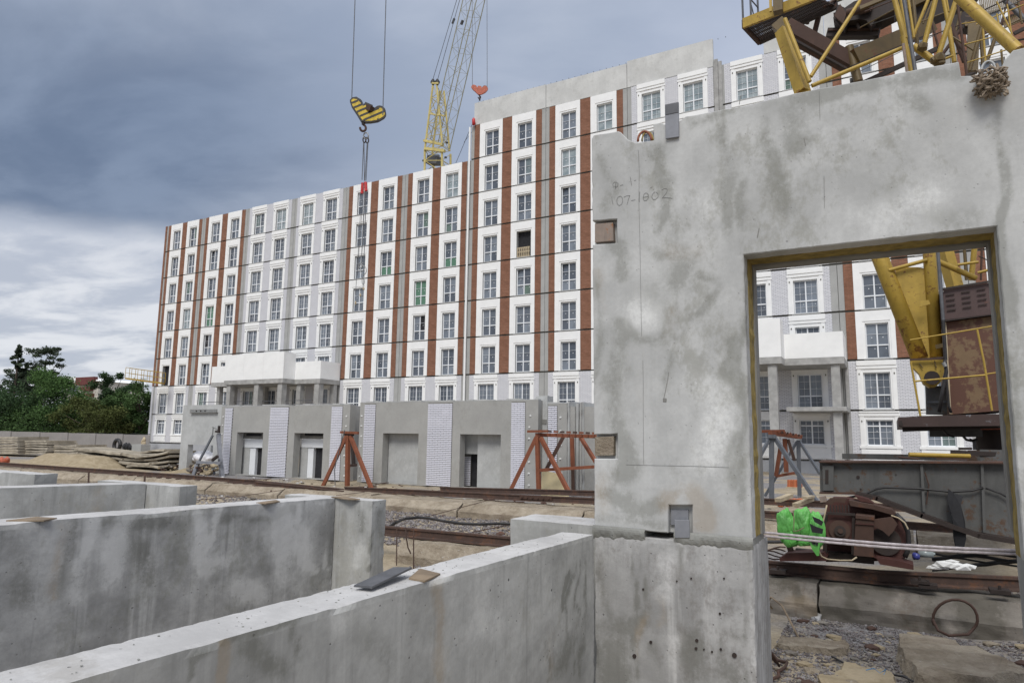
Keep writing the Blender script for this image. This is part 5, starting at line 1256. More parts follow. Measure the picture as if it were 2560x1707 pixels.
ORD = ['topmost', 'second', 'third', 'fourth', 'fifth', 'sixth', 'seventh', 'eighth', 'ninth']
for si, (nm, xa, xb, yt, yb, n, Y) in enumerate((('leftmost, tallest stack', -55, 45, 1090, 1134, 7, 27.0), ('middle stack', 48, 116, 1100, 1134, 6, 27.5), ('right low stack', 122, 192, 1110, 1134, 4, 28.0))):
    for k in range(n):
        y = yt + (yb - yt) * (k + 1) / n; j = random.uniform(-2.5, 2.5)
        wslab('%s slab of the %s of worn concrete slabs' % (ORD[k], nm), xa + j, xb + j * .7 + random.uniform(-2, 2), y, y + random.uniform(-.5, .8), (yb - yt) / n * .74, Y, 2.2, si * 20 + k)
pile = [(185, 300, 1124, 1139, 6.5), (296, 352, 1136, 1145, 7), (350, 410, 1134, 1127, 5), (198, 258, 1137, 1146, 5.5), (256, 305, 1146, 1152, 6), (305, 395, 1150, 1154, 6), (338, 420, 1146, 1132, 5), (192, 246, 1145, 1153, 5), (246, 296, 1155, 1161, 6), (296, 372, 1158, 1163, 6), (360, 424, 1152, 1142, 5),
        (246, 318, 1163, 1169, 6), (316, 396, 1167, 1172, 6), (370, 420, 1160, 1156, 5), (380, 424, 1168, 1166, 5), (188, 250, 1153, 1160, 5)]
pl_lab = ['long top slab sloping down to the right', 'bowed top slab in the middle', 'top slab at the right, tipped upward', 'second layer slab at the left end', 'second layer short slab left of the middle', 'second layer slab under the bowed one', 'second slab at the right, tipped upward', 'third layer slab at the left end', 'third layer short slab', 'third layer middle slab', 'third slab at the right end', 'long bottom slab left of the middle', 'long bottom slab right of the middle', 'fourth slab at the right end', 'lowest slab at the right end', 'lowest slab at the left end']
for k, (xa, xb, ya, yb, h) in enumerate(pile):
    wslab(pl_lab[k] + ' of the collapsed slab pile', xa, xb, ya, yb, h, 22.0 + (k % 3) * .12, 1.6, 70 + k, grp='slabs of the collapsed pile')
def heap(label, xa, xb, ytop, Y, dpt, mat, name='sand_heap', seed=0, cat='sand heap', zb=0):
    a = at(xa, 1100, Y=Y); b_ = at(xb, 1100, Y=Y); zt = at((xa + xb) / 2, ytop, Y=Y + dpt / 2).z; mb = MB(); n, m = 40, 16; vs = []
    for i in range(n + 1):
        for j in range(m + 1):
            f = i / n; g_ = j / m; e = min(1, 5 * min(f, 1 - f)) ** .7 * min(1, 2.6 * min(g_, 1 - g_)) ** .8
            z = zt * e * (1 + .25 * noise.noise(Vector((f * 6, g_ * 3, seed)))) + .05 * noise.noise(Vector((f * 30, g_ * 12, seed)))
            vs.append((a.x + (b_.x - a.x) * f, Y + dpt * g_, max(z, -.05) + zb - .04))
    mb.add(vs, [(i * (m + 1) + j, (i + 1) * (m + 1) + j, (i + 1) * (m + 1) + j + 1, i * (m + 1) + j + 1) for i in range(n) for j in range(m)])
    return tag(mb.build(name, mat, smooth=True), label, cat)
heap('flat topped heap of yellow sand in front of the slab stacks', 0, 196, 1133, 19.5, 4, 'sand', seed=1)
heap('low mound of brown earth beyond the slab stacks', -80, 420, 1122, 33, 5, 'sand', seed=2, name='earth_mound', cat='earth mound')
heap('pale sand patch between the slab pile and the grey panel', 392, 470, 1160, 21, 5, 'sand', seed=3)
rubble('broken pale concrete rubble at the foot of the slab pile', 175, 300, 1170, 17.0, 18.8, 120, .14, ['crust', 'conc_block', 'conc_slab'], hgt=.2)
rubble('brown debris at the right end of the slab pile', 395, 440, 1150, 22, 24, 70, .12, ['rust_brown', 'sand', 'conc_block'], hgt=.3)
rb_ = MB()
for i in range(12): rb_.rock(at(-8 + i * 2.3, 1152 + 2 * sin(i), Y=17.5), .20, i, 0, 1, (1.2, .7, .8))
tag(rb_.build('red_tarpaulin', 'orange_hook', smooth=True), 'crumpled red tarpaulin at the left edge of the picture', 'tarpaulin')
tyre = thing('tyre', at(293, 1118, Y=34), 'dark tyre standing against the concrete fence', 'tyre')
c = at(293, 1112, Y=34); m_ = MB(); m_.path([c + Vector((.42 * cos(a * pi / 8), 0, .42 * sin(a * pi / 8))) for a in range(17)], .15, 8, cap=False); m_.build('rubber_ring', 'rubber', tyre, smooth=True)
m_ = MB()
for i in range(5): m_.rock(at(312 + i * 3.4, 1118 - (i % 2) * 4, Y=34), .26, i, 0, 1, (1, .7, 1.0))
tag(m_.build('dark_sack', 'black_rag', smooth=True), 'dark sacks piled right of the tyre', 'sack')
a = at(330, 1110, Y=34); b_ = at(352, 1122, Y=34); tag(MB().box(a.x, b_.x, 34, 34.8, 0, a.z).build('concrete_cube', 'conc_plain'), 'small grey concrete cube right of the dark sacks', 'concrete block')
m_ = MB()
for i in range(6): m_.rock(at(357 + (i % 2) * 3, 1120 - i * 4, Y=36), .22, i, 0, 1, (1, .7, 1.2))
tag(m_.build('pale_sack', 'wood_pale', smooth=True), 'pale stacked sacks against the building corner', 'sack')

# ================================================================== FAR CRANE BEHIND THE LOW WING
YC = 66.0
fc = thing('tower_crane', at(1085, 1060, Y=YC), 'pale yellow lattice tower crane standing behind the low wing, its boom leaning right', 'tower crane')
def P(x, y, Y): return at(x, y, Y=Y)
def lat(t, c0, c1, Yn, Yf, wpx, mat, name, n, braces=True, bpx=1.5, bmat=None, capped=True):
    """square lattice between polyline pairs: c0 and c1 are (x, y) start/end of left and right chords on planes Yn (near) and Yf (far)"""
    (l0, l1), (r0, r1) = c0, c1; ch = {}
    for nm, (a, b_) in (('l', (l0, l1)), ('r', (r0, r1))):
        for s_, Yv in (('n', Yn), ('f', Yf)):
            p = P(*a, Yn); q = P(*b_, Yn); dy = Vector((0, Yv - Yn, 0)); p = p + dy; q = q + dy; ch[nm + s_] = (p, q)
            MB().tube(p, q, wpx * pix(p) / 2, 6).build('chord', mat, t)
    m_ = MB(); bm_ = bmat or mat
    for i in range(n):
        f0, f1 = i / n, (i + 1) / n
        for u, v in (('ln', 'rn'), ('rn', 'rf'), ('rf', 'lf'), ('lf', 'ln')):
            a = ch[u][0].lerp(ch[u][1], f0); b_ = ch[v][0].lerp(ch[v][1], f0); c_ = ch[v][0].lerp(ch[v][1], f1); a1_ = ch[u][0].lerp(ch[u][1], f1)
            r = bpx * pix(a) / 2; m_.tube(a, b_, r, 4); m_.tube(*((a, c_) if i % 2 else (b_, a1_)), r, 4)
    o = m_.build('lattice', bm_, t); return ch
# mast: hidden below the roof line, standing on the ground behind the building
mb0 = P(1060, 425, YC); mb1 = P(1106, 415, YC)
lat(fc, ((1059, 1060), (1062, 372)), ((1104, 1060), (1105, 372)), YC, YC + 1.9, 6.0, 'crane_pale', 'mast', 22, bpx=2.0)
lat(fc, ((1062, 374), (1082, 214)), ((1106, 366), (1092, 214)), YC, YC + 1.6, 5.0, 'crane_pale', 'head', 5, bpx=1.7)
for (a, b_, w_) in (((1080, 209), (1096, 209), 4), ((1074, 285), (1112, 290), 3), ((1062, 372), (1112, 378), 7), ((1060, 352), (1108, 362), 6)): T('crossbeam', a, b_, w_, 'crane_pale', fc, YC - .1, YC - .1, True)
for x in (1082.5, 1093.5): MB().path([P(x, 206, YC + .4) + Vector((0, dy, 0)) for dy in (-.15, .15)], .30, 12).build('sheave', 'black_paint', fc); MB().tube(P(x, 199, YC), P(x, 213, YC), .16, 8).build('sheave_guard', 'black_paint', fc)
T('cab', (1072, 402), (1098, 402), 20, 'steel_grey', fc, YC + .9, YC + .9, True); T('cab_roof', (1074, 390), (1098, 390), 5, 'steel_light', fc, YC + .5, YC + .5, True)
for (x, y) in ((1059, 352), (1057, 402), (1115, 357), (1112, 394)): T('step', (x, y), (x + 4, y), 4, 'black_paint', fc, YC, YC, True)
# boom
e0 = (1072, 365); e1 = (1164, -190); f0_ = (1110, 362); f1_ = (1200, -190)
lat(fc, ((1076, 348), (1162, -20)), ((1106, 362), (1196, -20)), YC - 1.0, YC + .6, 2.4, 'jib_grey', 'boom', 8, bpx=.8)
lat(fc, ((1162, -20), (1200, -190)), ((1196, -20), (1234, -190)), YC - 1.0, YC + .6, 2.6, 'jib_grey', 'boom', 4, bpx=1.0)
for (a, b_) in (((1082, 200), (1160, -60)), ((1094, 200), (1166, -60))): T('pendant_cable', a, b_, 1.4, 'steel_grey', fc, YC, YC - 1)
T('cable_clamp', (1131, 60), (1136, 47), 4, 'black_paint', fc, YC, YC, True); T('cable_clamp', (1153, 62), (1157, 52), 5, 'black_paint', fc, YC - 1.2, YC - 1.2, True)
# its hook, red, in front of the concrete parapet
YH = 52.0
def hookblock(t, cx_, cy_, s_, Y, mat, stripes, tilt):
    """butterfly shaped block: cx, cy = centre pixel, s_ = half width px"""
    k = s_ * pix(P(cx_, cy_, Y)); o = P(cx_, cy_, Y); ct, st_ = cos(tilt), sin(tilt)
    vd = (o - CAMLOC); vd.z = 0; vd.normalize(); ur = Vector((vd.y, -vd.x, 0))      # the block happens to hang square to the camera

    def q(u, v, dy=0): return o + ur * ((u * ct - v * st_) * k) + vd * dy + Vector((0, 0, (u * st_ + v * ct) * k))
    out = [(-1, .33), (-.93, .50), (-.72, .62), (-.45, .52), (-.30, .30), (-.24, .33), (-.22, .50), (.20, .46), (.22, .26), (.40, .42), (.66, .55), (.90, .42), (1, .20), (.95, .02), (.70, -.28), (.35, -.48), (.05, -.60), (-.12, -.60), (-.45, -.28), (-.82, .05)]
    th = .12 * k
    MB().prism([q(u, v, -th) for u, v in out], vd * 2 * th).build('cheek_plates', mat, t)
    for u in (-.62, .62):
        m_ = MB(); pts = [q(u + .26 * cos(pi * i / 8 * 1.0), .33 + .26 * sin(pi * i / 8), 0) for i in range(9)]; m_.path(pts, .05 * k, 6); m_.path([q(u, .34, -th * .5), q(u, .34, th * .5)], .24 * k, 14); m_.build('sheave', 'black_paint', t)
    if stripes:
        hull = [(-.93, .33), (-.86, .44), (-.66, .48), (-.44, .36), (-.28, .22), (-.1, .36), (.14, .34), (.22, .20), (.42, .34), (.64, .46), (.86, .34), (.93, .18), (.88, .04), (.66, -.24), (.33, -.43), (.05, -.53), (-.10, -.53), (-.42, -.25), (-.78, .05)]
        def inside(p):
            c_ = False; n = len(hull)
            for a in range(n):
                (x1, y1), (x2, y2) = hull[a], hull[(a + 1) % n]
                if (y1 > p[1]) != (y2 > p[1]) and p[0] < (x2 - x1) * (p[1] - y1) / (y2 - y1) + x1: c_ = not c_
            return c_
        MB().prism([q(u, v, -th - .012 * k) for u, v in hull], vd * .012 * k).build('painted_face', 'yellow_stripe', t)
        th_ = radians(44); dx, dy_ = cos(th_), sin(th_)
        for i in range(-6, 7):
            w0 = i * .27 + .03; w1 = w0 + .105; run = []
            def pt(s_, w_): return (s_ * dx + w_ * dy_, s_ * dy_ - w_ * dx)
            segs = []
            for k2 in range(-150, 151):
                s_ = k2 / 100
                if inside(pt(s_, (w0 + w1) / 2)): run.append(s_)
                elif run: segs.append(run); run = []
            if run: segs.append(run)
            for rn in segs:
                if len(rn) > 4:
                    c4 = [pt(rn[0], w0), pt(rn[-1], w0), pt(rn[-1], w1), pt(rn[0], w1)]
                    MB().prism([q(*c_, -th - .020 * k) for c_ in c4], vd * .010 * k).build('stripe', 'black_paint', t)
    # swivel and hook
    m_ = MB(); m_.path([q(0, -.58), q(0, -.72)], .09 * k, 8)
    m_.build('swivel', 'rust_dark', t)
    m_ = MB(); base = q(0, -.72)
    pts = [base + ur * (.15 * sin(a) * k) + Vector((0, 0, (-.18 + .18 * cos(a)) * k)) for a in [radians(d) for d in range(0, 300, 25)]]
    m_.path(pts, .06 * k, 8); m_.build('hook', 'rust_brown', t, smooth=True)
    return q, k
h2 = thing('crane_hook', P(1200, 240, YH), 'rusty red crane hook block hanging just left of the bare concrete parapet', 'crane hook')
hookblock(h2, 1199, 226, 21, YH, 'orange_hook', False, 0)
for (x0, x1) in ((1181, 1180), (1218, 1217)): T('hoist_cable', (x0, 218), (x1, -200), 1.3, 'steel_grey', h2, YH, YH + 3)
T('chain', (1200, 241), (1199, 252), 4, 'rust_dark', h2, YH, YH)
# light signal and guy wires by the drain pipe
sg = MB().rock(P(1184, 304, FY - .3), .28, 3, 0, 2, (.6, .5, 1.2)).build('red_lamp', 'red_shackle', smooth=True); tag(sg, 'small red lamp at the top of the white drain pipe', 'lamp')
gw = thing('guy_wire', P(1160, 350, FY - .2), 'thin guy wires running down from the red lamp to the low roof', 'wire')
T('wire', (1180, 312), (1138, 412), 1.2, 'steel_grey', gw, FY - .3, FY + 2); T('wire', (1180, 330), (1160, 356), 1.0, 'steel_grey', gw, FY - .3, FY + 1)

# striped hook of the near crane
YK = 17.5
h1 = thing('crane_hook', P(916, 290, YK), 'yellow and black striped crane hook block hanging in front of the low wing', 'crane hook')
hookblock(h1, 917, 282, 47, YK, 'black_paint', True, radians(-13))
for (x0, y0, x1) in ((879, 262, 863 + 3), (957, 288, 977 - 6)): pass
T('hoist_cable', (879, 260), (897.5, -300), 2.2, 'steel_grey', h1, YK, YK); T('hoist_cable', (957, 288), (973, -300), 2.2, 'steel_grey', h1, YK, YK)
T('spacer_block', (911, 268), (930, 273), 13, 'rust_brown', h1, YK, YK, True)
sg = thing('lifting_sling', P(912, 470, YK), 'long steel lifting slings with red shackles hanging from the striped hook', 'sling')
def ring(cx_, cy_, rx, ry, r, mat, name, par, Y=YK, n=14):
    MB().path([P(cx_ + rx * cos(2 * pi * i / n), cy_ + ry * sin(2 * pi * i / n), Y) for i in range(n + 1)], r * pix(P(cx_, cy_, Y)), 6, cap=False).build(name, mat, par, smooth=True)
ring(915, 340, 6, 8, 1.6, 'galv', 'master_link', sg); ring(911, 350, 3.5, 7, 1.6, 'rust_dark', 'link', sg); ring(918, 351, 3.5, 7, 1.6, 'rust_dark', 'link', sg)
for (a, b_) in (((909, 357), (905, 450)), ((910, 357), (911, 452)), ((918, 357), (912, 452)), ((920, 357), (915, 452))): T('sling_leg', a, b_, 2.0, 'steel_grey', sg, YK, YK)
for (a, b_, w_) in (((907, 458), (905, 484), 8), ((914, 456), (915, 478), 8), ((911, 456), (910, 470), 3)): T('shackle', a, b_, w_, 'red_shackle' if w_ > 4 else 'galv', sg, YK, YK)
for (x, y, x2, y2) in ((904, 484, 897, 605), (908, 484, 893, 690), (911, 480, 903, 660), (913, 480, 903.5, 660), (915, 478, 909, 670), (916, 478, 907, 745), (897, 605, 889, 735)): T('sling_leg', (x, y), (x2, y2), 1.2, 'steel_grey', sg, YK, YK)
for (x, y, rx, ry) in ((903, 670, 7, 9), (909, 676, 7, 11), (908, 702, 3, 10), (901, 664, 4, 6)): ring(x, y, rx, ry, .9, 'galv', 'ring', sg)
for (x, y) in ((901, 738), (889, 757), (909, 722)): MB().rock(P(x, y, YK), .045, int(x), 0, 1, (.8, .8, 1.5)).build('hook', 'wood_pale', sg)

# ================================================================== NEAR TOWER CRANE (behind the door panel)
nc = thing('tower_crane', (3.2, 12.4, .5), 'huge yellow and rust brown tower crane on rails behind the big door panel', 'tower crane')
YT = 12.0
CY, CD, RB, RD = 'crane_yellow', 'crane_yellow_dirty_shaded', 'rust_brown', 'rust_dark'
def tb(name, a, b_, w_, mat, Ya=YT, Yb=None): return T(name, a, b_, w_, mat, nc, Ya, Yb)
def bx(name, a, b_, w_, mat, Ya=YT, Yb=None): return T(name, a, b_, w_, mat, nc, Ya, Yb, True)
def plate(name, pts, mat, Y, th=.05, par=nc):
    p = [at(x, y, Y=Y) for x, y in pts]; return MB().prism([(q.x, Y, q.z) for q in p], (0, th, 0)).build(name, mat, par)
# walkway seen from below: real horizontal frame at Z = ZW
ZW = 10.2
def wz(x, y, dz=0): p = at(x, y, Z=ZW); p.z += dz; return p
kA, kB, kC, kD = wz(1858, 60), wz(1898, 103), wz(2093, 12), wz(2030, -12)
MB().beam(kA, wz(2040, -12), .06, .20).build('walkway_frame', CY, nc); MB().beam(kA, kB, .06, .18).build('walkway_frame', RB, nc); MB().beam(kB, kC, .06, .16).build('walkway_frame', RD, nc)
gm = MB(); A_, B_ = kA, kB; Dd, Cc = wz(2035, -10), kC
for i in range(1, 44):
    f = i / 44; a = A_.lerp(Dd, f); b_ = B_.lerp(Cc, f); gm.beam(a, b_, .012, .03)
for i in range(1, 6):
    f = i / 6; gm.beam(A_.lerp(B_, f), Dd.lerp(Cc, f), .012, .03)
gm.build('grating', RD, nc)
hp = [kA, kB, wz(1936, 86)]
for p in (kA, kA.lerp(kB, 1.0), wz(1878, 53)): MB().tube(p, p + Vector((0, 0, 1.4)), .022, 6).build('handrail_post', 'steel_grey', nc)
MB().tube(kA + Vector((0, 0, 1.3)), kB + Vector((0, 0, .1)), .012, 6).build('handrail', 'steel_grey', nc); MB().tube(kA + Vector((0, 0, .75)), kB + Vector((0, 0, .75)), .014, 6).build('handrail', 'steel_grey', nc)
bx('cabin_side', (1945, -8), (1946, 32), 22, CD, YT + .9); bx('cabin_frame', (1926, -10), (1927, 30), 6, CY, YT + .6)
# big members above the panel
bx('boom_leg', (1956, 78), (2007, 232), 27, CY, YT - .4, YT - .6); tb('boom_leg', (2007, 225), (2024, 262), 30, CY, YT - .55); tb('boom_strut', (1962, 48), (2024, 205), 11, CY, YT - .75, YT - .8)
bx('gusset', (1944, 60), (1966, 82), 30, CD, YT - .2)
bx('platform_beam', (1962, 70), (2125, 160), 36, RB, YT + .3, YT + 1.0); bx('beam_flange', (1966, 90), (2116, 173), 6, RD, YT + .05, YT + .8)
bx('platform_beam', (2128, 150), (2320, 68), 38, CD, YT + .9, YT + 2.2); bx('beam_flange', (2128, 168), (2320, 88), 5, RD, YT + .7, YT + 2.0)
tb('thin_brace', (2027, 192), (2160, -12), 9.5, CY, YT - .7, YT - .3); tb('thin_brace', (2030, 215), (2262, 118), 10.5, CY, YT - .7, YT - .2)
tb('post', (2036, 84), (2051, 24), 13, RB, YT + 1.6); tb('post', (2018, 60), (2031, 0), 10, RB, YT + 1.8)
bx('winch_bed', (2068, 86), (2198, 84), 22, RD, YT + 1.4); bx('winch_bed', (2070, 76), (2198, 74), 4, RB, YT + 1.3)
plate('winch_body', [(2083, 45), (2095, 12), (2112, 20), (2135, 4), (2190, -12), (2250, -20), (2236, 24), (2204, 42), (2190, 46), (2178, 66), (2166, 52), (2150, 48), (2122, 52), (2112, 72), (2098, 62)], RD, YT + 1.1, .45)
plate('winch_guard', [(2086, 40), (2100, 10), (2116, 34), (2108, 60)], RB, YT + 1.0, .06); plate('winch_guard', [(2140, 8), (2186, -8), (2180, 24), (2150, 34)], RB, YT + 1.0, .06)
tb('winch_drum', (2118, 34), (2176, 18), 20, RB, YT + .9, YT + .8); tb('drum_flange', (2144, 60), (2148, 74), 8, RD, YT + 1.2); tb('cable', (2178, 62), (2240, 40), 2, 'rubber', YT + 1); tb('thin_brace', (2150, 70), (2300, -10), 3.5, CD, YT + .8)
bx('deck_beam', (2150, 22), (2262, -24), 9, CD, YT + .6); bx('deck_beam', (2076, 8), (2150, -22), 8, CD, YT + 1.5); tb('thin_brace', (2162, 30), (2290, -20), 3, RB, YT + .4); tb('thin_brace', (2060, 20), (2100, -8), 6, RB, YT + 1.3)
tb('mast_strut', (2308, 60), (2330, 4), 5, CD, YT + 1.2); tb('mast_strut', (2325, 40), (2346, 120), 5, RB, YT + 1.4); tb('mast_strut', (2402, 30), (2376, 130), 6, CD, YT + 1.5); tb('thin_brace', (2290, 60), (2420, 10), 3, CD, YT + .9); tb('thin_brace', (2300, 100), (2440, 48), 3, RB, YT + 1.3)
tb('handrail', (2440, 62), (2560, 12), 3, CY, YT + .2); tb('handrail', (2452, 96), (2560, 50), 3, CD, YT + .6); tb('mast_strut', (2520, 0), (2500, 70), 4, RB, YT + 1.0); tb('mast_strut', (2545, 0), (2555, 60), 5, CD, YT + .8); tb('thin_brace', (2380, 92), (2440, 130), 5, CD, YT + .9)
bx('winch_motor', (2085, 50), (2200, 20), 24, RB, YT + 1.7); tb('king_pin', (2122, 118), (2146, 205), 22, CD, YT + .9); tb('pin_base', (2125, 205), (2150, 198), 16, 'steel_grey', YT + 1.0)
bx('lower_walkway', (2098, 236), (2345, 122), 10, RD, YT + 2.6, YT + 3.0); tb('wire_rail', (2135, 186), (2345, 85), 1.8, 'steel_grey', YT + 2.4, YT + 2.9)
tb('mast_chord', (2235, -6), (2262, 98), 13, CY, YT - .2); tb('mast_chord', (2258, 92), (2278, 182), 14, CY, YT - .2); tb('mast_chord_rust', (2258, 110), (2268, 182), 7, 'plate_rust', YT - .42)
tb('mast_chord', (2252, -6), (2270, 95), 10, CY, YT + .2); tb('hydraulic_line', (2259, -6), (2288, 178), 9, 'steel_grey', YT - .5); tb('mast_strut', (2270, -6), (2285, 95), 6, CY, YT - .1)
tb('mast_strut', (2282, -6), (2294, 120), 9, CD, YT + .3); tb('mast_diagonal', (2320, 2), (2282, 95), 8, CY, YT + .1); tb('mast_diagonal', (2340, -4), (2309, 118), 12, CY, YT - .1); tb('mast_diagonal', (2390, 4), (2346, 140), 13, CY, YT - .1)
tb('mast_chord', (2358, -6), (2370, 55), 10, CY, YT + .5); tb('mast_chord', (2369, 50), (2386, 156), 10.5, CY, YT + .4); tb('thin_brace', (2366, -4), (2372, 30), 4, CY, YT); tb('ladder_side', (2394, 12), (2417, 188), 6, RB, YT - .3)
tb('mast_diagonal', (2374, 55), (2412, 155), 12, RB, YT + 1.0); tb('mast_diagonal', (2404, 70), (2340, 160), 8, RB, YT + 1.8)
tb('boom_chord', (2392, -14), (2545, 128), 29, CY, YT - 1.2, YT - 1.5)
tb('mast_diagonal', (2455, 66), (2424, 178), 10, CD, YT + .6); bx('column', (2434, 60), (2430, 182), 24, CD, YT + 1.3); tb('mast_diagonal', (2487, 98), (2466, 158), 9, CD, YT + .8); tb('mast_strut', (2457, 68), (2464, 156), 5, CY, YT + .3); tb('mast_strut', (2452, 90), (2457, 170), 7, CD, YT + 1.5)
tb('mast_foot', (2284, 116), (2342, 158), 17, CY, YT - .1); tb('thin_brace', (2352, 152), (2382, 140), 6, CY, YT); 
for (x, y, r) in ((2346, 148, .11), (2350, 156, .08), (2338, 150, .08), (2305, 118, .08)): MB().rock(at(x, y, Y=YT - .25), r, int(x), 0, 1).build('pin_bracket', CD, nc)
tb('handrail', (2411, 112), (2483, 93), 3.2, CY, YT - .8); tb('handrail', (2418, 157), (2520, 124), 3.2, CY, YT - .8); tb('handrail', (2492, 5), (2530, 85), 3.5, CY, YT - .9); tb('handrail', (2518, 12), (2530, 92), 3.2, CY, YT - .9)
tb('handrail_post', (2503, 125), (2507, 165), 5, CD, YT - .4); tb('handrail_post', (2492, 35), (2497, 62), 3.5, CY, YT); tb('handrail', (2404, 60), (2440, 55), 2.6, CY, YT)
bx('outer_walkway', (2450, 88), (2545, 40), 9, RB, YT + 2.0, YT + 2.4); bx('outer_walkway', (2535, 85), (2565, 70), 8, RD, YT + 1.6); tb('outer_pipe', (2510, 0), (2575, 62), 12, 'steel_grey', YT + 1.2)
tb('cable', (2470, 38), (2562, -2), 2.2, 'rubber', YT - .4); tb('cable', (2455, 28), (2520, -2), 3.5, RD, YT + 1)
gm = MB()
for i in range(22):
    x = 2454 + i * 4.4; a = at(x, 42 - i * 1.5, Y=YT + 2.2); b_ = at(x - 6, -8, Y=YT + 3.2); gm.beam(a, b_, .02, .03)
for i in range(12):
    x = 2512 + i * 4; gm.beam(at(x, 70 - i * 2, Y=YT + 1.9), at(x - 4, 48 - i * 1.8, Y=YT + 2.5), .02, .03)
for i in range(8): x = 2414 + i * 3; gm.beam(at(x, 66, Y=YT + 2.2), at(x - 1, 42, Y=YT + 2.4), .02, .02)
gm.build('grating', CD, nc)
bx('machine_deck', (2260, 62), (2430, -10), 46, RD, YT + 3.0, YT + 3.3); bx('machine_deck', (2205, 40), (2330, -20), 40, CD, YT + 2.6, YT + 3); bx('machine_deck', (2380, 60), (2460, 30), 26, RD, YT + 2.9); bx('winch_box', (2180, 60), (2240, 30), 34, RD, YT + 2.2)
bx('ballast_frame', (2385, 62), (2432, 66), 30, RD, YT + 2.4)
# boom foot seen through the doorway
MB().path([at(2052, 240, Y=YT + .1), at(2195, 632, Y=YT), at(2299, 895, Y=YT)], [19 * pix(at(2195, 632, Y=YT))] * 3, 16).build('boom_foot_chord', CY, nc, smooth=True)
MB().path([at(2289, 240, Y=YT + .1), at(2323, 630, Y=YT), at(2341, 892, Y=YT)], [14.5 * pix(at(2323, 632, Y=YT))] * 3, 16).build('boom_foot_chord', CY, nc, smooth=True)
plate('boom_foot_plate', [(2238, 676), (2262, 668), (2296, 668), (2322, 674), (2342, 892), (2290, 898)], CY, YT - .02)
tb('cross_tube', (2222, 676), (2318, 650), 9.5, CY, YT - .1); plate('lug', [(2298, 752), (2322, 750), (2326, 760), (2312, 764), (2299, 768)], CY, YT - .25, .03); plate('lug', [(2338, 862), (2356, 858), (2358, 868), (2340, 872)], CD, YT - .25, .03)
plate('pin_plate', [(2275, 899), (2362, 895), (2360, 930), (2354, 952), (2340, 966), (2324, 968), (2308, 958), (2298, 934), (2282, 918)], CY, YT - .3, .26); bx('pin_flange', (2274, 899), (2364, 896), 5, RB, YT - .36)
MB().path([at(2330, 944, Y=YT - .42), at(2330, 944, Y=YT + .1)], .10, 14).build('pin', RD, nc); bx('pin_keeper', (2312, 944), (2342, 938), 6, RD, YT - .38)
for a, b_ in (((2298, 908), (2307, 920)), ((2336, 902), (2341, 920))): tb('weld_rib', a, b_, 3, CD, YT - .33)
tb('hydraulic_pipe', (2339, 560), (2358, 800), 8, 'steel_grey', YT - .45); tb('hydraulic_pipe', (2358, 800), (2364, 900), 8, 'rubber', YT - .45)
MB().path([at(x, y, Y=YT - .5) for x, y in ((2362, 900), (2366, 930), (2356, 980), (2348, 1030))], .024, 8).build('hose', 'rubber', nc, smooth=True); MB().path([at(x, y, Y=YT - .45) for x, y in ((2363, 900), (2367, 960), (2372, 1015), (2378, 1032))], .018, 8).build('hose', 'rubber', nc, smooth=True)
tb('coupling', (2358, 906), (2364, 916), 9, 'galv', YT - .55)
bx('pedestal', (2342, 966), (2344, 1036), 48, 'girder', YT + .3); bx('pedestal_flange', (2318, 1005), (2368, 1004), 4, 'frame_grey', YT + .1)
bx('rear_leg', (2352, 590), (2392, 735), 26, CY, YT + 1.2, YT + 1.0); tb('rear_tube', (2345, 654), (2440, 696), 14, CY, YT + .3, YT + .5); tb('rear_post', (2408, 580), (2416, 700), 7, CD, YT + .8); tb('rear_post', (2440, 580), (2428, 700), 13, CY, YT + 1.2)
tb('rear_post', (2470, 580), (2480, 695), 7, CY, YT + .4); tb('rear_bar', (2394, 662), (2446, 655), 7, CY, YT + .3); tb('rear_bar', (2444, 682), (2484, 672), 7, CY, YT + .4); tb('rear_bar', (2446, 640), (2478, 655), 2.5, RD, YT + .6); tb('rear_post', (2456, 580), (2452, 700), 5, RB, YT + .9)
# machinery cabinet and its louvred top
def cab(name, xa, xb, ya0, ya1, yb0, yb1, mat, Y, dpt=1.4):
    p = [at(xa, ya0, Y=Y), at(xb, ya1, Y=Y), at(xb, yb1, Y=Y), at(xa + (yb0 - ya0) * .05, yb0, Y=Y)]
    return MB().prism([(q.x, Y, q.z) for q in p][::-1], (0, dpt, 0)).build(name, mat, nc)
cab('cabinet', 2361, 2560, 806, 780, 1036, 1022, 'cabinet', YT - .2)
cab('cabinet_hood', 2351, 2560, 726, 694, 800, 776, 'louvre', YT - .32)
bx('hood_trim', (2349, 724), (2560, 690), 5, RD, YT - .36); bx('hood_trim', (2360, 801), (2560, 774), 6, RD, YT - .30); bx('cabinet_edge', (2363, 806), (2376, 1034), 4, 'wood_pale', YT - .24)
for c_ in range(4):
    for r_ in range(4):
        x = 2364 + c_ * 39 + r_ * 1.2; y = 738 + r_ * 12.7 - c_ * 6.6; bx('louvre_slot', (x, y), (x + 22, y - 3.2), 2.2, RD, YT - .34)
for x, y in ((2357, 729), (2358, 764), (2360, 797)): tb('rivet', (x, y), (x + 2, y), 3, 'galv', YT - .36)
tb('handrail', (2275, 850), (2560, 802), 3.6, CY, YT - 1.0); tb('handrail', (2287, 953), (2466, 937), 4.6, CY, YT - 1.0); tb('handrail', (2466, 935), (2560, 921), 3.6, CY, YT - 1.0)
tb('handrail_post', (2443, 824), (2460, 905), 5, CY, YT - 1.0); tb('handrail_post', (2460, 905), (2480, 1026), 5, CY, YT - 1.0); tb('handrail_post', (2277, 905), (2301, 1040), 5, CY, YT - 1.0)
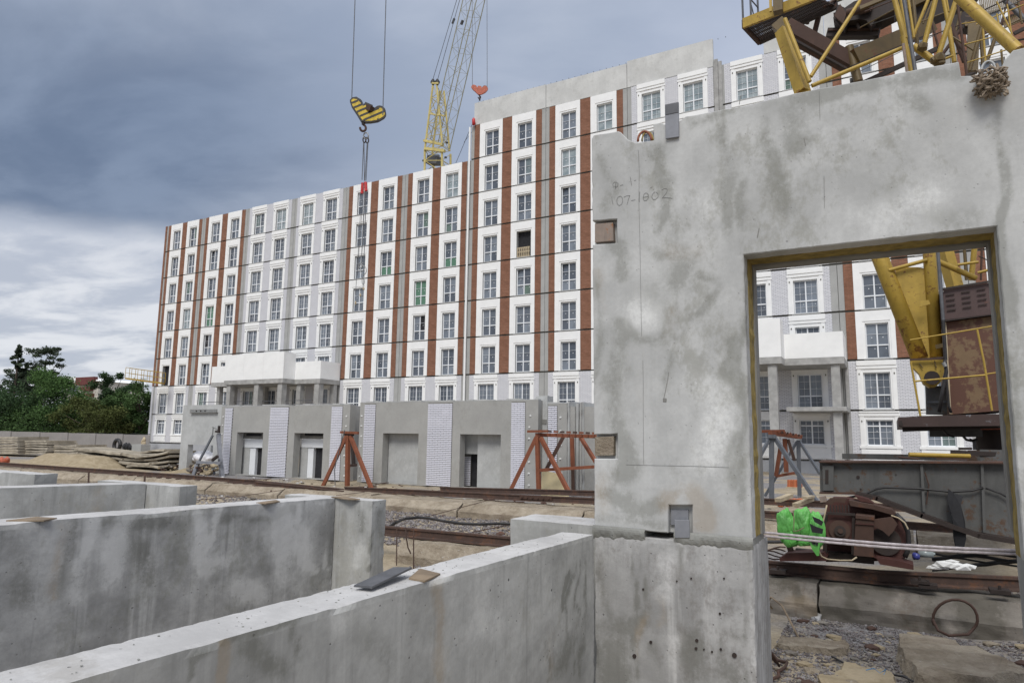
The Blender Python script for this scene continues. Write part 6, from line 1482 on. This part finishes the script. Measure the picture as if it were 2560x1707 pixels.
# slewing platform
q0 = at(2245, 1047, Y=YT - 1.05); q1 = at(2300, 1040, Y=YT - 1.05); q2 = at(2640, 1015, Y=YT - 1.05)
zt_ = q0.z + .02; 
mbp = MB().prism([(q0.x, YT - 1.1, zt_ - .13), (q2.x, YT - 1.1, zt_ - .10), (q2.x, YT - 1.1, zt_ + .06), (q1.x, YT - 1.1, zt_ + .02), (q0.x, YT - 1.1, zt_)], (0, 2.9, 0)); mbp.build('slewing_platform', 'plat_grey', nc)
bx('platform_skirt', (2256, 1073), (2560, 1062), 12, RD, YT - .8, YT - .8); bx('end_bolt', (2250, 1052), (2254, 1064), 7, RD, YT - 1.15)
bx('cross_member', (2324, 1082), (2455, 1082), 19, 'girder', YT + .1); bx('cross_member', (2452, 1068), (2560, 1066), 12, 'orange_hook', YT - .2)
tb('slew_ring', (2486, 1076), (2489, 1142), 78, RD, YT + .6); tb('slew_ring_flange', (2486, 1068), (2487, 1084), 96, RD, YT + .5)
tb('hose_loop', (2432, 1100), (2424, 1096), 3, 'rubber', YT)
MB().path([at(x, y, Y=YT - .1) for x, y in ((2408, 1090), (2416, 1099), (2430, 1102), (2443, 1097))], .018, 8).build('hose', 'rubber', nc); MB().path([at(x, y, Y=YT - .2) for x, y in ((2358, 1074), (2368, 1086), (2385, 1092))], .014, 8).build('hose', 'rubber', nc)
MB().path([at(x, y, Y=YT - .9) for x, y in ((2492, 1060), (2498, 1066), (2512, 1066), (2520, 1061))], .014, 8).build('hose', 'rubber', nc)
bx('post', (2440, 1100), (2441, 1124), 14, 'steel_light', YT + 1.2)
# jack tube and boards on the base frame
tb('jack_tube', (2272, 1136), (2425, 1140), 11, CY, YT - 2.0, YT - 1.8); tb('jack_shaft', (2245, 1142), (2300, 1147), 4, RB, YT - 2.05); bx('jack_shaft', (2340, 1146), (2420, 1148), 4, RB, YT - 2.05)
bx('timber', (2376, 1130), (2560, 1138), 11, 'rust_dark', YT - 1.6); bx('timber', (2396, 1121), (2430, 1121), 6, 'rust_dark', YT - 1.5); bx('timber', (2420, 1132), (2600, 1136), 14, 'rust_brown', YT - 1.2)
# base frame girders
YG = 9.75
def gplate(name, pts, mat, Y=YG, th=.03): return plate(name, pts, mat, Y, th)
gplate('base_girder', [(2049, 1156), (2640, 1160), (2640, 1360), (2540, 1352), (2440, 1330), (2300, 1280), (2190, 1240), (2140, 1232), (2050, 1230)], 'girder', YG, .36)
gplate('girder_top_flange', [(2047, 1152), (2640, 1156), (2640, 1160), (2047, 1156)], RB, YG - .1, .55); gplate('girder_bottom_flange', [(2048, 1230), (2140, 1232), (2140, 1236), (2048, 1234)], RB, YG - .1, .55)
p = [at(2140, 1233, Y=YG - .05), at(2190, 1243, Y=YG - .05), at(2300, 1285, Y=YG - .05), at(2440, 1334, Y=YG - .05), at(2640, 1368, Y=YG - .05)]
for a, b_ in zip(p[:-1], p[1:]): MB().beam(a, b_ + (b_ - a).normalized() * .02, .34, .05).build('girder_lower_flange', RD, nc)
for x, y1 in ((2304, 1278), (2455, 1330)): bx('rib', (x, 1160), (x + 6, y1), 6, 'girder', YG - .04)
gplate('lug_plate', [(2056, 1163), (2084, 1163), (2084, 1226), (2057, 1226)], 'girder', YG - .05, .05); gplate('slot', [(2063, 1174), (2071, 1174), (2071, 1209), (2063, 1209)], RD, YG - .056, .01)
for (x, y, r) in ((2145, 1192, 4), (2240, 1186, 1.5), (2152, 1222, 2)): q = at(x, y, Y=YG - .012); MB().path([q, q + Vector((0, .02, 0))], r * pix(q), 10).build('bolt_hole', RD, nc)
bx('rear_girder', (2106, 1140), (2560, 1146), 14, 'girder', YG + 5.2, YG + 5.0)
bx('rear_rail_bogie', (2110, 1190), (2500, 1200), 40, RD, 15.0, 14.8)
for a_ in ((2560, 1180),): bx('side_girder', (2520, 1180), (2530, 1185), 90, 'girder', YG + .6, 15.0)
MB().path([at(x, y, Y=YG - .06) for x, y in ((2118, 1244), (2160, 1236), (2190, 1222), (2212, 1218), (2300, 1221), (2380, 1229), (2430, 1226), (2458, 1218))], .013, 8).build('electric_cable', 'rubber', nc, smooth=True)
MB().path([at(x, y, Y=YG - .05) for x, y in ((2464, 1220), (2500, 1232), (2530, 1250))], .010, 8).build('electric_cable', 'rubber', nc, smooth=True)
MB().path([at(x, y, Y=YG - .05) for x, y in ((2312, 1180), (2322, 1212), (2320, 1225), (2316, 1260))], .008, 6).build('wire', 'rust_brown', nc)
# bogie drive unit on the near rail
YB_ = 9.15
dv = thing('drive_unit', at(2160, 1415, Y=YB_), 'rusty dark red wheel drive unit with a motor on the near rail under the girder', 'drive unit')
def dplate(name, pts, mat, Y=YB_, th=.05): return plate(name, pts, mat, Y, th, dv)
def T2(name, a, b_, w_, mat, Ya=YB_, Yb=None, flat=False): return T(name, a, b_, w_, mat, dv, Ya, Yb, flat)
dplate('frame_plate', [(2064, 1262), (2080, 1245), (2120, 1246), (2190, 1262), (2235, 1285), (2262, 1310), (2270, 1350), (2262, 1398), (2190, 1402), (2065, 1404), (2058, 1380), (2060, 1300)], 'machine_red', YB_ + .10, .30)
dplate('cover_plate', [(2062, 1256), (2076, 1244), (2118, 1245), (2112, 1257), (2088, 1254), (2078, 1262)], 'rust_brown', YB_ - .1, .02)
dplate('cover_plate', [(2122, 1250), (2185, 1262), (2230, 1274), (2250, 1296), (2236, 1288), (2180, 1272), (2126, 1264)], 'rust_brown', YB_ - .1, .25)
dplate('cover_plate', [(2136, 1238), (2170, 1247), (2184, 1258), (2150, 1252)], 'machine_red', YB_ + .0, .2)
MB().path([at(2099, 1325, Y=YB_ - .16), at(2099, 1325, Y=YB_ + .1)], 33 * pix(at(2099, 1325, Y=YB_)), 28).build('motor_housing', 'machine_red', dv); MB().path([at(2099, 1325, Y=YB_ - .19), at(2099, 1325, Y=YB_ - .15)], 24 * pix(at(2099, 1325, Y=YB_)), 24).build('motor_flange', 'rust_brown', dv)
MB().path([at(2100, 1327, Y=YB_ - .23), at(2100, 1327, Y=YB_ - .18)], 13 * pix(at(2099, 1325, Y=YB_)), 20).build('motor_hub', 'rust_dark', dv); MB().path([at(2101, 1327, Y=YB_ - .25), at(2101, 1327, Y=YB_ - .22)], 6 * pix(at(2099, 1325, Y=YB_)), 12).build('hub_nut', 'rust_brown', dv)
T2('yoke', (2068, 1282), (2138, 1286), 6, 'rust_dark', YB_ - .2, None, True); T2('yoke', (2064, 1285), (2062, 1388), 9, 'rust_dark', YB_ - .12, None, True); T2('yoke', (2134, 1284), (2132, 1385), 6, 'rust_dark', YB_ - .18, None, True)
dplate('gear_box', [(2140, 1290), (2184, 1296), (2184, 1392), (2134, 1388)], 'rust_brown', YB_ - .26, .30); dplate('gear_box_lid', [(2139, 1287), (2186, 1292), (2186, 1300), (2139, 1295)], 'rust_brown', YB_ - .28, .34)
T2('gear_box_band', (2138, 1308), (2185, 1311), 2.5, 'machine_red', YB_ - .275, None, True)
for i in range(7): T2('motor_fin', (2076 + i * 7.5, 1262), (2077 + i * 7.5, 1280), 3, 'rust_dark', YB_ - .1, None, True)
MB().path([at(2215, 1350, Y=YB_ - .05), at(2215, 1350, Y=YB_ + .12)], 52 * pix(at(2215, 1350, Y=YB_)), 32).build('wheel', 'machine_red', dv); MB().path([at(2214, 1352, Y=YB_ - .10), at(2214, 1352, Y=YB_ - .04)], 34 * pix(at(2215, 1350, Y=YB_)), 28).build('wheel_hub', 'rust_dark', dv)
dplate('fender', [(2184, 1298), (2230, 1292), (2244, 1310), (2232, 1330), (2222, 1340), (2206, 1326), (2186, 1316)], 'rust_brown', YB_ - .22, .04)
MB().path([at(x, y, Y=YB_ - .15) for x, y in ((2240, 1284), (2258, 1302), (2270, 1330), (2272, 1360), (2268, 1380), (2262, 1392))], .026, 8).build('hose', 'rubber', dv, smooth=True)
MB().path([at(x, y, Y=YB_ - .2) for x, y in ((2228, 1288), (2246, 1294), (2262, 1306), (2270, 1322))], .008, 6).build('cord', 'wood_pale', dv)
dplate('foot_plate', [(1948, 1396), (1968, 1382), (2060, 1380), (2068, 1392), (2066, 1402), (1950, 1402)], 'machine_red', YB_ - .25, .30); T2('stop_post', (1970, 1355), (1985, 1398), 13, 'rust_brown', YB_ - .05, None, True)
dplate('foot_plate', [(2190, 1393), (2250, 1402), (2284, 1412), (2284, 1424), (2200, 1410)], 'machine_red', YB_ - .3, .30)
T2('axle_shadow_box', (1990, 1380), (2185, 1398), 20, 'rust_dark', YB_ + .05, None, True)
T2('buffer', (2050, 1248), (2066, 1246), 14, 'plate_rust', YB_ + .25, None, True)
yc = MB().path([at(x, y, Y=YB_ - .34) for x, y in ((2067, 1262), (2061, 1290), (2053, 1325), (2048, 1355), (2047, 1375), (2054, 1390), (2068, 1397), (2100, 1400), (2130, 1400), (2142, 1392))], .0085, 8).build('cord', 'wood_pale', smooth=True); tag(yc, 'pale yellow cord looping down over the drive motor', 'cord')
# green wrapped bundle
gb = thing('wrapped_bundle', at(2000, 1390, Y=8.85), 'bright green plastic sacks tied round the end of the rusty drive unit', 'sack bundle')
def sack(cx_, cy_, rx, ry, Y, seed, mat='green_rag', nm='sack'):
    k = pix(at(cx_, cy_, Y=Y)); c_ = at(cx_, cy_, Y=Y); m_ = MB(); import bmesh
    bm = bmesh.new(); bmesh.ops.create_icosphere(bm, subdivisions=5, radius=1); vs = []
    for v in bm.verts:
        q = v.co.copy(); f = 1 + .28 * noise.noise(q * 1.3 + Vector((seed, 0, 0))) - .30 * (1 - abs(noise.noise(Vector((q.x * 1.9 + seed, q.y * 1.9, q.z * 1.0)))) * 2.2) ** 4 * .38 - .09 * abs(noise.noise(Vector((q.x * 6.5, q.y * 6.5, q.z * 3 + seed)))) - .06 * abs(noise.noise(q * 13))
        q *= f; vs.append(c_ + Vector((q.x * rx * k, q.y * rx * k * .8, q.z * ry * k)))
    m_.add(vs, [tuple(v.index for v in f.verts) for f in bm.faces]); bm.free(); return m_.build(nm, mat, gb, smooth=True)
sack(1964, 1312, 23, 42, 8.80, 3); sack(2006, 1308, 27, 40, 8.78, 5); sack(2041, 1325, 20, 45, 8.74, 8); sack(1975, 1345, 18, 24, 8.78, 6); sack(2010, 1348, 20, 18, 8.8, 9)
plate('print_mark', [(2030, 1290), (2048, 1297), (2058, 1304), (2054, 1314), (2036, 1304)], 'black_rag', 8.50, .01, gb); plate('print_mark', [(2024, 1308), (2040, 1316), (2058, 1322), (2056, 1334), (2030, 1330)], 'black_rag', 8.50, .01, gb)
plate('sack_flap', [(2020, 1345), (2050, 1340), (2048, 1388), (2042, 1389), (2030, 1372)], 'green_rag', 8.49, .015, gb)
def Z3(x, y): return (1880 + x / 5.6, 1180 + y / 5.6)
ink('print_letters', [[Z3(x, y) for x, y in q] for q in ([(812, 930), (812, 970)], [(840, 935), (845, 985), (885, 1005)], [(845, 938), (885, 945), (885, 985), (858, 975)], [(915, 940), (905, 1025)])], gb, r=.012, mat='black_rag', Y=8.478)
MB().path([at(x, y, Y=8.52) for x, y in ((1983, 1275), (1985, 1300), (1984, 1328), (1996, 1326), (2010, 1318))], .006, 6).build('string', 'wood', gb)
cl = MB(); pts = [(2372, 1222), (2384, 1232), (2408, 1240), (2402, 1262), (2412, 1300), (2416, 1345), (2408, 1380), (2392, 1384), (2384, 1345), (2380, 1290), (2368, 1250)]
o = MB().prism([at(x, y, Y=YG - .16 + .03 * sin(i)) for i, (x, y) in enumerate(pts)], (0, .05, 0)).build('black_cloth', 'black_rag'); tag(o, 'black cloth hanging from the cable on the grey girder', 'cloth')

# far things seen through the doorway
a3 = thing('a_frame', at(1960, 1255, Y=18), 'grey steel A frame with a rusty toothed beam on top, seen through the doorway', 'A-frame rack')
YQ = 18.0
for (a, b_, w_, m2, Ya, Yb) in (((1929, 1088), (1929, 1260), 11, 'frame_grey', YQ, YQ), ((1928, 1088), (1900, 1140), 7, 'frame_grey', YQ, YQ - .3), ((1934, 1090), (2042, 1254), 9, 'frame_grey', YQ, YQ - .4), ((1996, 1100), (1999, 1240), 9, 'frame_grey', YQ + 1.5, YQ + 1.5), ((1998, 1102), (2050, 1184), 6, 'frame_grey', YQ + 1.5, YQ + 1.2), ((1992, 1104), (1912, 1240), 6, 'frame_grey', YQ + 1.5, YQ + 1.2),
        ((1962, 1096), (1966, 1180), 10, 'frame_orange', YQ + .8, YQ + .8), ((1970, 1098), (1986, 1150), 7, 'rust_brown', YQ + .8, YQ + .8), ((1951, 1120), (1940, 1190), 9, 'frame_orange', YQ + .8, YQ + .8), ((1940, 1190), (1990, 1181), 6, 'frame_orange', YQ + .8, YQ + 1.1)):
    T('leg', a, b_, w_, m2, a3, Ya, Yb, True)
T('head_beam', (1925, 1082), (2000, 1092), 10, 'frame_orange', a3, YQ - .05, YQ + 1.4, True); T('head_beam', (1903, 1078), (1960, 1077), 7, 'frame_orange', a3, YQ, YQ + .5, True); T('head_plate', (1920, 1090), (1940, 1091), 9, 'frame_grey', a3, YQ - .1, YQ - .1, True)
for i in range(9): T('tooth', (1946 + i * 7, 1078 + i * 1.4), (1950 + i * 7, 1079 + i * 1.4), 6, 'rust_brown' if i % 2 else 'frame_orange', a3, YQ + .2 + i * .12, YQ + .2 + i * .12, True)
bs = thing('brick_stack', at(1985, 1222, Y=26), 'small stack of orange bricks on a wooden pallet', 'brick stack')
for r_ in range(4):
    for c_ in range(5):
        q = at(1968 + c_ * 7, 1213 - r_ * 4.6, Y=26 + (c_ % 2) * .05); MB().box(q.x, q.x + .105, q.y, q.y + .25, q.z - .06, q.z).build('brick', 'brick_loose', bs)
q = at(1964, 1219, Y=25.9); MB().box(q.x, q.x + .62, q.y, q.y + .5, q.z - .02, q.z + .03).build('pallet', 'wood_pale', bs)
for i, (a, b_, w_, m2, lb) in enumerate((((1944, 1250), (1976, 1238), 9, 'wood_pale', 'pale timber block, left one on the red rubble'), ((1988, 1262), (2028, 1247), 8, 'wood_pale', 'pale timber block, right one on the red rubble'), ((2012, 1244), (2030, 1240), 5, 'wood_pale', 'short pale timber behind the grey A frame leg'))):
    p = at(*a, Y=16.6); q = at(*b_, Y=17.2); tag(MB().beam(p, q, .14, w_ * pix(p)).build('timber_block', m2), lb, 'timber')
m_ = MB()
for i in range(160):
    q = at(random.uniform(1945, 2035), random.uniform(1248, 1264), Z=.05); m_.rock(q, random.uniform(.03, .08), i, 0, 1)
tag(m_.build('brick_rubble', 'brick_loose'), 'red brick rubble between the rails behind the doorway', 'rubble', kind='stuff')
# debris in the foreground of the doorway
m_ = MB(); m_.path([at(2296, 1382, Y=9.6), at(2332, 1384, Y=9.62)], .045, 12); m_.path([at(2332, 1384, Y=9.62), at(2338, 1385, Y=9.62)], .02, 8); o = m_.build('plastic_bottle', 'plastic_clear', smooth=True); tag(o, 'clear plastic bottle with a blue label lying behind the near rail', 'bottle')
o = MB().rock(at(2290, 1390, Y=9.5), .042, 3, 0, 2, (1, .8, 1)).build('bottle_wrapper', 'plastic_blue', smooth=True); tag(o, 'crumpled blue wrapper beside the plastic bottle', 'wrapper')
m_ = MB()
for i, (x, y, r) in enumerate(((2352, 1416, .06), (2368, 1410, .09), (2386, 1414, .08), (2402, 1418, .08), (2418, 1416, .06), (2378, 1404, .05), (2336, 1418, .05))): m_.rock(at(x, y, Y=9.3), r, i * 2.3, 0, 1, (1.6, .7, .55))
tag(m_.build('white_paper', 'paper'), 'crumpled white paper bag lying on the near rail beam', 'paper bag')
for k in range(7):
    pts = []; y0 = 1382 + k * 6
    for i in range(9): x = 2330 + i * 34; pts.append(at(x, y0 + 8 * sin(i * .8 + k * 1.3) + i * (1.0 - .3 * k), Y=9.9 + .1 * k))
    tag(MB().path(pts, .012 + .004 * (k % 3), 7).build('cable', 'rubber', smooth=True), ('%s of the black cables tangled behind the near rail' % ['topmost', 'second from the top', 'third', 'fourth, middle one', 'fifth', 'second from the bottom', 'lowest'][k]), 'cable', 'black cables tangled behind the near rail')
hsx = MB().path([at(x, y, Y=9.9) for x, y in ((1880, 1353), (1900, 1354), (1940, 1354), (1980, 1353))], .022, 8).build('cable', 'rubber'); tag(hsx, 'straight black cable at the left jamb of the doorway', 'cable')
for k in range(5):
    pts = [at(1880 + i * 14, 1372 + k * 5 + 6 * sin(i * .9 + k), Y=9.4 + .04 * k) for i in range(7)]
    tag(MB().path(pts, .010, 6).build('rebar', 'rail_rust'), ('%s of the rusty rebar offcuts left of the drive unit' % ['topmost', 'second', 'middle', 'fourth', 'lowest'][k]), 'rebar', 'rusty rebar offcuts on the near beam')
def zrod(label, pts, r, mat, name, cat):
    return tag(MB().path([at(x, y, **k_) for x, y, k_ in pts], r, 8).build(name, mat, smooth=True), label, cat)
def G(z=.03): return dict(Z=z)
hoop = []
for i in range(15):
    a = radians(200 - i * 17); hoop.append(at(2388 + 56 * cos(a), 1548 - 50 * sin(a) * (1 if sin(a) > 0 else .8), Y=8.62))
zr = MB().path(hoop + [at(2420, 1585, Y=8.5), at(2372, 1588, Y=8.4), at(2345, 1575, Y=8.4), at(2332, 1548, Y=8.5)], .014, 8).build('iron_hoop', 'rust_brown', smooth=True); tag(zr, 'rusty iron hoop leaning against the right near beam block', 'iron hoop')
zrod('bent rusty rod sticking out of the gravel with a pale kinked top', [(1997, 1594, G(.02)), (1962, 1526, G(.16)), (1954, 1512, G(.20)), (1928, 1492, G(.24)), (1921, 1500, G(.2)), (1923, 1510, G(.16)), (1930, 1520, G(.1))], .011, 'wood', 'bent_rod', 'bent rod')
zrod('twisted rusty wire loop at the lower left of the doorway', [(1886, 1612, G(.05)), (1905, 1614, G(.08)), (1925, 1628, G(.06)), (1945, 1650, G(.05)), (1968, 1655, G(.05)), (1962, 1668, G(.05)), (1945, 1678, G(.03)), (1948, 1690, G(.03)), (1915, 1702, G(.03)), (1885, 1704, G(.03))], .014, 'rust_brown', 'wire_loop', 'wire loop')
zrod('second rusty wire loop, standing at the left of the doorway', [(1948, 1664, G(.05)), (1925, 1625, G(.2)), (1905, 1590, G(.3)), (1896, 1584, G(.32)), (1893, 1592, G(.3)), (1906, 1612, G(.2)), (1940, 1655, G(.08))], .012, 'rust_brown', 'wire_loop', 'wire loop')
zrod('grey metal strip lying on the gravel at lower right', [(2322, 1618, G(.05)), (2400, 1642, G(.05)), (2510, 1678, G(.05))], .022, 'frame_grey', 'metal_strip', 'metal strip')
zrod('thin black cable crossing the sand in the lower right', [(2080, 1640, G()), (2120, 1662, G()), (2180, 1676, G()), (2260, 1690, G()), (2290, 1706, G())], .010, 'rubber', 'ground_cable', 'cable')
zrod('scrap of light blue string on the sand', [(2165, 1674, G(.05)), (2185, 1670, G(.05)), (2200, 1682, G(.05)), (2215, 1672, G(.05)), (2208, 1690, G(.05))], .004, 'blue_string', 'string', 'string')
def chunk(label, pts, h, mat, name='concrete_chunk'):
    n = 4; base = [at(x, y, Z=.0) for x, y in pts]; c_ = sum(base, Vector()) / len(base); m_ = MB(); import bmesh
    bm = bmesh.new(); vv = [bm.verts.new((p.x, p.y, -.04)) for p in base]; f = bm.faces.new(vv); r = bmesh.ops.extrude_face_region(bm, geom=[f]); 
    for v in r['geom']:
        if isinstance(v, bmesh.types.BMVert): v.co.z = h; v.co.x += (c_.x - v.co.x) * .12; v.co.y += (c_.y - v.co.y) * .12
    bmesh.ops.subdivide_edges(bm, edges=bm.edges, cuts=14, use_grid_fill=True); bmesh.ops.triangulate(bm, faces=bm.faces)
    for v in bm.verts: q = v.co.copy(); v.co += Vector((noise.noise(q * 5), noise.noise(q * 5 + Vector((9, 0, 0))), noise.noise(q * 6 + Vector((0, 9, 0))) * 1.1)) * .045 + Vector((noise.noise(q * 19), noise.noise(q * 21), noise.noise(q * 23))) * .016
    bm.verts.index_update(); m_.add([v.co.copy() for v in bm.verts], [tuple(v.index for v in f.verts) for f in bm.faces]); bm.free()
    return tag(m_.build(name, mat), label, 'concrete chunk')
chunk('flat broken concrete slab piece on the gravel, left of the middle', [(1925, 1625), (1950, 1604), (2125, 1612), (2128, 1642), (2060, 1640)], .06, 'crust')
chunk('large broken concrete chunk at the lower right', [(2225, 1650), (2250, 1615), (2330, 1612), (2480, 1660), (2620, 1730), (2300, 1740)], .12, 'crust')
chunk('sandy lump of concrete in the bottom right corner of the doorway', [(2040, 1700), (2120, 1670), (2230, 1685), (2260, 1740), (2040, 1760)], .05, 'sand')
chunk('small pale stone fragment at the foot of the near beam', [(2030, 1548), (2042, 1540), (2054, 1546), (2050, 1554), (2038, 1556)], .03, 'conc_top')
heapm = heap('patch of yellow sand on the ground just beyond the foundation wall', 1850, 2700, 1700, 5.6, 1.4, 'sand', seed=6, name='sand_patch', cat='sand')
heapm.scale.z = .12
